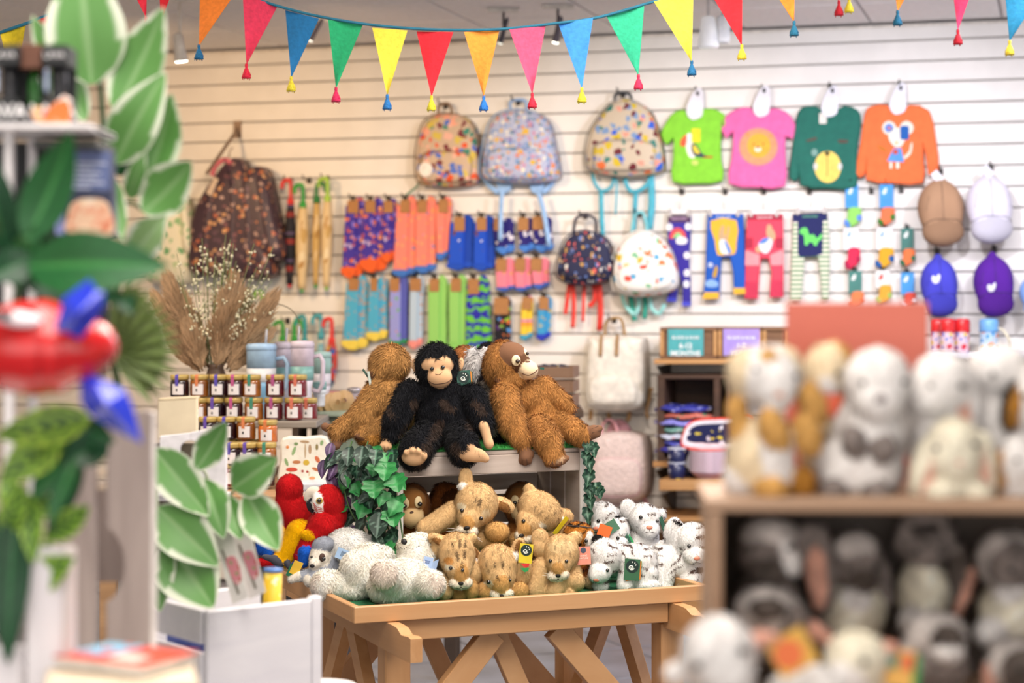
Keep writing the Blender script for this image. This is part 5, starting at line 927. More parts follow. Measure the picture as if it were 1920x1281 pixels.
leggings('striped cream and green leggings with navy dinosaur seat', [(1486, 402), (1550, 398), (1554, 440), (1555, 500), (1553, 562), (1541, 564), (1538, 520), (1533, 482), (1508, 482), (1505, 520), (1502, 565), (1481, 565), (1483, 500), (1485, 450)], BANDS([(0, '#efe9d8'), (.55, '#4f9058')], .022),
         [('seat_panel', [(1486, 402), (1550, 398), (1552, 412), (1543, 414), (1542, 476), (1530, 480), (1500, 482), (1496, 476), (1496, 416), (1486, 416)], '#20265e', 1), ('print', crom([(1499, 437), (1503, 428), (1513, 428), (1517, 440), (1526, 440), (1532, 447), (1540, 438), (1541, 446), (1533, 455), (1531, 461), (1526, 460), (1524, 455), (1516, 455), (1514, 460), (1509, 459), (1508, 448), (1506, 440)], 3), '#6fe06a', 2)], ((1496, 394), (1545, 392)), 1520, 480, (1519, 406, '#6fc08a'))
pegs([(1279, 358), (1360, 358), (1432, 358), (1518, 358), (1309, 172), (1432, 168), (1558, 164), (1688, 160)], .06)
# baby socks on header cards
def babysock(label, card, cc, s0, s1, colr, toe, mark):
    x0, y0, x1, y1 = card; r, L = wthing('baby_sock_card', label, 'socks', (x0 + x1) / 2, y0, 'baby socks on header cards', .05)
    wslab(r, L, 'header_card', rr(x0, y0, x1, y1, 1.5, 2), .05, .054, M(cc, .5, .05), .001)
    (a, b_), (ya, yb) = s0, s1; w = b_ - a; m = knit(colr)
    wslab(r, L, 'sock', crom([(a + w * .3, ya), (b_, ya), (b_, ya + (yb - ya) * .45), (b_ - w * .2, yb - (yb - ya) * .2), (a + w * .25, yb), (a, yb - (yb - ya) * .22), (a + w * .2, ya + (yb - ya) * .5)], 3), .042, .064, m, .006)
    wslab(r, L, 'toe', crom([(a + w * .28, yb), (a, yb - (yb - ya) * .2), (a + w * .12, ya + (yb - ya) * .56), (a + w * .42, ya + (yb - ya) * .8)], 3), .044, .066, knit(toe), .004)
    wslab(r, L, 'heel', ell(b_ - w * .08, ya + (yb - ya) * .5, w * .16, (yb - ya) * .17), .044, .066, knit(toe), .003)
    wslab(r, L, 'card_mark', crom([(x0 + 5, y0 + 17), (x0 + 9, y0 + 8), (x0 + 14, y0 + 7), (x0 + 12, y0 + 17)], 3), .0535, .055, M(mark, .5), 0)
    return r
babysock('light green baby sock on blue card', (1585, 346, 1609, 390), '#2a92dc', (1582, 1613), (390, 427), '#93d667', '#5f8ee0', '#d9ecfa')
babysock('orange and green baby sock on blue card', (1649, 346, 1675, 390), '#2a92dc', (1645, 1676), (390, 424), '#f07a4e', '#3f7a2c', '#d9ecfa')
babysock('red baby sock on white card', (1582, 427, 1609, 469), '#f0eff2', (1583, 1611), (466, 506), '#dc2d52', '#b01f4a', '#8fb0e0')
babysock('mustard baby sock on white card', (1644, 427, 1673, 469), '#f0eff2', (1640, 1674), (466, 504), '#e2a82a', '#245a9c', '#8fb0e0')
babysock('orange baby sock on dark green card', (1689, 428, 1713, 470), '#2f7268', (1687, 1714), (468, 500), '#ef7a45', '#2f6a4a', '#e6e9e4')
babysock('orange baby sock on green card, lowest row left', (1591, 508, 1616, 550), '#3f7f76', (1590, 1618), (548, 582), '#f08350', '#d8693a', '#e6e9e4')
babysock('mustard baby sock on white card with round red mark', (1642, 507, 1668, 540), '#ece9e6', (1642, 1670), (536, 572), '#e0a83a', '#a9c060', '#d8574a')
babysock('blue and red baby sock on blue card, lowest row right', (1689, 511, 1714, 552), '#3a96dc', (1690, 1716), (550, 580), '#d8503f', '#e9edf2', '#e6eef6')
pegs([(1597, 345), (1662, 345), (1595, 426), (1658, 426), (1701, 427), (1603, 507), (1655, 506), (1701, 510), (1634, 357), (1690, 355)], .055)
# caps hanging by their straps (built at the wall like padded cloth forms)
def cap(label, cx, cy, w, h, colr, badge=None, tagp=None):
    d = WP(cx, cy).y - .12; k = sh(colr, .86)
    b = [('C', cx, cy - .06 * h, 0, .47 * w, .38 * h, .36 * w, 0), ('C', cx, cy - .46 * h, 8, cx, cy - .2 * h, 4, .1 * w, .3 * w), ('C', cx - .2 * w, cy - .02 * h, -.12 * w, .24 * w, .3 * h, .26 * w, 8), ('C', cx + .2 * w, cy - .02 * h, -.12 * w, .24 * w, .3 * h, .26 * w, -8),
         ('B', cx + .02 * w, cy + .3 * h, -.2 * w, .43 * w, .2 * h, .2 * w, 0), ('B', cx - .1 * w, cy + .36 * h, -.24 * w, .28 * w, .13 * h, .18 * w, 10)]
    f = [('line', [(cx - .02 * w, cy - .4 * h), (cx - .03 * w, cy - .1 * h), (cx, cy + .14 * h)], .9, sh(colr, .7), 'seam'), ('line', [(cx - .4 * w, cy + .2 * h), (cx - .2 * w, cy + .13 * h), (cx + .05 * w, cy + .12 * h), (cx + .3 * w, cy + .14 * h), (cx + .42 * w, cy + .2 * h)], 1.1, sh(colr, .7), 'brim_seam'), ('line', [(cx - .3 * w, cy - .2 * h), (cx - .36 * w, cy)], .8, sh(colr, .75), 'seam'), ('line', [(cx + .3 * w, cy - .2 * h), (cx + .36 * w, cy)], .8, sh(colr, .75), 'seam')]
    if badge: f += [('disc', badge[0] - 3, badge[1] + 1, 5, 8, 20, '#eceaf4', 'badge', 1.5), ('disc', badge[0] + 4, badge[1] - 1, 4, 9, -15, '#eceaf4', 'badge', 1.5)]
    if tagp: f += [('tag', tagp[0], tagp[1], 15, 22, -40, '#eceaf2', '', 10)]
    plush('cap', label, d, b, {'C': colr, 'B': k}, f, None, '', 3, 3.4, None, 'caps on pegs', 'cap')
cap('tan baseball cap hanging on the wall', 1763, 396, 90, 132, '#b08a6c', None, (1756, 332))
cap('white baseball cap hanging on the wall', 1854, 390, 90, 132, '#e2ddea', None, (1850, 322))
cap('periwinkle blue baseball cap with a white emblem', 1760, 536, 72, 116, '#4c4cc4', (1749, 524))
cap('purple baseball cap with a white emblem', 1862, 534, 78, 120, '#5c2a98', (1852, 540))
cap('light blue baseball cap cut off by the right frame edge', 1946, 552, 72, 84, '#8fb6f2')
pegs([(1764, 320), (1858, 312), (1757, 470), (1864, 466)], .09)
# raincoats
r, L = wthing('raincoat', 'dark plum raincoat with orange flower print hanging from slanted arm', 'coat', 437, 400, None, .1)
dk = PAT('#46343f', ['#d08050', '#b8958a', '#6a4c5a', '#e0aa78', '#8a5a60', '#c87050', '#46343f', '#c8a8a0'], 38, .34, .45)
o = [(430, 294), (446, 300), (456, 318), (474, 310), (490, 318), (500, 352), (512, 410), (526, 470), (512, 490), (502, 486), (506, 514), (470, 524), (420, 522), (372, 516), (348, 504), (350, 440), (356, 402), (374, 362), (396, 330), (414, 306)]
wslab(r, L, 'coat_body', crom(o, 3), .06, .2, dk, pil=True, prof=((1, 0), (1, .5), (.98, .8), (.9, .95), (.6, 1)))
for q, w in (([(408, 330), (392, 400), (382, 510)], 9), ([(440, 330), (436, 420), (434, 520)], 10), ([(462, 330), (466, 420), (466, 518)], 11), ([(486, 330), (498, 410), (512, 480)], 12)): mesh_obj('fold', *tube([L(x, y, .185) for x, y in crom(q, 4, False)], [.012] + [.02] * 7 + [.024], 8), dk, r, True)
mesh_obj('collar', *tube([L(x, y, .2) for x, y in crom([(398, 330), (404, 312), (420, 300), (434, 306)], 4, False)], .014, 8), M('#d2707c', .7), r, True)
wslab(r, L, 'label', [(386, 362), (402, 332), (410, 336), (396, 368)], .205, .21, M('#cdb8a4', .6), .001)
q = [L(x, y, f_) for x, y, f_ in ((446, 236, 0), (444, 245, .03), (388, 330, .45))]
q = [Matrix.Rotation(-WA, 3, 'Z') @ (WP(x, y, f_) - wo) for x, y, f_ in ((446, 238, .0), (443, 246, .03), (388, 325, .42))]
mesh_obj('display_arm', *merge(tube(q, .009, 8), box((q[0].x - .02, -.012, q[0].z - .06), (q[0].x + .02, 0, q[0].z + .03))), M('#8d7868', .4, metal=.4), wb)
mesh_obj('hanger_hook', *tube([L(430, 296, .12), L(430, 285, .12), L(436, 276, .12)], .004, 6), M('#b8a89a', .3, metal=.5), r, True)
r, L = wthing('raincoat', 'cream raincoat with green leaf print, mostly behind the plant', 'coat', 325, 440, None, .1)
wslab(r, L, 'coat_body', crom([(322, 360), (340, 372), (350, 420), (352, 500), (340, 530), (300, 532), (262, 520), (268, 440), (284, 385), (302, 362)], 3), .06, .18, PAT('#e9e6cf', ['#8fbf8a', '#6aa874', '#e9e6cf', '#b8d0a0'], 26, .36, .6), pil=True)
wslab(r, L, 'sleeve', crom([(336, 372), (348, 390), (356, 450), (352, 478), (340, 470), (338, 420)], 3), .1, .2, PAT('#e9e6cf', ['#8fbf8a', '#6aa874', '#e9e6cf', '#b8d0a0'], 26, .36, .6), pil=True)
# umbrellas
def umbrella(label, x, y0, y1, y2, hc, bm, tip, w, hook=1, group='childrens umbrellas', off=.08):
    r, L = wthing('umbrella', label, 'umbrella', x, (y0 + y2) / 2, group, off)
    mesh_obj('handle', *tube([L(a, b_) for a, b_ in crom([(x - hook * 16, y0 + 16), (x - hook * 15, y0 + 5), (x - hook * 7, y0), (x, y0 + 5), (x, y1)], 5, False)], .011, 8), M(hc, .35), r, True)
    a, b_ = L(x, y1), L(x - 2, y2); n = 12
    mesh_obj('collar', *tube([L(x, y1 - 10), L(x, y1 + 3)], .018, 10), M(hc, .4), r, True)
    c = [Vector(a).lerp(Vector(b_), i / n) for i in range(n + 1)]; k = 9.7 / F
    mesh_obj('canopy', *tube(c, [w * k * (.62 + .38 * math.sin(math.pi * min(1, i / n * 1.15))) for i in range(n + 1)], 10), bm, r, True)
    mesh_obj('tip', *tube([L(x - 2, y2), L(x - 2, y2 + 7)], [.012, .006], 8), M(tip, .4), r, True); return r
umbrella('black umbrella with red bands and red hooked handle', 545, 338, 384, 533, '#d8322e', BANDS([(0, '#1d1b22'), (.55, '#8a2e28'), (.75, '#1d1b22'), (.9, '#5a4a6a')], .14), '#e0322c', 11)
tanp = PAT('#e2c795', ['#c9a460', '#efdcb2', '#b98a4a', '#e2c795'], 24, .4, .7, (1, 1, .4))
umbrella('tan patterned umbrella with bright green hooked handle', 568, 347, 390, 542, '#2fa03c', tanp, '#37b24a', 13)
umbrella('slim tan umbrella with dark green handle', 594, 344, 378, 534, '#2a7a38', PAT('#cda964', ['#a97f3c', '#e2c795', '#8a6a30'], 24, .4, .7, (1, 1, .4)), '#37a24a', 8, -1)
umbrella('tan umbrella with lime green hooked handle and white label', 614, 335, 378, 538, '#a8d04a', tanp, '#9ac83c', 11)
lime = PAT('#b8d86a', ['#e8b24a', '#8fc44a', '#e2705a', '#b8d86a'], 24, .38, .6)
umbrella('lime patterned umbrella behind the dried flowers', 492, 548, 585, 690, '#8fc850', lime, '#8fc850', 15)
umbrella('lime umbrella with green hook behind blue tumbler', 530, 604, 640, 700, '#2f9a3a', lime, '#2f9a3a', 13)
umbrella('umbrella with green hooked handle above lilac tumblers', 552, 602, 640, 700, '#34a03f', PAT('#b9c98a', ['#3f9a6a', '#e8d8a0'], 24, .4), '#2f9a3a', 8, -1)
umbrella('umbrella with teal forked handle', 571, 594, 645, 700, '#2f9aa0', PAT('#7fb8b8', ['#3f8a9a', '#d8d8c0'], 24, .4), '#2f9aa0', 8)
umbrella('umbrella with pale teal hooked handle', 602, 592, 634, 700, '#4aa9b4', PAT('#8fc0c8', ['#3f8a9a', '#d8d8c0'], 24, .4), '#2f9aa0', 7)
umbrella('umbrella with chunky red parrot handle and patchwork canopy', 622, 598, 644, 720, '#e2332c', PAT('#c8463c', ['#2f5fa8', '#e2b23c', '#c8463c', '#3a3f58', '#4aa0a8'], 30, .45), '#2f7a9a', 12)
pegs([(545, 337), (580, 337), (614, 334), (540, 600), (600, 592)], .08)
# ------------------------------------------------------------------ bunting
def flag(x0, x1, yt, xt, yb, col, tas, d, label, yt2=None):
    yt2 = yt if yt2 is None else yt2; cx_ = (x0 + x1) / 2; L = Loc(cx_, yt, d); r = thing('bunting_flag', label, 'flag', L.o, 0, 'felt bunting flags')
    n = 7; v = []; f = []
    for i in range(n + 1):
        t = i / n
        for j in range(5):
            s = j / 4; x = (x0 + (xt - x0) * t) * (1 - s) + (x1 + (xt - x1) * t) * s; y = (yt + (yb - yt) * t) * (1 - s) + (yt2 + (yb - yt2) * t) * s
            v.append(L(x, y, .012 * math.sin(3 * s + 4 * t + x0 * .05) * (1 - t * .5)))
    m = len(v); v += [(a, b_ + .002, c) for a, b_, c in v]
    for i in range(n):
        for j in range(4): q = (i * 5 + j, i * 5 + j + 1, (i + 1) * 5 + j + 1, (i + 1) * 5 + j); f += [q[::-1], tuple(k + m for k in q)]
    mesh_obj('pennant', v, f, M(col, .9, .05, 90, .2), r, True)
    q = Vector(L(xt, yb, .0)); k = d / F; tm = M(tas, .85, .12, 300, .5)
    mesh_obj('tassel', *merge(lathe([(2.2 * k, 3 * k), (3 * k, 0), (3 * k, -3 * k), (2.4 * k, -5 * k), (4.5 * k, -9 * k), (8 * k, -20 * k), (9 * k, -25 * k), (3 * k, -25 * k)], 12, q), *[tube([(q.x + 3 * k * math.cos(a), q.y + 3 * k * math.sin(a), q.z - 8 * k), (q.x + 8.5 * k * math.cos(a), q.y + 8 * k * math.sin(a), q.z - (20 + 4 * (i % 3)) * k)], .8 * k, 5) for i, a in enumerate(np.linspace(0, 6.0, 14))]), tm, r, True)
BD = 5.5
cord = [(400, -34), (480, -2), (545, 18), (610, 33), (700, 47), (800, 55), (900, 56), (960, 53), (1040, 44), (1110, 35), (1165, 21), (1222, 4), (1300, -16), (1400, -36)]
L = Loc(880, 56, BD); cd = mesh_obj('bunting_string', *tube([L(x, y) for x, y in crom(cord, 4, False)], .0042, 7), M('#25708c', .8), loc=L.o, smooth=True); tag(cd, 'teal cord sagging across the top with felt flags hanging from it', 'cord')
FL = [(235, 276, -45, 274, 34, '#d8203f', '#d8203f', 'crimson flag at upper left beside a second red flag'), (298, 330, -35, 301, 42, '#d8232f', '#d8232f', 'red flag at upper left beside the orange flag'), (375, 432, -20, 373, 86, '#e8802f', '#1f6a9a', 'orange flag with blue tassel, furthest left of the long row'), (455, 520, -12, 462, 122, '#e23a5c', '#d8203f', 'pink flag with red tassel left of the dark blue flag'),
      (535, 598, 19, 546, 146, '#1c6fa8', '#e2cf3a', 'dark blue flag with yellow tassel'), (615, 680, 37, 630, 166, '#24a870', '#dc2a5e', 'emerald green flag with pink tassel'), (698, 764, 52, 726, 180, '#f0dd4a', '#2a78c0', 'yellow flag with blue tassel left of the red flag'), (781, 850, 59, 809, 182, '#de2736', '#e2d83a', 'red flag with yellow tassel at the lowest sag'), (870, 936, 60, 907, 182, '#f79a3c', '#2a78d0', 'orange flag with blue tassel right of the sag'), (955, 1023, 55, 998, 177, '#f4567c', '#de2a42', 'bright pink flag with red tassel'), (1047, 1112, 45, 1091, 167, '#3f8ee6', '#ecd93a', 'sky blue flag with yellow tassel'), (1136, 1208, 28, 1197, 142, '#2fb088', '#e03058', 'mint green flag with pink tassel'), (1226, 1300, 3, 1297, 116, '#efe04a', '#1f6a9a', 'yellow flag with blue tassel above the lime T-shirt'), (1332, 1392, -14, 1391, 86, '#d8242f', '#e8c83a', 'red flag with yellow tassel above the pink T-shirt'),
      (1448, 1490, -22, 1489, 42, '#ef8a2e', '#1f6a8a', 'orange flag with teal tassel at top, above the green top'), (1545, 1580, -60, 1573, 4, '#d8243a', '#c8202f', 'flag of which only a red tassel hangs into view'), (1580, 1610, -60, 1592, -2, '#3fa0c8', '#e8d23a', 'flag of which only a yellow tassel tip hangs into view'), (1676, 1712, -30, 1683, 22, '#ef8a2e', '#1f6a8a', 'small orange flag tip with teal tassel at upper right'), (1786, 1824, -22, 1796, 58, '#e23a62', '#c8202f', 'pink flag with red tassel at upper right'), (1885, 1950, -10, 1893, 78, '#1f7a9c', '#e8c83a', 'teal flag with yellow tassel at the right frame edge')]
slopes = {535: 16, 615: 10, 698: 5, 781: 1, 870: -3, 955: -6, 1047: -12, 1136: -17, 1226: -20, 455: 24, 375: 20, 1332: -18}
for (x0, x1, yt, xt, yb, c, t, lb) in FL: flag(x0, x1, yt, xt, yb, c, t, BD + (.5 if x0 > 1500 else 0), 'felt bunting ' + lb, yt + slopes.get(x0, 0))
L = Loc(50, 40, 4.6); cd = mesh_obj('bunting_string', *tube([L(x, y) for x, y in ((-60, 78), (0, 61), (60, 40), (110, 20), (180, -14))], .0042, 7), M('#25708c', .8), loc=L.o, smooth=True); tag(cd, 'teal cord at the top left corner behind the leaves', 'cord')
flag(0, 48, 61, 26, 170, '#ecd02c', '#2a78c0', 4.6, 'felt bunting yellow flag above the black boxes at left edge', 46); flag(70, 108, 38, 104, 140, '#d8242f', '#e8c83a', 4.6, 'felt bunting red flag behind the large leaf at top left', 22)
# ------------------------------------------------------------------ jam and gift display, left of the table
jd = thing('jam_table', 'wooden display table carrying stacked jam jars', 'table', P(440, 911, 6.1)); L = Loc(440, 911, 6.1); tz = -L.o.z
woodm = WOOD('#a9825c', '#c39a70', (3, 26, 26), .6)
mesh_obj('table_top', *box((-.42, -.3, -.028), (.22, .75, 0), .004), woodm, jd)
for x in (-.38, .14):
    for y in (-.24, .66): mesh_obj('leg', *box((x, y, tz), (x + .05, y + .05, -.028), .004), woodm, jd)
gold = M('#cdb26a', .35, .05, metal=.25); wl = M('#f1ecec', .6, .02)
def jar_proto(col, strip):
    r = thing('jam_jar', 'x y z w', 'jar'); R_, Hh = .031, .073
    mesh_obj('glass_jar', *lathe([(R_ * .9, 0), (R_, .004), (R_, .046), (R_ * .97, .051), (R_ * .88, .056)], 18), M(col, .08, .12, 40, coat=1), r, True)
    mesh_obj('lid', *lathe([(R_ * .95, .056), (R_ * 1.0, .058), (R_ * 1.0, .069), (R_ * .96, .0725), (R_ * .5, .0715)], 18), gold, r, True)
    v = []; f = []
    for i in range(7):
        a = math.radians(-128 + i * 11.5)
        for z in (.008, .043): v.append((R_ * 1.015 * math.cos(a), R_ * 1.015 * math.sin(a), z))
    f = [(2 * i, 2 * i + 2, 2 * i + 3, 2 * i + 1) for i in range(6)]; mesh_obj('paper_label', v, f, wl, r)
    a0 = math.radians(-99); mesh_obj('fruit_mark', *ball((R_ * 1.02 * math.cos(a0), R_ * 1.02 * math.sin(a0), .023), (.003, .0012, .0045), 8, 6), M('#2c2a30', .6), r, True)
    a = math.radians(-99); c, s = math.cos(a), math.sin(a); t = (-s, c)
    pts = [(R_ * 1.02, .036), (R_ * 1.02, .056), (R_ * 1.03, .068), (R_ * .96, .0735), (R_ * .2, .0735)]; v = []
    for rr_, z in pts:
        for w in (-.0055, .0055): v.append((rr_ * c + t[0] * w, rr_ * s + t[1] * w, z))
    mesh_obj('paper_strip', v, [(2 * i, 2 * i + 1, 2 * i + 3, 2 * i + 2) for i in range(4)], M(strip, .7), r); return r
JC = {'k': ('#2a1018', '#5d4fb8'), 'v': ('#2a1420', '#6a4fb0'), 'p': ('#5a1a24', '#b2568c'), 'a': ('#8f5420', '#e08858'), 'o': ('#d9752a', '#d97f4a'), 'g': ('#a8642a', '#3f8f78'), 'r': ('#7d1c22', '#dd7a62'), 'm': ('#3d1a20', '#c25a92')}
NM = {'k': 'blackish jam with violet strip', 'v': 'dark berry jam with purple strip', 'p': 'plum jam with magenta strip', 'a': 'amber marmalade with peach strip', 'o': 'bright orange marmalade with orange strip', 'g': 'golden marmalade with teal strip', 'r': 'red jam with coral strip', 'm': 'dark cherry jam with pink strip'}
protos = {k: jar_proto(*v) for k, v in JC.items()}; used = set()
def jar(k, px, ybot, d, where):
    p = protos[k]
    if k in used: o = copy_tree(p)
    else: o = p; used.add(k)
    o.location = P(px, ybot, d); o['label'] = 'jam jar of ' + NM[k] + ', ' + where; o['group'] = 'jam jars'
ROWS = [(744, 6.3, 'top row', 'kakmgpr', (337, 374, 410, 441, 472, 516, 558)), (787, 6.3, 'second row', 'avmgpr', (374, 403, 438, 476, 513, 551)), (787, 6.42, 'second row back', 'r', (578,)), (824, 6.12, 'third row', 'vka', (390, 425, 461)), (830, 6.12, 'third row right', 'o', (502,)), (866, 6.14, 'hidden fourth row', 'kra', (428, 462, 498)), (873, 6.0, 'front fourth row', 'kvg', (434, 464, 500)), (911, 6.0, 'bottom row', 'rkam', (427, 451, 470, 497)), (907, 6.14, 'bottom row back', 'vka', (430, 462, 497))]
pos = ('first', 'second', 'third', 'fourth', 'fifth', 'sixth', 'seventh')
for yb, d, nm, ks, xs in ROWS:
    for i, (k, x) in enumerate(zip(ks, xs)): jar(k, x, yb, d, pos[i] + ' in ' + nm)
sh1 = thing('riser_shelf', 'grey wooden riser shelf under the upper jam jars', 'shelf', P(465, 788, 6.32)); L = Loc(465, 788, 6.32); gw = WOOD('#8f857a', '#b0a598', (3, 26, 26), .7)
mesh_obj('board', *box((L(352, 0)[0], -.07, -.022), (L(598, 0)[0], .45, 0), .003), gw, sh1)
for x in (357, 540, 588): mesh_obj('upright', *box((L(x, 0)[0], .12, P(0, 911, 6.1).z - L.o.z), (L(x, 0)[0] + .02, .4, -.022), .002), gw, sh1)
# tumblers on the riser
def tumbler(label, px, w, yt, yb, d, c1, c2, c3, handle=0, straw=0):
    L = Loc(px, yb, d); r = thing('tumbler', label, 'tumbler', L.o, 0, 'insulated tumblers'); k = L.k; R_ = w / 2 * k; hh = (yb - yt) * k
    mesh_obj('lower_cup', *lathe([(R_ * .72, 0), (R_ * .78, .004), (R_ * .8, hh * .42), (R_ * .95, hh * .5)], 22), M(c3, .35), r, True)
    mesh_obj('middle_band', *lathe([(R_ * .95, hh * .5), (R_ * .98, hh * .56), (R_, hh * .68)], 22), M(c2, .35), r, True)
    mesh_obj('upper_cup', *lathe([(R_, hh * .68), (R_, hh * .9), (R_ * 1.02, hh * .91)], 22), M(c1, .35), r, True)
    mesh_obj('lid', *lathe([(R_ * 1.03, hh * .91), (R_ * 1.03, hh * .97), (R_ * .95, hh), (R_ * .3, hh * 1.01)], 22), M(sh(c1, .97), .3), r, True)
    if handle: mesh_obj('handle', *tube([(R_ * .9, 0, hh * .8), (R_ * 1.5, 0, hh * .82), (R_ * 1.75, 0, hh * .74), (R_ * 1.7, 0, hh * .45), (R_ * 1.4, 0, hh * .36), (R_ * .85, 0, hh * .38)], .008, 8), M(sh(c1, .95), .35), r, True)
    if straw: mesh_obj('straw', *tube([(straw * k, 0, hh), (straw * k + .004, 0, hh + .05)], .004, 8), M('#dfe2ea', .2, trans=.4), r, True)
tumbler('pale blue handled tumbler with white lower band', 490, 56, 645, 787, 6.55, '#b4d6f6', '#f2f4f8', '#8cc4ea', 1, 8)
tumbler('pale lilac tumbler standing behind the blue one', 530, 34, 642, 787, 6.68, '#ecdeec', '#98c8c8', '#eeeaf2', 0, 6)
tumbler('lilac tumbler with teal band and handle', 567, 44, 640, 787, 6.55, '#ecdcea', '#86b8b2', '#f0eaf2', 1, -8)
tumbler('short teal and white tumbler behind the jars', 599, 26, 716, 762, 6.62, '#9fd0cc', '#e9eef0', '#e6eaee', 0, 0)
tumbler('white tumbler with mint lid behind the lilac one', 604, 34, 660, 787, 6.78, '#b8dcd6', '#ece6ee', '#ece6ee', 0, 0)
# wooden rings, pink bag, glass jar on a sage tray
tr_ = thing('sage_tray', 'sage green wooden tray beside the jam jars', 'tray', P(640, 785, 6.75)); L = Loc(640, 785, 6.75)
mesh_obj('tray_base', *box((-.12, -.1, .012), (.17, .16, .028), .003), M('#a9b8a2', .6), tr_); mesh_obj('foot', *box((-.1, -.06, -.36), (.14, .12, .012), .003), M('#8d9c88', .6), tr_)
for i, (x, y, a) in enumerate(((592, 755, 62), (606, 756, 58), (620, 756, 52), (632, 754, 40), (645, 751, 12))):
    q = P(x, y, 6.72 + .012 * i); R4 = Matrix.Rotation(math.radians(90), 4, 'X'); prof = [(.009, -.004), (.034, -.004), (.037, 0), (.034, .004), (.009, .004)]
    v, f = lathe(prof, 20); f = f[:-2] + [(i_, (i_ + 1) % 20, 80 + (i_ + 1) % 20, 80 + i_) for i_ in range(20)]
    g = xf((v, f), Matrix.Rotation(math.radians(a), 4, 'Z') @ Matrix.Rotation(math.radians(-a), 4, 'Y') @ R4)
    tag(mesh_obj('wooden_ring', *g, WOOD('#c99f6c', '#e0bd8c', (30, 30, 8), .6), loc=q, smooth=True), 'round wooden ring leaning on the sage tray, %s from the left' % ('first', 'second', 'third', 'fourth', 'fifth')[i], 'ring', 'wooden rings')
r = thing('woven_basket', 'small pink woven basket behind the wooden rings', 'basket', P(634, 772, 6.92)); k = 6.92 / F
mesh_obj('basket_body', *lathe([(16 * k, 0), (20 * k, 12 * k), (22 * k, 34 * k), (21 * k, 36 * k), (18 * k, 34 * k)], 18), M('#e0a6a2', .8, .12, 120, .6), r, True); mesh_obj('rim', *lathe([(21 * k, 33 * k), (23 * k, 35 * k), (23 * k, 38 * k), (20 * k, 38 * k)], 18), M('#d68c8a', .8), r, True)
r = thing('glass_jar', 'small clear glass jar of beads beside the wooden rings', 'jar', P(664, 770, 6.85)); k = 6.85 / F
mesh_obj('jar_body', *lathe([(13 * k, 0), (15 * k, 3 * k), (15 * k, 28 * k), (11 * k, 34 * k)], 16), M('#c9bcc4', .1, .1, trans=.3), r, True); mesh_obj('lid', *lathe([(12 * k, 34 * k), (13 * k, 36 * k), (13 * k, 42 * k), (6 * k, 44 * k)], 16), M('#b8b0b4', .3, metal=.5), r, True)
# tote / tea towel with mushrooms
r = thing('tea_towel', 'cream tea towel printed with mushrooms and leaves, standing folded', 'tea towel', P(568, 905, 6.0)); L = Loc(568, 905, 6.0)
mesh_obj('cloth', *slab([L.xz(x, y) for x, y in crom([(530, 822), (570, 820), (612, 820), (616, 860), (606, 905), (565, 906), (522, 905), (526, 860)], 3)], .03, -.012, .006), M('#f0ebdc', .85, .03, 40, .2), r)
for i, (x, y, a, b_, c, ro) in enumerate(((548, 880, 11, 4, '#c8503c', 0), (572, 828, 9, 2.5, '#b89a78', 5), (573, 845, 1.6, 14, '#c0a888', 0), (557, 866, 8, 3.4, '#b8784a', 0), (575, 867, 6, 5.4, '#cfae3c', 0), (552, 845, 3, 9, '#8fae7a', 20), (540, 838, 3, 3, '#d8864a', 0), (596, 861, 4, 7, '#d07048', -30), (582, 842, 3, 9, '#b89878', 0), (595, 838, 2.6, 6, '#8a7a48', 0), (594, 880, 9, 3, '#c87a4a', 20), (568, 883, 2.4, 2.4, '#a83c34', 0), (577, 884, 2.4, 2.4, '#a83c34', 0), (538, 866, 3, 8, '#8fae7a', -20), (556, 832, 4, 3, '#7f9a68', 0), (604, 830, 3, 5, '#8fae7a', 15), (586, 896, 6, 3, '#d89a6a', 0), (540, 895, 5, 3, '#c8964a', 0))):
    mesh_obj('print', *slab([L.xz(p, q) for p, q in ell(x, y, a, b_, 14, ro)], -.0118, -.0128), M(c, .8), r)
for x in (545, 580): mesh_obj('stalk', *slab([L.xz(x - 1, 884), L.xz(x + 2, 884), L.xz(x + 2, 892), L.xz(x - 1, 892)], -.0118, -.0127), M('#d8c8a8', .8), r)
r = thing('gift_box', 'white checked gift box below the mushroom tea towel', 'box', P(585, 940, 5.9)); L = Loc(585, 940, 5.9)
mesh_obj('box_body', *box((L(556, 0)[0], -.03, -.1), (L(622, 0)[0], .09, .052), .004), M('#eae8ee', .4), r); mesh_obj('box_lid', *box((L(554, 0)[0], -.034, .035), (L(624, 0)[0], .094, .058), .004), M('#dcdde6', .4), r)
gt = thing('gift_plinth', 'low dark plinth holding the gift box and towel', 'plinth', P(575, 1000, 5.95)); L = Loc(575, 1000, 5.95)
mesh_obj('plinth_body', *box((-.16, -.08, -L.o.z), (.12, .3, -.0), .006), M('#2a282c', .5), gt); mesh_obj('plinth_top', *box((-.17, -.09, .0), (.13, .31, P(0, 1000, 5.95).z * 0 + .0), .0), M('#2a282c', .5), gt) if False else None
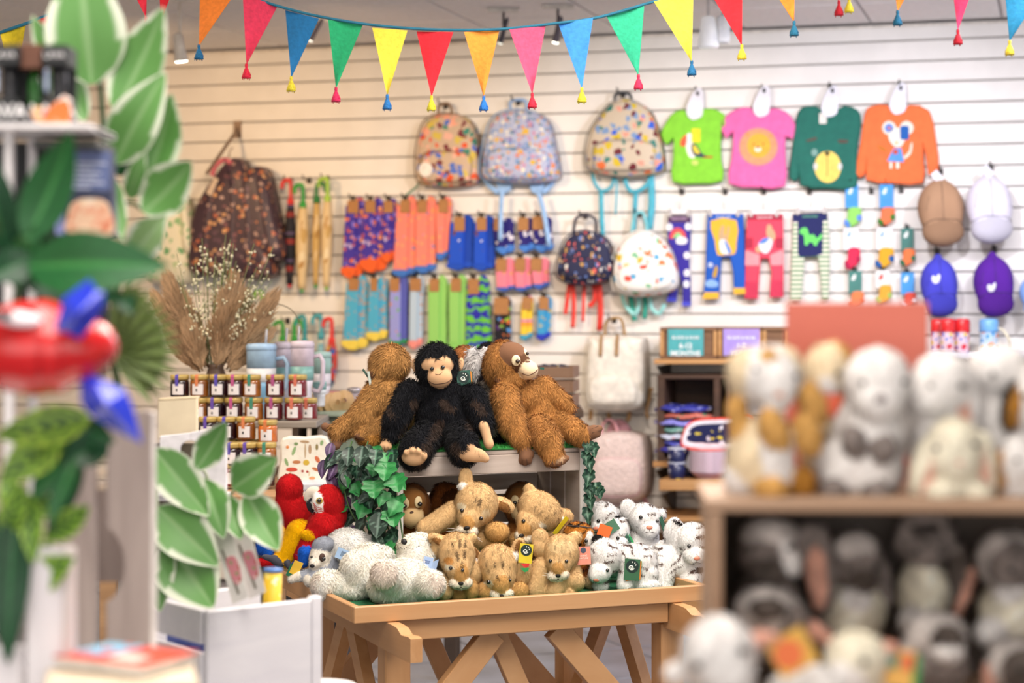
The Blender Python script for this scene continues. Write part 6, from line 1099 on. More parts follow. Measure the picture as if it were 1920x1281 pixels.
# dried flowers in a vase
fv = thing('dried_flower_vase', 'vase of tan pampas plumes and tiny white dried flowers', 'dried flowers', P(405, 787, 6.6)); L = Loc(405, 787, 6.6); k = L.k
mesh_obj('vase', *lathe([(22 * k, 0), (30 * k, 20 * k), (30 * k, 60 * k), (18 * k, 86 * k), (14 * k, 98 * k), (17 * k, 104 * k)], 20), M('#5a463a', .5), fv, True)
rs = random.Random(5)
def plume(b, t, w, seed):
    rng = np.random.default_rng(seed); b, t = np.array(b, float), np.array(t, float); n = 2600; u = rng.random(n) ** .8; ax = (t - b) / np.linalg.norm(t - b)
    c = b + (t - b) * u[:, None]; an = rng.random(n) * 6.28; prof = np.sin(np.pi * np.clip(u * .9 + .06, 0, 1)) ** .7 * w * (1 + .45 * np.sin(u * 17 + 3 * an + seed))
    sd = np.cross(ax, [0, 1, 0]); sd /= np.linalg.norm(sd); rd_ = np.cos(an)[:, None] * sd + np.sin(an)[:, None] * np.array([0, 1, 0])
    p0 = c; ln = rng.uniform(.035, .085, n)[:, None]; wv = np.sin(u * 30 + an * 2)[:, None] * .3
    tip = c + ax * ln + rd_ * (prof[:, None] * rng.uniform(.5, 1.1, (n, 1)) + .003 * wv); mid = (p0 + tip) / 2 + rd_ * .008; pw = np.cross(tip - p0, [0, 1, .2]); pw /= np.linalg.norm(pw, axis=1, keepdims=True); pw *= .0022
    V = np.stack([p0, mid - pw, mid + pw, tip], 1).reshape(-1, 3); i4 = np.arange(n)[:, None] * 4; T = np.concatenate([i4 + [0, 2, 1], i4 + [1, 2, 3]]).reshape(-1, 3)
    col = np.repeat((lin('#d2ae88') * rng.uniform(.6, 1.15, (n, 1)))[:, None], 4, 1).reshape(-1, 3); o = mesh_fast('plume', V, T, ATT('dried', .9), fv, col); o['kind'] = 'stuff'
    mesh_obj('plume_stem', *tube([b, (b + t) / 2, t], .003, 6), M('#8a6a44', .8), fv, True)
for i, (b, t, w) in enumerate((((385, 690), (322, 540), 18), ((378, 690), (303, 575), 14), ((390, 690), (345, 580), 16), ((405, 690), (436, 545), 22), ((415, 690), (452, 575), 20), ((410, 690), (418, 610), 16), ((425, 692), (504, 572), 15), ((430, 695), (478, 625), 13), ((380, 696), (360, 630), 14), ((430, 698), (490, 640), 9), ((375, 698), (330, 640), 11))):
    plume(L(*b, rs.uniform(-.03, .03)), L(*t, rs.uniform(-.05, .05)), w * k * 1.35, i)
bl_v, bl_f = ball((0, 0, 0), (1, 1, 1), 6, 4)
for i in range(46):
    tx = rs.uniform(325, 515); ty = rs.uniform(425, 560) + abs(tx - 425) * .25; dd = rs.uniform(-.06, .06); p = crom([(402 + (tx - 420) * .1, 690), (405 + (tx - 420) * .45, 620), (tx, ty)], 6, False)
    mesh_obj('flower_stem', *tube([L(x, y, dd * j / 12) for j, (x, y) in enumerate(p)], .0012, 4), M('#7f8a5a', .8), fv)
    parts = []
    for j in range(16):
        a = p[int(rs.uniform(.42, 1) * (len(p) - 1))]; c = L(a[0] + rs.uniform(-9, 9), a[1] + rs.uniform(-8, 8), dd + rs.uniform(-.012, .012)); s = rs.uniform(.0028, .005); parts.append(([(c[0] + s * q[0], c[1] + s * q[1], c[2] + s * q[2] * 1.2) for q in bl_v], bl_f))
    o = mesh_obj('blossom', *merge(*parts), M('#e6dfbf', .8, .12), fv, True); o['kind'] = 'stuff'
mesh_obj('twig', *tube([L(x, y) for x, y in crom([(430, 690), (470, 590), (510, 570), (545, 580), (562, 604)], 5, False)], .0018, 5), M('#7a7058', .8), fv, True)
# crate of small goods behind the apes, on its own table
r = thing('back_table', 'plain dark table behind the toy display carrying a small crate', 'table', P(1035, 766, 7.5)); L = Loc(1035, 766, 7.5)
mesh_obj('table_top', *box((-.45, -.1, -.03), (.12, .5, 0), .004), M('#5a4636', .5), r)
for x in (-.42, .06):
    for y in (-.06, .42): mesh_obj('leg', *box((x, y, -L.o.z), (x + .05, y + .05, -.03), .003), M('#4a3a2e', .5), r)
r = thing('small_crate', 'brown slatted wooden crate behind the orangutan looking right', 'crate', P(1035, 765, 7.5), math.radians(-8)); br = WOOD('#8a6a52', '#a37f63', (3, 26, 26), .6)
for z in (.004, .06, .115): mesh_obj('slat', *box((-.13, -.005, z), (.075, .005, z + .045), .002), br, r); mesh_obj('slat', *box((-.13, .2, z), (.075, .21, z + .045), .002), br, r); mesh_obj('slat', *box((.075, -.005, z), (.085, .21, z + .045), .002), br, r); mesh_obj('slat', *box((-.14, -.005, z), (-.13, .21, z + .045), .002), br, r)
mesh_obj('base', *box((-.13, .005, .002), (.075, .2, .01)), br, r)
for i in range(7):
    o = tag(mesh_obj('wrapped_sweet', *ball((0, 0, 0), (.035, .03, .022), 10, 7), PAT('#3a3440', ['#5a86c0', '#2a2630', '#8a7f8c', '#c8b45a'], 60, .4), loc=P(1013 + i * 8, 697 - (i % 2) * 4, 7.55 + .03 * (i % 3)), smooth=True), 'small dark patterned pouch heaped in the slatted crate, %s from the left' % ('first', 'second', 'third', 'fourth', 'fifth', 'sixth', 'seventh')[i], 'pouch', 'pouches in the slatted crate')
# ------------------------------------------------------------------ wall shelves with boxed goods
dw = WOOD('#6b4a34', '#8a6546', (3, 26, 26), .6); lw = WOOD('#b5834e', '#cfa06a', (3, 26, 26), .6); vd = WOOD('#3f2c20', '#553b2b', (3, 26, 26), .6)
def wbox(r, L, nm, x0, y0, x1, y1, o0, o1, m, bev=.003): return wslab(r, L, nm, [(x0, y0), (x1, y0), (x1, y1), (x0, y1)], o0, o1, m, bev)
for lb, x0, x1, y0, y1 in (('upper wooden wall shelf carrying size-labelled crates', 1226, 1500, 674, 683), ('middle wooden wall shelf under the dark crate', 1224, 1420, 866, 876), ('lower wooden wall shelf with cups and bowls', 1236, 1420, 900, 920)):
    r, L = wthing('wall_shelf', lb, 'shelf', (x0 + x1) / 2, y0, 'wooden wall shelves'); wbox(r, L, 'board', x0, y0, x1, y1, 0, .36 if y0 != 900 else .5, lw)
    for x in (x0 + 20, x1 - 20):
        q = L.xz(x, y1 + 1, .1); v, f = slab([(-.3, q[1]), (0, q[1]), (0, q[1] - .12)], 0, .012); mesh_obj('bracket', [(q[0] + b_, a, c) for a, b_, c in v], [p[::-1] for p in f], M('#4a4038', .5), r)
def sizebox(lb, x0, x1, sign, col, l1, l2):
    r, L = wthing('size_crate', lb, 'crate', (x0 + x1) / 2, 674, 'size-labelled crates', .34)
    wbox(r, L, 'top_rail', x0, 614, x1, 621, .1, .345, dw); wbox(r, L, 'bottom_rail', x0, 667, x1, 673.5, .1, .345, dw); wbox(r, L, 'side_board', x0, 621, x0 + 7, 667, .1, .345, lw); wbox(r, L, 'side_board', x1 - 7, 621, x1, 667, .1, .345, lw); wbox(r, L, 'front_panel', x0 + 7, 621, x1 - 7, 667, .1, .335, dw)
    if sign:
        a, b_ = sign; s = wbox(r, L, 'size_sign', a, 617, b_, 667, .346, .35, M(col, .5, .04), .0005); c = L.xz((a + b_) / 2, 640, .35); wh = M('#f2f6f6', .6, 0)
        text('BLADE & ROSE', .02, wh, s, (c[0], -.0125, L.xz(0, 627, .35)[1]), bold=.0004); text(l1, .034, wh, s, (c[0], -.0125, L.xz(0, 641, .35)[1]), bold=.001); text(l2, .034, wh, s, (c[0], -.0125, L.xz(0, 654, .35)[1]), bold=.001)
sizebox('wooden crate with teal sign reading 6-12 months', 1237, 1344, (1252, 1319), '#4fa9ad', '6-12', 'MONTHS'); sizebox('wooden crate with lilac sign reading 1-2 years', 1346, 1428, (1356, 1424), '#a791dc', '1-2', 'YEARS'); sizebox('narrow wooden crate beside the coral board', 1430, 1480, None, '', '', '')
r, L = wthing('dark_crate', 'dark wooden crate holding shiny wrapped goods', 'crate', 1300, 866, None, .35)
wbox(r, L, 'top_board', 1232, 703, 1372, 711, .05, .35, vd); wbox(r, L, 'bottom_board', 1232, 858, 1372, 865.5, .05, .35, vd); wbox(r, L, 'side_board', 1232, 711, 1246, 858, .05, .35, vd); wbox(r, L, 'side_board', 1338, 711, 1350, 858, .05, .35, vd); wbox(r, L, 'side_board', 1362, 711, 1372, 858, .05, .35, vd); wbox(r, L, 'back_board', 1246, 711, 1362, 858, .05, .07, vd)
cols = (('#3c3a9a', '#b9c0ea'), ('#5a5fc0', '#c8cdf0'), ('#cfd6ea', '#e6a0a0'), ('#7fb0a4', '#dfe8e2'), ('#8f8fe0', '#3a3f8a'), ('#c87060', '#4a8a6a'), ('#3a3f9a', '#9a9fe0'))
for i, (a, b_) in enumerate(cols):
    y = 846 - 13 * i; x = 1290 + (3 if i % 2 else -6); LL = WLoc(x, y, .34)
    v = [(q[0], q[1], q[2]) for q in ball((0, 0, 0), (.145, .1, .02), 22, 7)[0]]; v = [(p[0], p[1], p[2] + .006 * math.sin(p[0] * 60 + i) + .004 * math.sin(p[1] * 80)) for p in v]
    o = mesh_obj('wrapped_cloth', v, ball((0, 0, 0), (1, 1, 1), 22, 7)[1], PAT(a, [b_, a, '#f0f2fa', a], 40, .34, .12), loc=LL.o + Vector((0, .06, 0)), rot=(0, 0, WA), smooth=True)
    tag(o, 'glossy wrapped folded item in the dark crate, %s from the bottom' % ('first', 'second', 'third', 'fourth', 'fifth', 'sixth', 'seventh')[i], 'package', 'wrapped goods in dark crate')
nvp = PAT('#1c2350', ['#e2d24a', '#1c2350', '#e8e6ee', '#1c2350', '#1c2350'], 30, .36, .35, (1, 1, 1.8))
def dtray(lb, pts, rim, base):
    r, L = wthing('melamine_tray', lb, 'tray', 1330, base, 'rocket print tableware', .4); o = crom(pts, 4); wslab(r, L, 'rim', o, .395, .41, M(rim, .35), .004)
    c = (sum(p[0] for p in o) / len(o), sum(p[1] for p in o) / len(o)); wslab(r, L, 'inner_rim', [(c[0] + (x - c[0]) * .94, c[1] + (y - c[1]) * .86) for x, y in o], .409, .413, M('#eceaf2', .3), .001); wslab(r, L, 'printed_base', [(c[0] + (x - c[0]) * .8, c[1] + (y - c[1]) * .58) for x, y in o], .412, .4145, nvp, 0)
dtray('red-rimmed rocket print tray standing upright', [(1280, 840), (1280, 812), (1290, 794), (1310, 786), (1360, 783), (1410, 783), (1412, 842), (1340, 846)], '#ea4a3a', 846); dtray('white rocket print tray standing lower', [(1290, 880), (1292, 850), (1310, 838), (1360, 834), (1405, 834), (1408, 882), (1350, 884)], '#e9e8f2', 884)
def cup(lb, px, yb, off):
    L = WLoc(px, yb, off); r = thing('kids_cup', lb, 'cup', L.o, WA, 'rocket print cups'); k = 9.1 / F
    mesh_obj('cup_body', *lathe([(13 * k, 0), (14 * k, 1 * k), (17 * k, 30 * k), (16 * k, 30 * k), (14 * k, 4 * k)], 20), nvp, r, True); mesh_obj('rim', *lathe([(16.4 * k, 29 * k), (17.4 * k, 30 * k), (17 * k, 31.5 * k), (15.8 * k, 31 * k)], 20), M('#dfe3ee', .3), r, True)
cup('navy rocket print cup at the bottom of the front stack', 1269, 898.5, .45); cup('navy rocket print cup on top of the front stack', 1269, 872, .45); cup('navy rocket print cup at the bottom of the rear stack', 1297, 897, .3); cup('navy rocket print cup on top of the rear stack', 1297, 868, .3)
for i in range(12):
    L = WLoc(1330, 900 - 3.6 * i, .42); k = 9.05 / F; r = thing('kids_bowl', 'pink melamine bowl nested in the stack, number %s from the bottom' % ('one', 'two', 'three', 'four', 'five', 'six', 'seven', 'eight', 'nine', 'ten', 'eleven', 'twelve')[i], 'bowl', L.o, WA, 'stacked pink bowls')
    mesh_obj('bowl_body', *lathe([(20 * k, 0), (22 * k, 1 * k), (32 * k, 12 * k), (37 * k, 16 * k), (37 * k, 17.6 * k), (34 * k, 16.5 * k), (22 * k, 3 * k)], 24), M('#d8aab8', .35), r, True)
    mesh_obj('rim', *lathe([(36.5 * k, 16.6 * k), (38 * k, 17.2 * k), (38 * k, 18.4 * k), (36 * k, 18.2 * k)], 24), M('#e9e2ea' if i < 11 else '#ee5a4a', .35), r, True)
r, L = wthing('low_plinth', 'pale wooden plinth running along the wall foot', 'plinth', 1300, 1000); mesh_obj('plinth_front', *box((L.xz(1180, 0)[0], -.5, -L.o.z), (L.xz(1480, 0)[0], 0, L.xz(0, 979, .5)[1]), .004), lw, r); wbox(r, L, 'plinth_top', 1176, 974, 1484, 979, 0, .53, lw)
# bottles at the right
r, L = wthing('wall_shelf', 'white wall shelf under the drinking bottles', 'shelf', 1810, 662, 'wooden wall shelves'); wbox(r, L, 'board', 1735, 662, 1935, 668, 0, .3, M('#dcd8dc', .5)); wbox(r, L, 'lip', 1735, 668, 1935, 674, .28, .3, M('#c8c4ca', .5))
def bottle(lb, px, off, body, lidc, w=26, strawc=None):
    L = WLoc(px, 661.5, off); r = thing('drinking_bottle', lb, 'bottle', L.o, WA, 'childrens drinking bottles'); k = 8.8 / F; R_ = w / 2 * k
    mesh_obj('bottle_body', *lathe([(R_ * .9, 0), (R_, 3 * k), (R_, 38 * k), (R_ * .96, 42 * k)], 20), body, r, True)
    mesh_obj('lid', *lathe([(R_ * 1.04, 42 * k), (R_ * 1.08, 44 * k), (R_ * 1.08, 58 * k), (R_ * .95, 63 * k), (R_ * .5, 64 * k)], 12), M(lidc, .25, coat=.5), r, True); mesh_obj('collar', *lathe([(R_ * 1.05, 39 * k), (R_ * 1.1, 40 * k), (R_ * 1.1, 43 * k), (R_ * 1.0, 43.5 * k)], 20), M(sh(lidc, .9), .25), r, True)
    if strawc: mesh_obj('carry_loop', *tube([(R_ * 1.0, 0, 46 * k), (R_ * 1.6, 0, 42 * k), (R_ * 2.1, 0, 28 * k), (R_ * 2.3, 0, 8 * k)], .007, 8), M(strawc, .4), r, True)
fp = PAT('#e6c8d0', ['#d83a4a', '#5a86d0', '#e8c23c', '#7a4aa0', '#e6c8d0'], 50, .42, .12); bottle('patterned bottle with red lid, leftmost of three', 1757, .2, fp, '#e0282c'); bottle('patterned bottle with red lid, middle of three', 1777, .26, fp, '#e0282c', 28); bottle('patterned bottle with red lid, rightmost of three', 1804, .22, fp, '#e0282c', 28); bottle('clear fruit print bottle with sky blue lid and cream loop', 1854, .2, PAT('#b8d2e8', ['#e8783a', '#4a9ad8', '#e8b23c', '#b8d2e8'], 42, .42, .12), '#78b4ea', 34, '#e6dcc0')
# ------------------------------------------------------------------ right foreground: shelf of rabbits
SD = 1.997; L = Loc(1330, 938, SD)
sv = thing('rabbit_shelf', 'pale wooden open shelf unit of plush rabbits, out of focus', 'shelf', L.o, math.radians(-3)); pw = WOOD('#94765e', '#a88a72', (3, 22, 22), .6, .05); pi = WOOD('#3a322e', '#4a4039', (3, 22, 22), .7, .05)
SHZ = L.o.z; X1 = .49; BZ = -.41
mesh_obj('top_board', *box((-.004, 0, -.0125), (X1, .2, 0), .002), pw, sv); mesh_obj('side_panel', *box((0, .0, BZ - .6), (.014, .2, -.013), .002), pw, sv); mesh_obj('side_panel', *box((X1 - .014, .0, BZ - .6), (X1, .2, -.013), .002), pw, sv)
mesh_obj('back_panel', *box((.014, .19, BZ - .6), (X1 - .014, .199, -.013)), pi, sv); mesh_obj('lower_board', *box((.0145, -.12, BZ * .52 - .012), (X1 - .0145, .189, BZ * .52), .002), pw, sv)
cb = thing('coral_board', 'coral red display board standing behind the rabbits', 'board', P(1607, 700, 2.215)); L = Loc(1607, 700, 2.215)
mesh_obj('panel', *box((L(1474, 0)[0], 0, SHZ - .25 - L.o.z), (L(1741, 0)[0], .006, L(0, 567)[2]), .001), M('#cf6e5c', .5, .02, 5), cb); mesh_obj('foot', *box((L(1500, 0)[0], .006, SHZ - .25 - L.o.z), (L(1715, 0)[0], .03, SHZ - .23 - L.o.z), .002), M('#c8705f', .5), cb)
RB = {'W': '#f4f0ee', 'T': '#d3a35e', 'C': '#ecd9b8', 'G': '#8a807c', 'D': '#5f5651', 'P': '#e6b09c', 'B': '#a8742f', 'K': '#2f2824', 'Y': '#f3ecd8', 'L': '#cfc8c4', 'N': '#d8a08a'}
RG = 'plush rabbits on the pale shelf'
def rabbit(lb, d, b, feats=(), n=5000, ln=12, name='rabbit_toy'): return plush(name, lb, d, b, RB, feats, (n, ln, 1.7), '', 5, 6.5, None, RG)
rabbit('tall tan and white plush rabbit at the shelf left end', 2.073, [('W', 1440, 705, 0, 60, 56, 56, 0), ('C', 1398, 700, 6, 34, 46, 44, 0), ('C', 1470, 690, 4, 34, 40, 40, 0), ('T', 1436, 672, -34, 18, 16, 14, 0), ('W', 1450, 725, -40, 34, 44, 26, 0), ('T', 1384, 790, -6, 20, 55, 18, -8), ('T', 1522, 755, -6, 25, 44, 18, -22), ('C', 1425, 860, 6, 62, 80, 56, 0), ('W', 1448, 850, -30, 34, 76, 32, 0), ('T', 1444, 802, -52, 24, 42, 20, -22), ('T', 1508, 812, -36, 26, 42, 22, -18), ('T', 1440, 914, -52, 30, 25, 26, 0), ('B', 1500, 905, -30, 26, 34, 24, 0), ('W', 1392, 900, 0, 34, 40, 34, 0)], [('eye', 1412, 692, 5), ('eye', 1484, 704, 5), ('disc', 1452, 738, 9, 6, 0, '#c8927c', 'nose', 5)], 7000)
rabbit('tan and white plush rabbit behind the tall one with an orange tag', 2.120, [('C', 1548, 700, 0, 42, 55, 44, 0), ('T', 1570, 690, 8, 30, 48, 34, 0), ('W', 1545, 715, -24, 22, 36, 22, 0), ('T', 1588, 740, -10, 12, 42, 14, -12), ('T', 1536, 740, -20, 14, 40, 14, 15), ('C', 1550, 820, 6, 52, 90, 46, 0)], [('eye', 1562, 700, 6), ('tag', 1551, 756, 36, 44, 15, '#e0603a', '', 14)], 4000)
rabbit('white plush rabbit with grey paws and grey nose in the middle', 2.081, [('W', 1645, 716, 0, 62, 64, 60, 0), ('W', 1640, 752, -36, 42, 38, 34, 0), ('W', 1612, 880, 10, 84, 68, 60, 0), ('W', 1640, 810, 0, 48, 50, 46, 0), ('L', 1582, 795, 4, 18, 54, 16, 22), ('L', 1688, 795, 4, 18, 56, 18, -10), ('G', 1592, 824, -44, 21, 31, 18, -15), ('G', 1648, 838, -50, 24, 24, 18, 0), ('G', 1556, 916, -46, 26, 21, 22, 20), ('G', 1634, 920, -50, 27, 21, 22, 0)], [('eye', 1610, 716, 6), ('eye', 1684, 714, 6), ('disc', 1638, 745, 11, 8, 0, '#6f6264', 'nose', 6)], 7000)
rabbit('white plush rabbit with drooping ears behind the small cream one', 2.104, [('W', 1765, 718, 0, 56, 56, 54, 0), ('W', 1742, 745, -22, 40, 32, 30, 0), ('W', 1818, 745, -6, 20, 62, 18, -4), ('P', 1803, 760, -20, 8, 42, 8, -4), ('L', 1712, 770, -8, 16, 48, 14, 12), ('W', 1765, 840, 8, 60, 90, 52, 0)], [('eye', 1790, 721, 7), ('eye', 1735, 722, 5)], 5000)
rabbit('small cream lop-eared plush rabbit at the front of the shelf', 2.050, [('Y', 1788, 840, 0, 50, 56, 50, 0), ('Y', 1788, 868, -22, 40, 36, 32, 0), ('Y', 1726, 876, -6, 19, 56, 16, 14), ('P', 1738, 886, -16, 8, 42, 8, 14), ('Y', 1850, 868, -6, 17, 60, 16, -8), ('P', 1838, 876, -16, 10, 46, 8, -8), ('Y', 1790, 905, 10, 52, 34, 44, 0), ('Y', 1760, 922, -34, 29, 20, 24, 0), ('Y', 1824, 922, -34, 29, 20, 24, 0)], [('eye', 1750, 838, 6), ('eye', 1816, 831, 6), ('disc', 1786, 864, 7, 5, 0, '#e2b4a4', 'nose', 5)], 6000)
rabbit('white plush rabbit at the back right beneath the bottles', 2.128, [('W', 1872, 696, 0, 58, 48, 52, 0), ('W', 1855, 790, -6, 18, 58, 16, 6), ('N', 1846, 800, -16, 5, 40, 7, 8), ('W', 1880, 810, 8, 60, 100, 50, 0)], [('eye', 1850, 700, 6)], 4000)
rabbit('white plush rabbit with dark-rimmed brown ear at right frame edge', 2.096, [('W', 1940, 750, 0, 40, 70, 46, 0), ('K', 1894, 760, -8, 19, 46, 14, 12), ('B', 1899, 760, -16, 13, 38, 12, 12), ('W', 1945, 860, 8, 50, 80, 46, 0)], [('eye', 1915, 740, 6)], 4000)
rabbit('small white plush rabbit with brown ear, lower right of shelf', 2.050, [('W', 1910, 868, 0, 34, 52, 40, 0), ('B', 1874, 884, -6, 13, 40, 12, -4), ('W', 1915, 915, 6, 36, 28, 36, 0)], [('eye', 1898, 860, 5)], 3500)
# grey rabbits inside the shelf
GR = 'grey plush rabbits inside the shelf'
def mott(seed):
    def pat(p, n, C, b):
        s = np.sin(p[:, 0] * .09 + seed + 1.5 * np.sin(p[:, 2] * .06)) * np.sin(p[:, 2] * .08 + seed * 2 + p[:, 1] * .05); C *= (1 + .28 * s)[:, None]; return C
    return pat
def grabbit(lb, d, b, feats=(), n=4500, s=0): return plush('grey_rabbit_toy', lb, d, b, RB, feats, (n, 12, 1.7), '', 5, 6.5, mott(s), GR)
grabbit('grey plush rabbit with white cheek and long pink-lined ear, inside left', 2.106, [('G', 1440, 1036, 0, 58, 60, 52, 0), ('L', 1440, 1000, -8, 50, 30, 40, 0), ('W', 1474, 1040, -40, 16, 34, 16, -25), ('D', 1432, 1066, -42, 36, 28, 26, 0), ('G', 1520, 1020, 0, 34, 40, 20, 30), ('G', 1538, 1080, -4, 28, 70, 14, -4), ('P', 1528, 1080, -18, 16, 58, 9, -4), ('G', 1440, 1130, 10, 60, 60, 48, 0)], [('eye', 1473, 1022, 7), ('eye', 1404, 1026, 6)], 6000, 1)
grabbit('grey plush rabbit face down with a dark muzzle, below the white-cheeked one', 2.044, [('L', 1440, 1142, 0, 62, 40, 44, 6), ('D', 1434, 1134, -40, 30, 16, 16, 0), ('G', 1480, 1160, -10, 34, 34, 34, 0), ('G', 1536, 1188, -6, 36, 20, 14, 38), ('P', 1532, 1182, -18, 38, 10, 8, 38), ('G', 1450, 1200, 10, 60, 50, 44, 0)], [('eye', 1470, 1150, 6)], 4500, 2)
grabbit('grey plush rabbit with cream chest, second inside the shelf', 2.122, [('G', 1606, 1056, 0, 46, 54, 46, 0), ('L', 1600, 1024, -14, 36, 26, 30, 0), ('D', 1612, 1080, -36, 26, 24, 20, 0), ('Y', 1600, 1150, 0, 58, 60, 48, 0), ('W', 1600, 1122, -26, 28, 28, 26, 0), ('G', 1556, 1090, 10, 20, 52, 18, 10), ('G', 1656, 1096, 10, 18, 50, 18, -8)], [('eye', 1634, 1058, 7), ('eye', 1584, 1060, 6)], 5000, 3)
grabbit('grey plush rabbit with looped ears and cream belly, third inside', 2.137, [('G', 1732, 1028, 0, 46, 34, 42, 0), ('G', 1694, 1000, 2, 12, 34, 12, 20), ('G', 1776, 1000, 2, 12, 34, 12, -20), ('G', 1735, 972, 2, 38, 10, 12, 0), ('Y', 1728, 1110, 0, 46, 60, 44, 0), ('W', 1706, 1158, -34, 28, 26, 26, 0), ('D', 1790, 1100, 6, 26, 80, 20, 12), ('P', 1806, 1112, -12, 8, 58, 8, 22)], [('eye', 1712, 1030, 6), ('eye', 1752, 1030, 6)], 5000, 4)
grabbit('grey plush rabbit with pale-rimmed face, inside at right', 2.106, [('L', 1890, 1050, 4, 58, 56, 48, 0), ('G', 1892, 1056, -24, 44, 44, 32, 0), ('W', 1884, 1106, -30, 26, 20, 20, 0), ('Y', 1895, 1145, 0, 58, 56, 48, 0), ('W', 1850, 1180, -34, 30, 28, 26, 0)], [('eye', 1882, 1062, 7), ('eye', 1918, 1048, 7)], 5000, 5)
grabbit('grey plush rabbit with white muzzle lying at the shelf bottom', 2.028, [('L', 1760, 1196, 6, 54, 46, 44, 0), ('D', 1768, 1190, -36, 26, 22, 16, 0), ('W', 1768, 1216, -42, 28, 16, 20, 0), ('G', 1756, 1250, 0, 60, 44, 44, 0), ('L', 1714, 1194, -4, 16, 40, 14, 30)], [('eye', 1742, 1190, 6), ('eye', 1794, 1190, 6)], 4500, 6)
grabbit('grey plush rabbit cut by the bottom right corner', 2.012, [('L', 1905, 1248, 4, 54, 46, 44, 0), ('D', 1910, 1250, -30, 38, 36, 24, 0), ('P', 1850, 1275, -10, 10, 34, 8, 0)], [('eye', 1896, 1244, 6)], 3500, 7)
# lambs in front of the shelf
plush('lamb_toy', 'white plush lamb with pinkish ears at the bottom, nearest the viewer', 1.794, [('W', 1348, 1230, 0, 68, 74, 66, 0), ('W', 1362, 1262, -40, 46, 44, 34, 0), ('W', 1266, 1262, 0, 22, 20, 14, -25), ('P', 1430, 1196, -4, 32, 12, 12, -6), ('W', 1350, 1340, 10, 70, 70, 60, 0)], RB, [('eye', 1305, 1238, 9), ('eye', 1384, 1212, 9), ('tag', 1484, 1222, 78, 74, -28, '#e2ae4a', 'dots', 4)], (7000, 14, 1.8), '', 6, 7, None, 'plush lambs')
plush('lamb_toy', 'cream plush lamb with pink ear beside a colourful tag', 1.841, [('Y', 1606, 1236, 0, 56, 52, 52, 0), ('W', 1586, 1262, -26, 40, 36, 30, 0), ('P', 1662, 1216, -6, 24, 12, 10, -20), ('Y', 1610, 1320, 8, 64, 60, 54, 0)], RB, [('eye', 1610, 1232, 8), ('tag', 1684, 1254, 58, 70, 4, '#eab65a', '', 6), ('tag', 1672, 1238, 18, 22, 4, '#2f8a78', '', 9), ('tag', 1700, 1240, 20, 26, 4, '#e0603a', '', 9), ('tag', 1716, 1262, 12, 66, 4, '#1f9a4a', '', 7), ('tag', 1684, 1276, 34, 22, 4, '#f3e8d8', '', 10)], (5000, 13, 1.8), '', 6, 7, None, 'plush lambs')
plush('lamb_toy', 'white woolly back of a lamb between the two lamb heads', 1.825, [('W', 1528, 1290, 0, 62, 40, 50, 0), ('W', 1480, 1300, 0, 40, 34, 40, 0)], RB, [], (3500, 13, 1.8), '', 6, 7, None, 'plush lambs')
lt = thing('lamb_bin', 'low pale bin in front of the shelf holding lambs', 'bin', P(1500, 1330, 1.825)); mesh_obj('bin_base', *box((-.2, -.1, -.04), (.2, .1, -.01), .004), pw, lt); mesh_obj('bin_front', *box((-.2, -.11, -.14), (.2, -.1, -.0), .004), pw, lt); mesh_obj('bin_leg', *box((-.06, -.06, -P(0, 1330, 1.825).z), (.06, .06, -.04), .004), pw, lt)
# ------------------------------------------------------------------ left foreground
# white frame unit with boxed gifts
FD = 2.448; L = Loc(14, 241, FD); fu = thing('display_unit', 'white framed black display unit at the left edge', 'shelf unit', L.o)
wf = M('#e8e4e6', .4, .03); bk = M('#1d1f22', .6)
mesh_obj('frame_post', *box((-.003, -.01, -L.o.z), (.009, .005, .004), .002), wf, fu); mesh_obj('frame_rail', *box((-.12, -.01, -.006), (L(180, 0)[0], .005, .004), .002), wf, fu); mesh_obj('frame_post', *box((-.003, .11, -L.o.z), (.009, .125, .004), .002), wf, fu); mesh_obj('frame_rail', *box((L(180, 0)[0] - .01, .005, -.006), (L(180, 0)[0], .125, .004), .002), wf, fu)
mesh_obj('top_panel', *box((-.12, -.04, -.004), (L(180, 0)[0], .12, .003), .001), wf, fu); mesh_obj('back_panel', *box((-.12, .12, -.3), (L(165, 0)[0], .13, -.008)), bk, fu); mesh_obj('shelf_board', *box((-.12, .006, -.32), (L(165, 0)[0], .125, -.305), .001), bk, fu)
mesh_obj('dark_rail', *box((L(60, 0)[0], .0055, L(0, 278)[2]), (L(180, 0)[0], .12, L(0, 262)[2]), .001), M('#3a3c3a', .5), fu)
def lavabox(lb, x0, x1, side):
    L = Loc((x0 + x1) / 2, 240, 2.430); r = thing('gift_pack', lb, 'box', L.o, 0, 'black boxed gift packs'); a, b_ = L(x0, 0)[0], L(x1, 0)[0]; t = L(0, 84)[2]; w = b_ - a
    mesh_obj('box_back', *box((a, .05, 0), (b_, .056, t), .001), bk, r); mesh_obj('box_base', *box((a, -.006, 0), (b_, .05, .038), .001), bk, r); mesh_obj('box_header', *box((a, .0, t - .026), (b_, .05, t), .001), bk, r)
    mesh_obj('bottle', *lathe([(w * .3, .038), (w * .32, .042), (w * .32, .075), (w * .14, .088), (w * .14, t - .027)], 16, ((a + b_) / 2, .026, 0)), M('#26262a', .25), r, True)
    mesh_obj('foil_strip', *box((a + w * .12, .0, .045), (a + w * .26, .004, t - .03), .001), M('#a9b6ea', .15, .3, 60, metal=.5), r)
    wh = M('#f0eef0', .6, 0); text('LAVA', w * .34, wh, r, ((a + b_) / 2, -.0012, t - .013)); text('LAVA', .024, wh, r, (b_ - w * .5, -.0075, .02), bold=.0006)
lavabox('black gift pack lettered in white, leftmost on the display unit', -16, 34, 0); lavabox('black gift pack lettered in white, beside the leaves', 78, 126, 0)
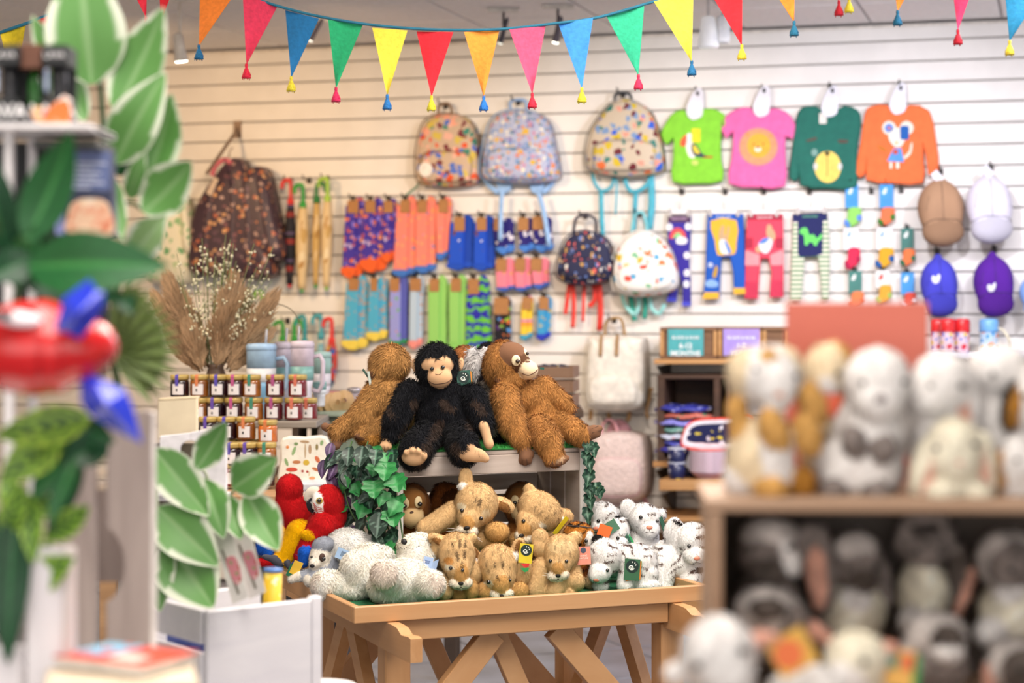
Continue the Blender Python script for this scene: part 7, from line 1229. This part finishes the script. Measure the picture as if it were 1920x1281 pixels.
L = Loc(56, 240, 2.448); r = thing('gift_pack', 'narrow brown-topped gift pack between the two black packs', 'box', L.o, 0, 'black boxed gift packs'); k = L.k
mesh_obj('box_body', *box((-21 * k, 0, 0), (21 * k, .05, 40 * k), .001), bk, r); mesh_obj('box_header', *box((-21 * k, 0, 112 * k), (21 * k, .05, 158 * k), .001), M('#6a4230', .6), r); mesh_obj('green_bottle', *lathe([(12 * k, 40 * k), (13 * k, 44 * k), (13 * k, 90 * k), (6 * k, 112 * k)], 14, (0, .025, 0)), M('#2f6a2c', .2), r, True); mesh_obj('box_back', *box((-21 * k, .045, 40 * k), (21 * k, .05, 112 * k)), bk, r)
r = thing('orange_card', 'orange and white patterned card leaning on the black packs', 'card', P(102, 238, 2.415)); L = Loc(102, 238, 2.415); mesh_obj('card', *slab([L.xz(x, y) for x, y in ((74, 240), (80, 214), (118, 178), (132, 184), (128, 240))], .006, 0, .001), PAT('#e07a3c', ['#f2c8b8', '#e8926a', '#f3e3dc'], 60, .4), r); mesh_obj('sticker', *slab([L.xz(*p) for p in ell(72, 214, 13, 15)], -.0, -.002), PAT('#e9b88a', ['#7f6ac8', '#e9c8a0'], 90, .4), r)
r = thing('info_box', 'slate blue box with white text and a picture of popcorn', 'box', P(158, 442, 2.49)); L = Loc(158, 442, 2.49)
mesh_obj('box_body', *slab([L.xz(x, y) for x, y in ((100, 442), (130, 360), (132, 280), (207, 283), (212, 442))], .03, 0, .002), M('#2c3350', .5), r); mesh_obj('text_panel', *slab([L.xz(x, y) for x, y in ((131, 281), (207, 284), (206, 358), (127, 356))], .0, -.0015), M('#5d6a98', .5), r)
for i, (a, b_) in enumerate(((140, 200), (133, 174), (133, 190), (132, 180), (132, 196), (131, 170))): mesh_obj('text_line', *slab([L.xz(a, 304 + i * 9), L.xz(b_, 305 + i * 9), L.xz(b_, 309 + i * 9), L.xz(a, 308 + i * 9)], -.0015, -.0022), M('#c3cae0', .6), r)
mesh_obj('picture', *slab([L.xz(*p) for p in crom([(128, 436), (126, 410), (134, 384), (150, 374), (170, 372), (196, 376), (208, 396), (210, 440)], 3)], .0, -.0015), PAT('#e6bfa0', ['#f3dcc4', '#d98a6a', '#f0d0b0', '#e2a284'], 70, .45), r); mesh_obj('picture', *slab([L.xz(*p) for p in rr(104, 392, 121, 440, 5)], .0, -.0015), M('#8a8fc8', .6), r)
# leaf plants
def leaves(root, lst, kind, d, sd=(.1, -1, .2)):
    for i, t in enumerate(lst):
        bx, by, tx, ty, w = t[:5]; kd = t[5] if len(t) > 5 else kind; dd = t[6] if len(t) > 6 else 0
        add_leaf(root, P(bx, by, d + dd), P(tx, ty, d + dd - .03), w * d / F, kd, bend=.08 * (1 if i % 2 else -1) + .03, cup=.18, side=sd, seed=i * 3 + bx, nu=24, nv=13)
vp = plant('variegated_plant', 'tall artificial plant with pale-edged green leaves at upper left', 195, 330, 2.765)
stem(vp, [P(184, 120, 2.784), P(192, 220, 2.794), P(196, 330, 2.794), P(205, 470, 2.794)], .004, M('#2a4a2a', .6)); stem(vp, [P(196, 240, 2.794), P(205, 220, 2.784), P(215, 205, 2.775)], .003); stem(vp, [P(196, 320, 2.794), P(208, 310, 2.784), P(216, 305, 2.775)], .003); stem(vp, [P(200, 400, 2.794), P(240, 380, 2.784), P(270, 395, 2.775)], .003)
leaves(vp, [(160, 225, 60, 30, 76, 'varieg', .02), (172, 158, 150, -75, 150), (216, 206, 306, 14, 98), (215, 306, 310, 136, 98), (278, 338, 322, 176, 84, 'varieg', .02), (243, 372, 272, 284, 42, 'varieg', .01), (268, 398, 358, 303, 96), (250, 478, 312, 404, 74, 'pale', .02), (208, 330, 232, 452, 36, 'varieg', .0), (222, 330, 250, 240, 50, 'dark', .06)], 'varieg', 2.765)
dp = plant('glossy_leaf_plant', 'dark glossy green leaves crossing in front of the display unit', 60, 500, 2.150)
stem(dp, [P(20, 620, 2.202), P(40, 500, 2.202), P(50, 430, 2.202)], .004); leaves(dp, [(48, 452, 134, 248, 92), (52, 498, 316, 500, 118, 'dark', -.03), (40, 520, 240, 560, 70, 'deep', .02), (10, 470, -30, 270, 80, 'deep', .02), (20, 500, 90, 400, 80, 'deep', .03), (30, 540, 70, 420, 70, 'dark', .03), (60, 480, -30, 520, 70, 'deep', 0), (230, 556, 250, 590, 40, 'deep', .02)], 'dark', 2.150)
cp_ = plant('calathea_plant', 'yellow-green striped calathea leaves below the red parrot', 80, 900, 2.150)
stem(cp_, [P(150, 780, 2.184), P(95, 900, 2.193), P(60, 1000, 2.193), P(40, 1150, 2.193)], .004, M('#3f6a2a', .6))
leaves(cp_, [(168, 782, -10, 818, 76), (110, 820, 0, 905, 78), (150, 850, 90, 1000, 50, 'deep', .02), (140, 862, 92, 985, 40, 'dark', 0), (52, 925, 62, 1058, 44), (10, 1000, 48, 905, 50), (86, 1010, 167, 950, 52), (56, 1096, 139, 1046, 66), (200, 815, 120, 870, 74, 'deep', .03), (150, 800, 215, 830, 50, 'deep', .04), (95, 930, 40, 990, 40, 'calathea', .02), (30, 960, 15, 1245, 74, 'deep', .0), (0, 960, -20, 1120, 60, 'deep', .02), (90, 1010, 70, 1140, 30, 'calathea', .03), (130, 830, 60, 940, 60, 'dark', .04), (15, 880, 30, 1010, 40, 'calathea', .03)], 'calathea', 2.150)
fp_ = plant('fan_palm', 'muted green fan palm leaf behind the parrot', 215, 690, 2.666); stem(fp_, [P(205, 650, 2.666), P(230, 760, 2.683), P(250, 860, 2.700)], .006, M('#4a5a34', .6))
for i in range(17):
    a = math.radians(-84 + i * 8.6); add_leaf(fp_, P(210, 655, 2.666), P(210 + 128 * math.cos(a), 655 + 128 * math.sin(a), 2.649 + .02 * (i % 2)), 24 * 2.666 / F, 'palm', bend=.03, cup=.5, seed=i, nu=12, nv=5)
for i in range(6): a = math.radians(-70 + 12 * i); add_leaf(fp_, P(225, 560, 2.700), P(225 + 80 * math.cos(a), 600 + 80 * math.sin(a), 2.683), 9 * 2.666 / F, 'palm', bend=.05, seed=i, nu=10, nv=5)
# inflated parrot
pr = thing('inflatable_parrot', 'glossy red inflatable parrot with blue wings at the left edge', 'inflatable', P(80, 740, 2.058)); L = Loc(80, 740, 2.058); k = L.k
v, f = ball((0, 0, 0), (148 * k, 95 * k, 90 * k), 48, 28); c = Vector(L(76, 652))
v = [Vector(p) for p in v]; v = [(c.x + p.x * (1 if p.x < 0 else .98), c.y + p.y, c.z + p.z * (1 - .16 * max(0, p.x / (148 * k))) + .0016 * math.sin(p.x * 190) * (1 if p.x > 0 else .3)) for p in v]
mesh_obj('body', v, f, M('#dc1f22', .22, .03, 8, coat=.6), pr, True)
for x in (60, 100): mesh_obj('seam', *tube([L(x + 14 * math.sin(t), 652 + 86 * math.sin(t - 1.2), -.063 * math.cos(t - 1.2)) for t in np.linspace(0.1, 1.932, 12)], .0008, 5), M('#c01a1e', .3), pr, True)
ec = Vector(L(56, 597)); R3 = Matrix.Rotation(math.radians(6), 3, 'Y') @ Matrix.Rotation(math.radians(-36), 3, 'X'); mesh_obj('eye_white', *ball((ec.x, -.052, ec.z), (46 * k, .006, 17 * k), 20, 10, R3), M('#efe2e8', .3), pr, True); mesh_obj('pupil', *slab([L.xz(*p) for p in rr(20, 583, 50, 596, 3)], -.055, -.078, .002), M('#0f0e10', .2), pr)
blue = M('#2c3fcf', .16, .05, 10, coat=.6)
def facet(name, pts, cen, dd, th):
    o = [L(x, y, dd) for x, y in pts]; cc = Vector(L(cen[0], cen[1], dd - th)); cb_ = Vector(L(cen[0], cen[1], dd + th)); n = len(o); f = []
    for i in range(n): f += [(i, (i + 1) % n, n), ((i + 1) % n, i, n + 1)]
    mesh_obj(name, o + [tuple(cc), tuple(cb_)], f, blue, pr)
facet('wing', [(168, 523), (182, 545), (196, 548), (194, 572), (182, 600), (150, 637), (128, 625), (103, 620), (112, 585), (118, 560)], (146, 588), -.06, .022)
facet('wing', [(150, 706), (172, 702), (200, 716), (236, 734), (250, 765), (267, 832), (235, 818), (200, 798), (170, 780), (152, 756)], (198, 758), -.02, .03)
# weathered crate boards
bw = thing('upright_crate', 'weathered grey crate standing on end with a round hand hole', 'crate', P(210, 1225, 2.540)); L = Loc(210, 1225, 2.540); gy = WOOD('#8c7f7b', '#a79a95', (30, 30, 4), .8, .15)
hole = [(187 + 45 * math.cos(t), 1060 + 72 * math.sin(t)) for t in np.linspace(-1.32, 1.32, 15)]
mesh_obj('board', *slab([L.xz(x, y) for x, y in [(200, 1300), (285, 1300), (287, 775), (270, 768), (200, 800)] + hole], .016, 0, .002), gy, bw); hl = [(187 - 45 * math.cos(t), 1060 + 72 * math.sin(t)) for t in np.linspace(1.32, -1.32, 15)]
mesh_obj('board', *slab([L.xz(x, y) for x, y in [(178, 860), (110, 860), (110, 1300), (178, 1300)]], .016, 0, .002), gy, bw); mesh_obj('edge_board', *slab([L.xz(x, y) for x, y in ((282, 1300), (291, 1300), (289, 774), (284, 772))], .014, -.003, .001), M('#d6cfcc', .7), bw)
for y in (885, 912): mesh_obj('batten', *slab([L.xz(x, yy) for x, yy in ((176, y), (204, y), (204, y + 9), (176, y + 9))], .03, .018, .001), M('#d8c4ae', .7), bw)
mesh_obj('back_board', *slab([L.xz(x, y) for x, y in ((60, 930), (205, 930), (205, 1130), (60, 1130))], .2, .19), gy, bw); mesh_obj('side_board', *slab([L.xz(x, y) for x, y in ((108, 1300), (114, 1300), (114, 860), (108, 860))], .22, .017), gy, bw)
wc = thing('white_crate_post', 'white painted crate corner at the lower left', 'crate', P(90, 1281, 2.131)); L = Loc(90, 1281, 2.131); wp = WOOD('#dcd8de', '#f0edf2', (30, 30, 4), .6, .1)
mesh_obj('corner_board', *slab([L.xz(x, y) for x, y in ((50, 1385), (118, 1385), (118, 1030), (48, 1030))], .02, 0, .002), wp, wc); mesh_obj('side_board', *slab([L.xz(x, y) for x, y in ((118, 1385), (132, 1385), (131, 1032), (118, 1030))], .03, .0005, .002), WOOD('#cfc6c4', '#e6e0e0', (30, 30, 4), .6, .1), wc); mesh_obj('corner_board', *slab([L.xz(x, y) for x, y in ((-30, 1385), (38, 1385), (38, 1215), (-30, 1215))], .02, 0, .002), wp, wc)
# book on a tan box
tbx = thing('tan_box', 'tan cardboard box at the bottom left under a picture book', 'box', P(240, 1262, 2.105), math.radians(12)); mesh_obj('box_body', *box((-.085, -.07, -.112), (.07, .1, -.004), .003), M('#d6c3a8', .7, .06, 30, .2), tbx); mesh_obj('box_lid', *box((-.088, -.073, -.03), (.073, .103, 0), .003), M('#dccbb2', .7, .06, 30, .2), tbx)
pb = thing('picture_book', 'red and blue picture book lying on the tan box', 'book', P(222, 1256, 2.105) + Vector((0, .03, .006)), math.radians(-28)); mesh_obj('pages', *box((-.062, -.042, -.006), (.062, .05, .004)), M('#efe9e2', .7), pb); mesh_obj('cover', *box((-.064, -.044, .004), (.064, .052, .0056), .0005), M('#d8452f', .35), pb); mesh_obj('cover_picture', *box((-.063, -.02, .0056), (-.01, .051, .006)), PAT('#7fb8d8', ['#3a3f48', '#d8452f', '#e8d8c0', '#7fb8d8'], 40, .45, .4), pb); mesh_obj('cover_badge', *box((.0, -.03, .0056), (.04, .0, .006)), M('#f0d8d0', .5), pb)
# white box planter with leaves and cards
wbx = thing('white_crate', 'white painted slatted crate holding cards and large leaves', 'crate', P(385, 1290, 3.35), math.radians(38)); L0 = P(385, 1145, 3.35).z - P(385, 1290, 3.35).z; wpl = WOOD('#e6e4ec', '#f4f2f7', (4, 20, 20), .5, .05)
zt_ = L0
mesh_obj('front_board', *box((0, -.006, -.2), (.215, .006, zt_), .003), wpl, wbx); mesh_obj('corner_post', *box((.2151, -.008, -.2), (.235, .012, zt_ + .004), .002), wpl, wbx)
for z0, z1_ in ((-.2, zt_ - .075), (zt_ - .06, zt_)): mesh_obj('side_board', *box((-.006, .0065, z0), (.006, .2, z1_), .002), wpl, wbx)
mesh_obj('back_board', *box((0, .2, -.2), (.23, .212, zt_), .002), wpl, wbx); mesh_obj('base', *box((.0, .006, -.2), (.23, .2, -.19)), wpl, wbx); mesh_obj('blue_card', *box((.02, .02, -.1), (.025, .18, zt_ - .055)), M('#4a5fae', .5), wbx)
vl = plant('variegated_leaves', 'large pale-edged green leaves spilling over the white crate', 350, 1100, 3.32)
stem(vl, [P(300, 1140, 3.38), P(296, 1000, 3.38), P(290, 860, 3.38)], .004, M('#7f9a6a', .6)); stem(vl, [P(370, 1100, 3.38), P(420, 960, 3.38), P(440, 915, 3.36)], .003, M('#c8d0b0', .6)); stem(vl, [P(400, 1000, 3.38), P(390, 900, 3.38), P(372, 876, 3.36)], .003, M('#c8d0b0', .6))
leaves(vl, [(288, 842, 392, 968, 84), (296, 952, 410, 1062, 100), (312, 1010, 400, 1140, 122, 'varieg', -.02), (296, 1000, 300, 1148, 66, 'varieg', .0), (368, 880, 424, 792, 60), (436, 916, 520, 858, 84), (462, 925, 522, 1032, 78), (385, 900, 420, 1010, 66, 'varieg', .03), (425, 930, 452, 1012, 52, 'varieg', .04), (345, 900, 410, 960, 60, 'varieg', .05)], 'varieg', 3.32)
for i, (x, y, c) in enumerate(((432, 1062, '#e2909c'), (464, 1052, '#d98a98'))):
    L = Loc(x, y, 3.36 + .02 * i); r = thing('gift_card', 'white card with pink flower drawing, %s of two in the white crate' % ('left', 'right')[i], 'card', L.o, 0, 'flower cards'); mesh_obj('card', *slab([L.xz(x + a, y + b_) for a, b_ in ((-32, -62), (2, -68), (34, 58), (4, 72))], .003, 0), M('#efeae6', .6), r); mesh_obj('flower_print', *slab([L.xz(x + 4 + a, y + 10 + b_) for a, b_ in crom([(-12, -24), (4, -28), (14, -4), (16, 18), (6, 24), (-6, 0)], 3)], -.0, -.001), PAT(c, ['#c8685a', '#a9a07a', '#e6b8b8'], 90, .4), r); mesh_obj('stem_print', *slab([L.xz(x - 18 + a, y - 30 + b_) for a, b_ in ((0, 0), (4, -2), (36, 80), (32, 84))], -.0, -.0008), M('#8a8478', .6), r)
# white board with a hole and cream card behind
r = thing('white_end_panel', 'white wooden crate end with a round hole behind the leaves', 'crate', P(355, 930, 3.9)); L = Loc(355, 930, 3.9); out = [(296, 930), (424, 930), (424, 800), (300, 818)]
ring = ell(357, 846, 21, 20, 24); oo = [L.xz(*p) for p in [(296, 930), (357, 930)]]
mesh_obj('end_board', *slab([L.xz(*p) for p in [(357, 930), (296, 930), (300, 818), (357, 812)] + [(357 - 21 * math.sin(t), 846 - 20 * math.cos(t)) for t in np.linspace(0, math.pi, 12)]], .015, 0, .001), M('#ebe8ec', .6), r); mesh_obj('end_board', *slab([L.xz(*p) for p in [(357.3, 930), (424, 930), (424, 800), (357.3, 811)] + [(357.3 + 21 * math.sin(t), 846 - 20 * math.cos(t)) for t in np.linspace(0, math.pi, 12)]], .015, 0, .001), M('#ebe8ec', .6), r); mesh_obj('inner_board', *box((-.09, .08, -.05), (.045, .09, .1)), M('#5f5648', .7), r)
mesh_obj('stand_leg', *box((-.03, .03, -P(0, 930, 3.9).z), (.03, .09, 0), .003), M('#ebe8ec', .6), r); mesh_obj('floor_board', *box((-.07, .015, -.012), (.07, .09, 0)), M('#ebe8ec', .6), r)
r = thing('cream_card', 'plain cream cardboard panel above the white crate end', 'card', P(333, 822, 3.95)); L = Loc(333, 822, 3.95); mesh_obj('panel', *slab([L.xz(*p) for p in ((296, 824), (369, 814), (369, 748), (296, 752))], .02, 0, .002), M('#e0d0b2', .8, .04, 14), r); mesh_obj('fold', *slab([L.xz(*p) for p in ((296, 752), (369, 748), (369, 744), (296, 748))], .04, .0, .001), M('#d2c0a0', .8), r)
# yellow rolls and a white round stool
for lb, pts, d in (('yellow paper tube standing behind the white crate corner', ((504, 1290), (512, 1072)), 3.5), ('yellow patterned tube leaning low between crate and table', ((562, 1275), (552, 1168)), 3.75)):
    L = Loc(*pts[0], d); r = thing('yellow_tube', lb, 'tube', L.o, 0, 'yellow tubes'); a, b_ = Vector(L(*pts[0])), Vector(L(*pts[1])); w = 17 if d < 3.6 else 11
    mesh_obj('tube_body', *tube([a, b_], w * L.k, 16), PAT('#edc22c', ['#f2d868', '#e8a83a', '#e8d8b0', '#edc22c', '#edc22c'], 60, .4, .5), r, True); mesh_obj('end_cap', *tube([b_, b_ + (b_ - a).normalized() * .006], w * L.k * 1.05, 16), M('#5a86c8' if d < 3.6 else '#e8b8b0', .4), r, True)
    mesh_obj('end_cap', *tube([a, a - (b_ - a).normalized() * .006], w * L.k * 1.05, 16), M('#e0b030', .4), r, True)
L = Loc(600, 1285, 3.7); r = thing('round_stool', 'white round stool top at the bottom beside the white crate', 'stool', L.o); k = L.k
mesh_obj('seat', *lathe([(60 * k, -.03), (70 * k, -.026), (72 * k, -.01), (68 * k, 0), (20 * k, .002)], 32), M('#f3f0ee', .35), r, True)
for a in (45, 135, 225, 315): mesh_obj('leg', *tube([(40 * k * math.cos(math.radians(a)), 40 * k * math.sin(math.radians(a)), -.03), (60 * k * math.cos(math.radians(a)), 60 * k * math.sin(math.radians(a)), -L.o.z)], .014, 10), M('#e6e2de', .4), r, True)
lc = thing('gift_counter', 'low white counter below the frame carrying the left crates', 'counter', (-.5, 2.27, 0)); mesh_obj('counter_top', *box((-.32, -.32, .92), (.2, .33, .945), .004), M('#e8e4e2', .5), lc); mesh_obj('counter_body', *box((-.3, -.3, 0), (.18, .31, .92), .004), M('#dcd8d6', .5), lc)
q = P(385, 1290, 3.35); ws = thing('white_plinth', 'white plinth below the frame under the white slatted crate', 'plinth', (q.x, q.y, 0), math.radians(38)); mesh_obj('plinth_body', *box((.01, .01, 0), (.22, .19, q.z - .215), .004), M('#e6e4ec', .5), ws); mesh_obj('plinth_top', *box((0, 0, q.z - .215), (.23, .2, q.z - .2), .003), M('#eeecf2', .5), ws)
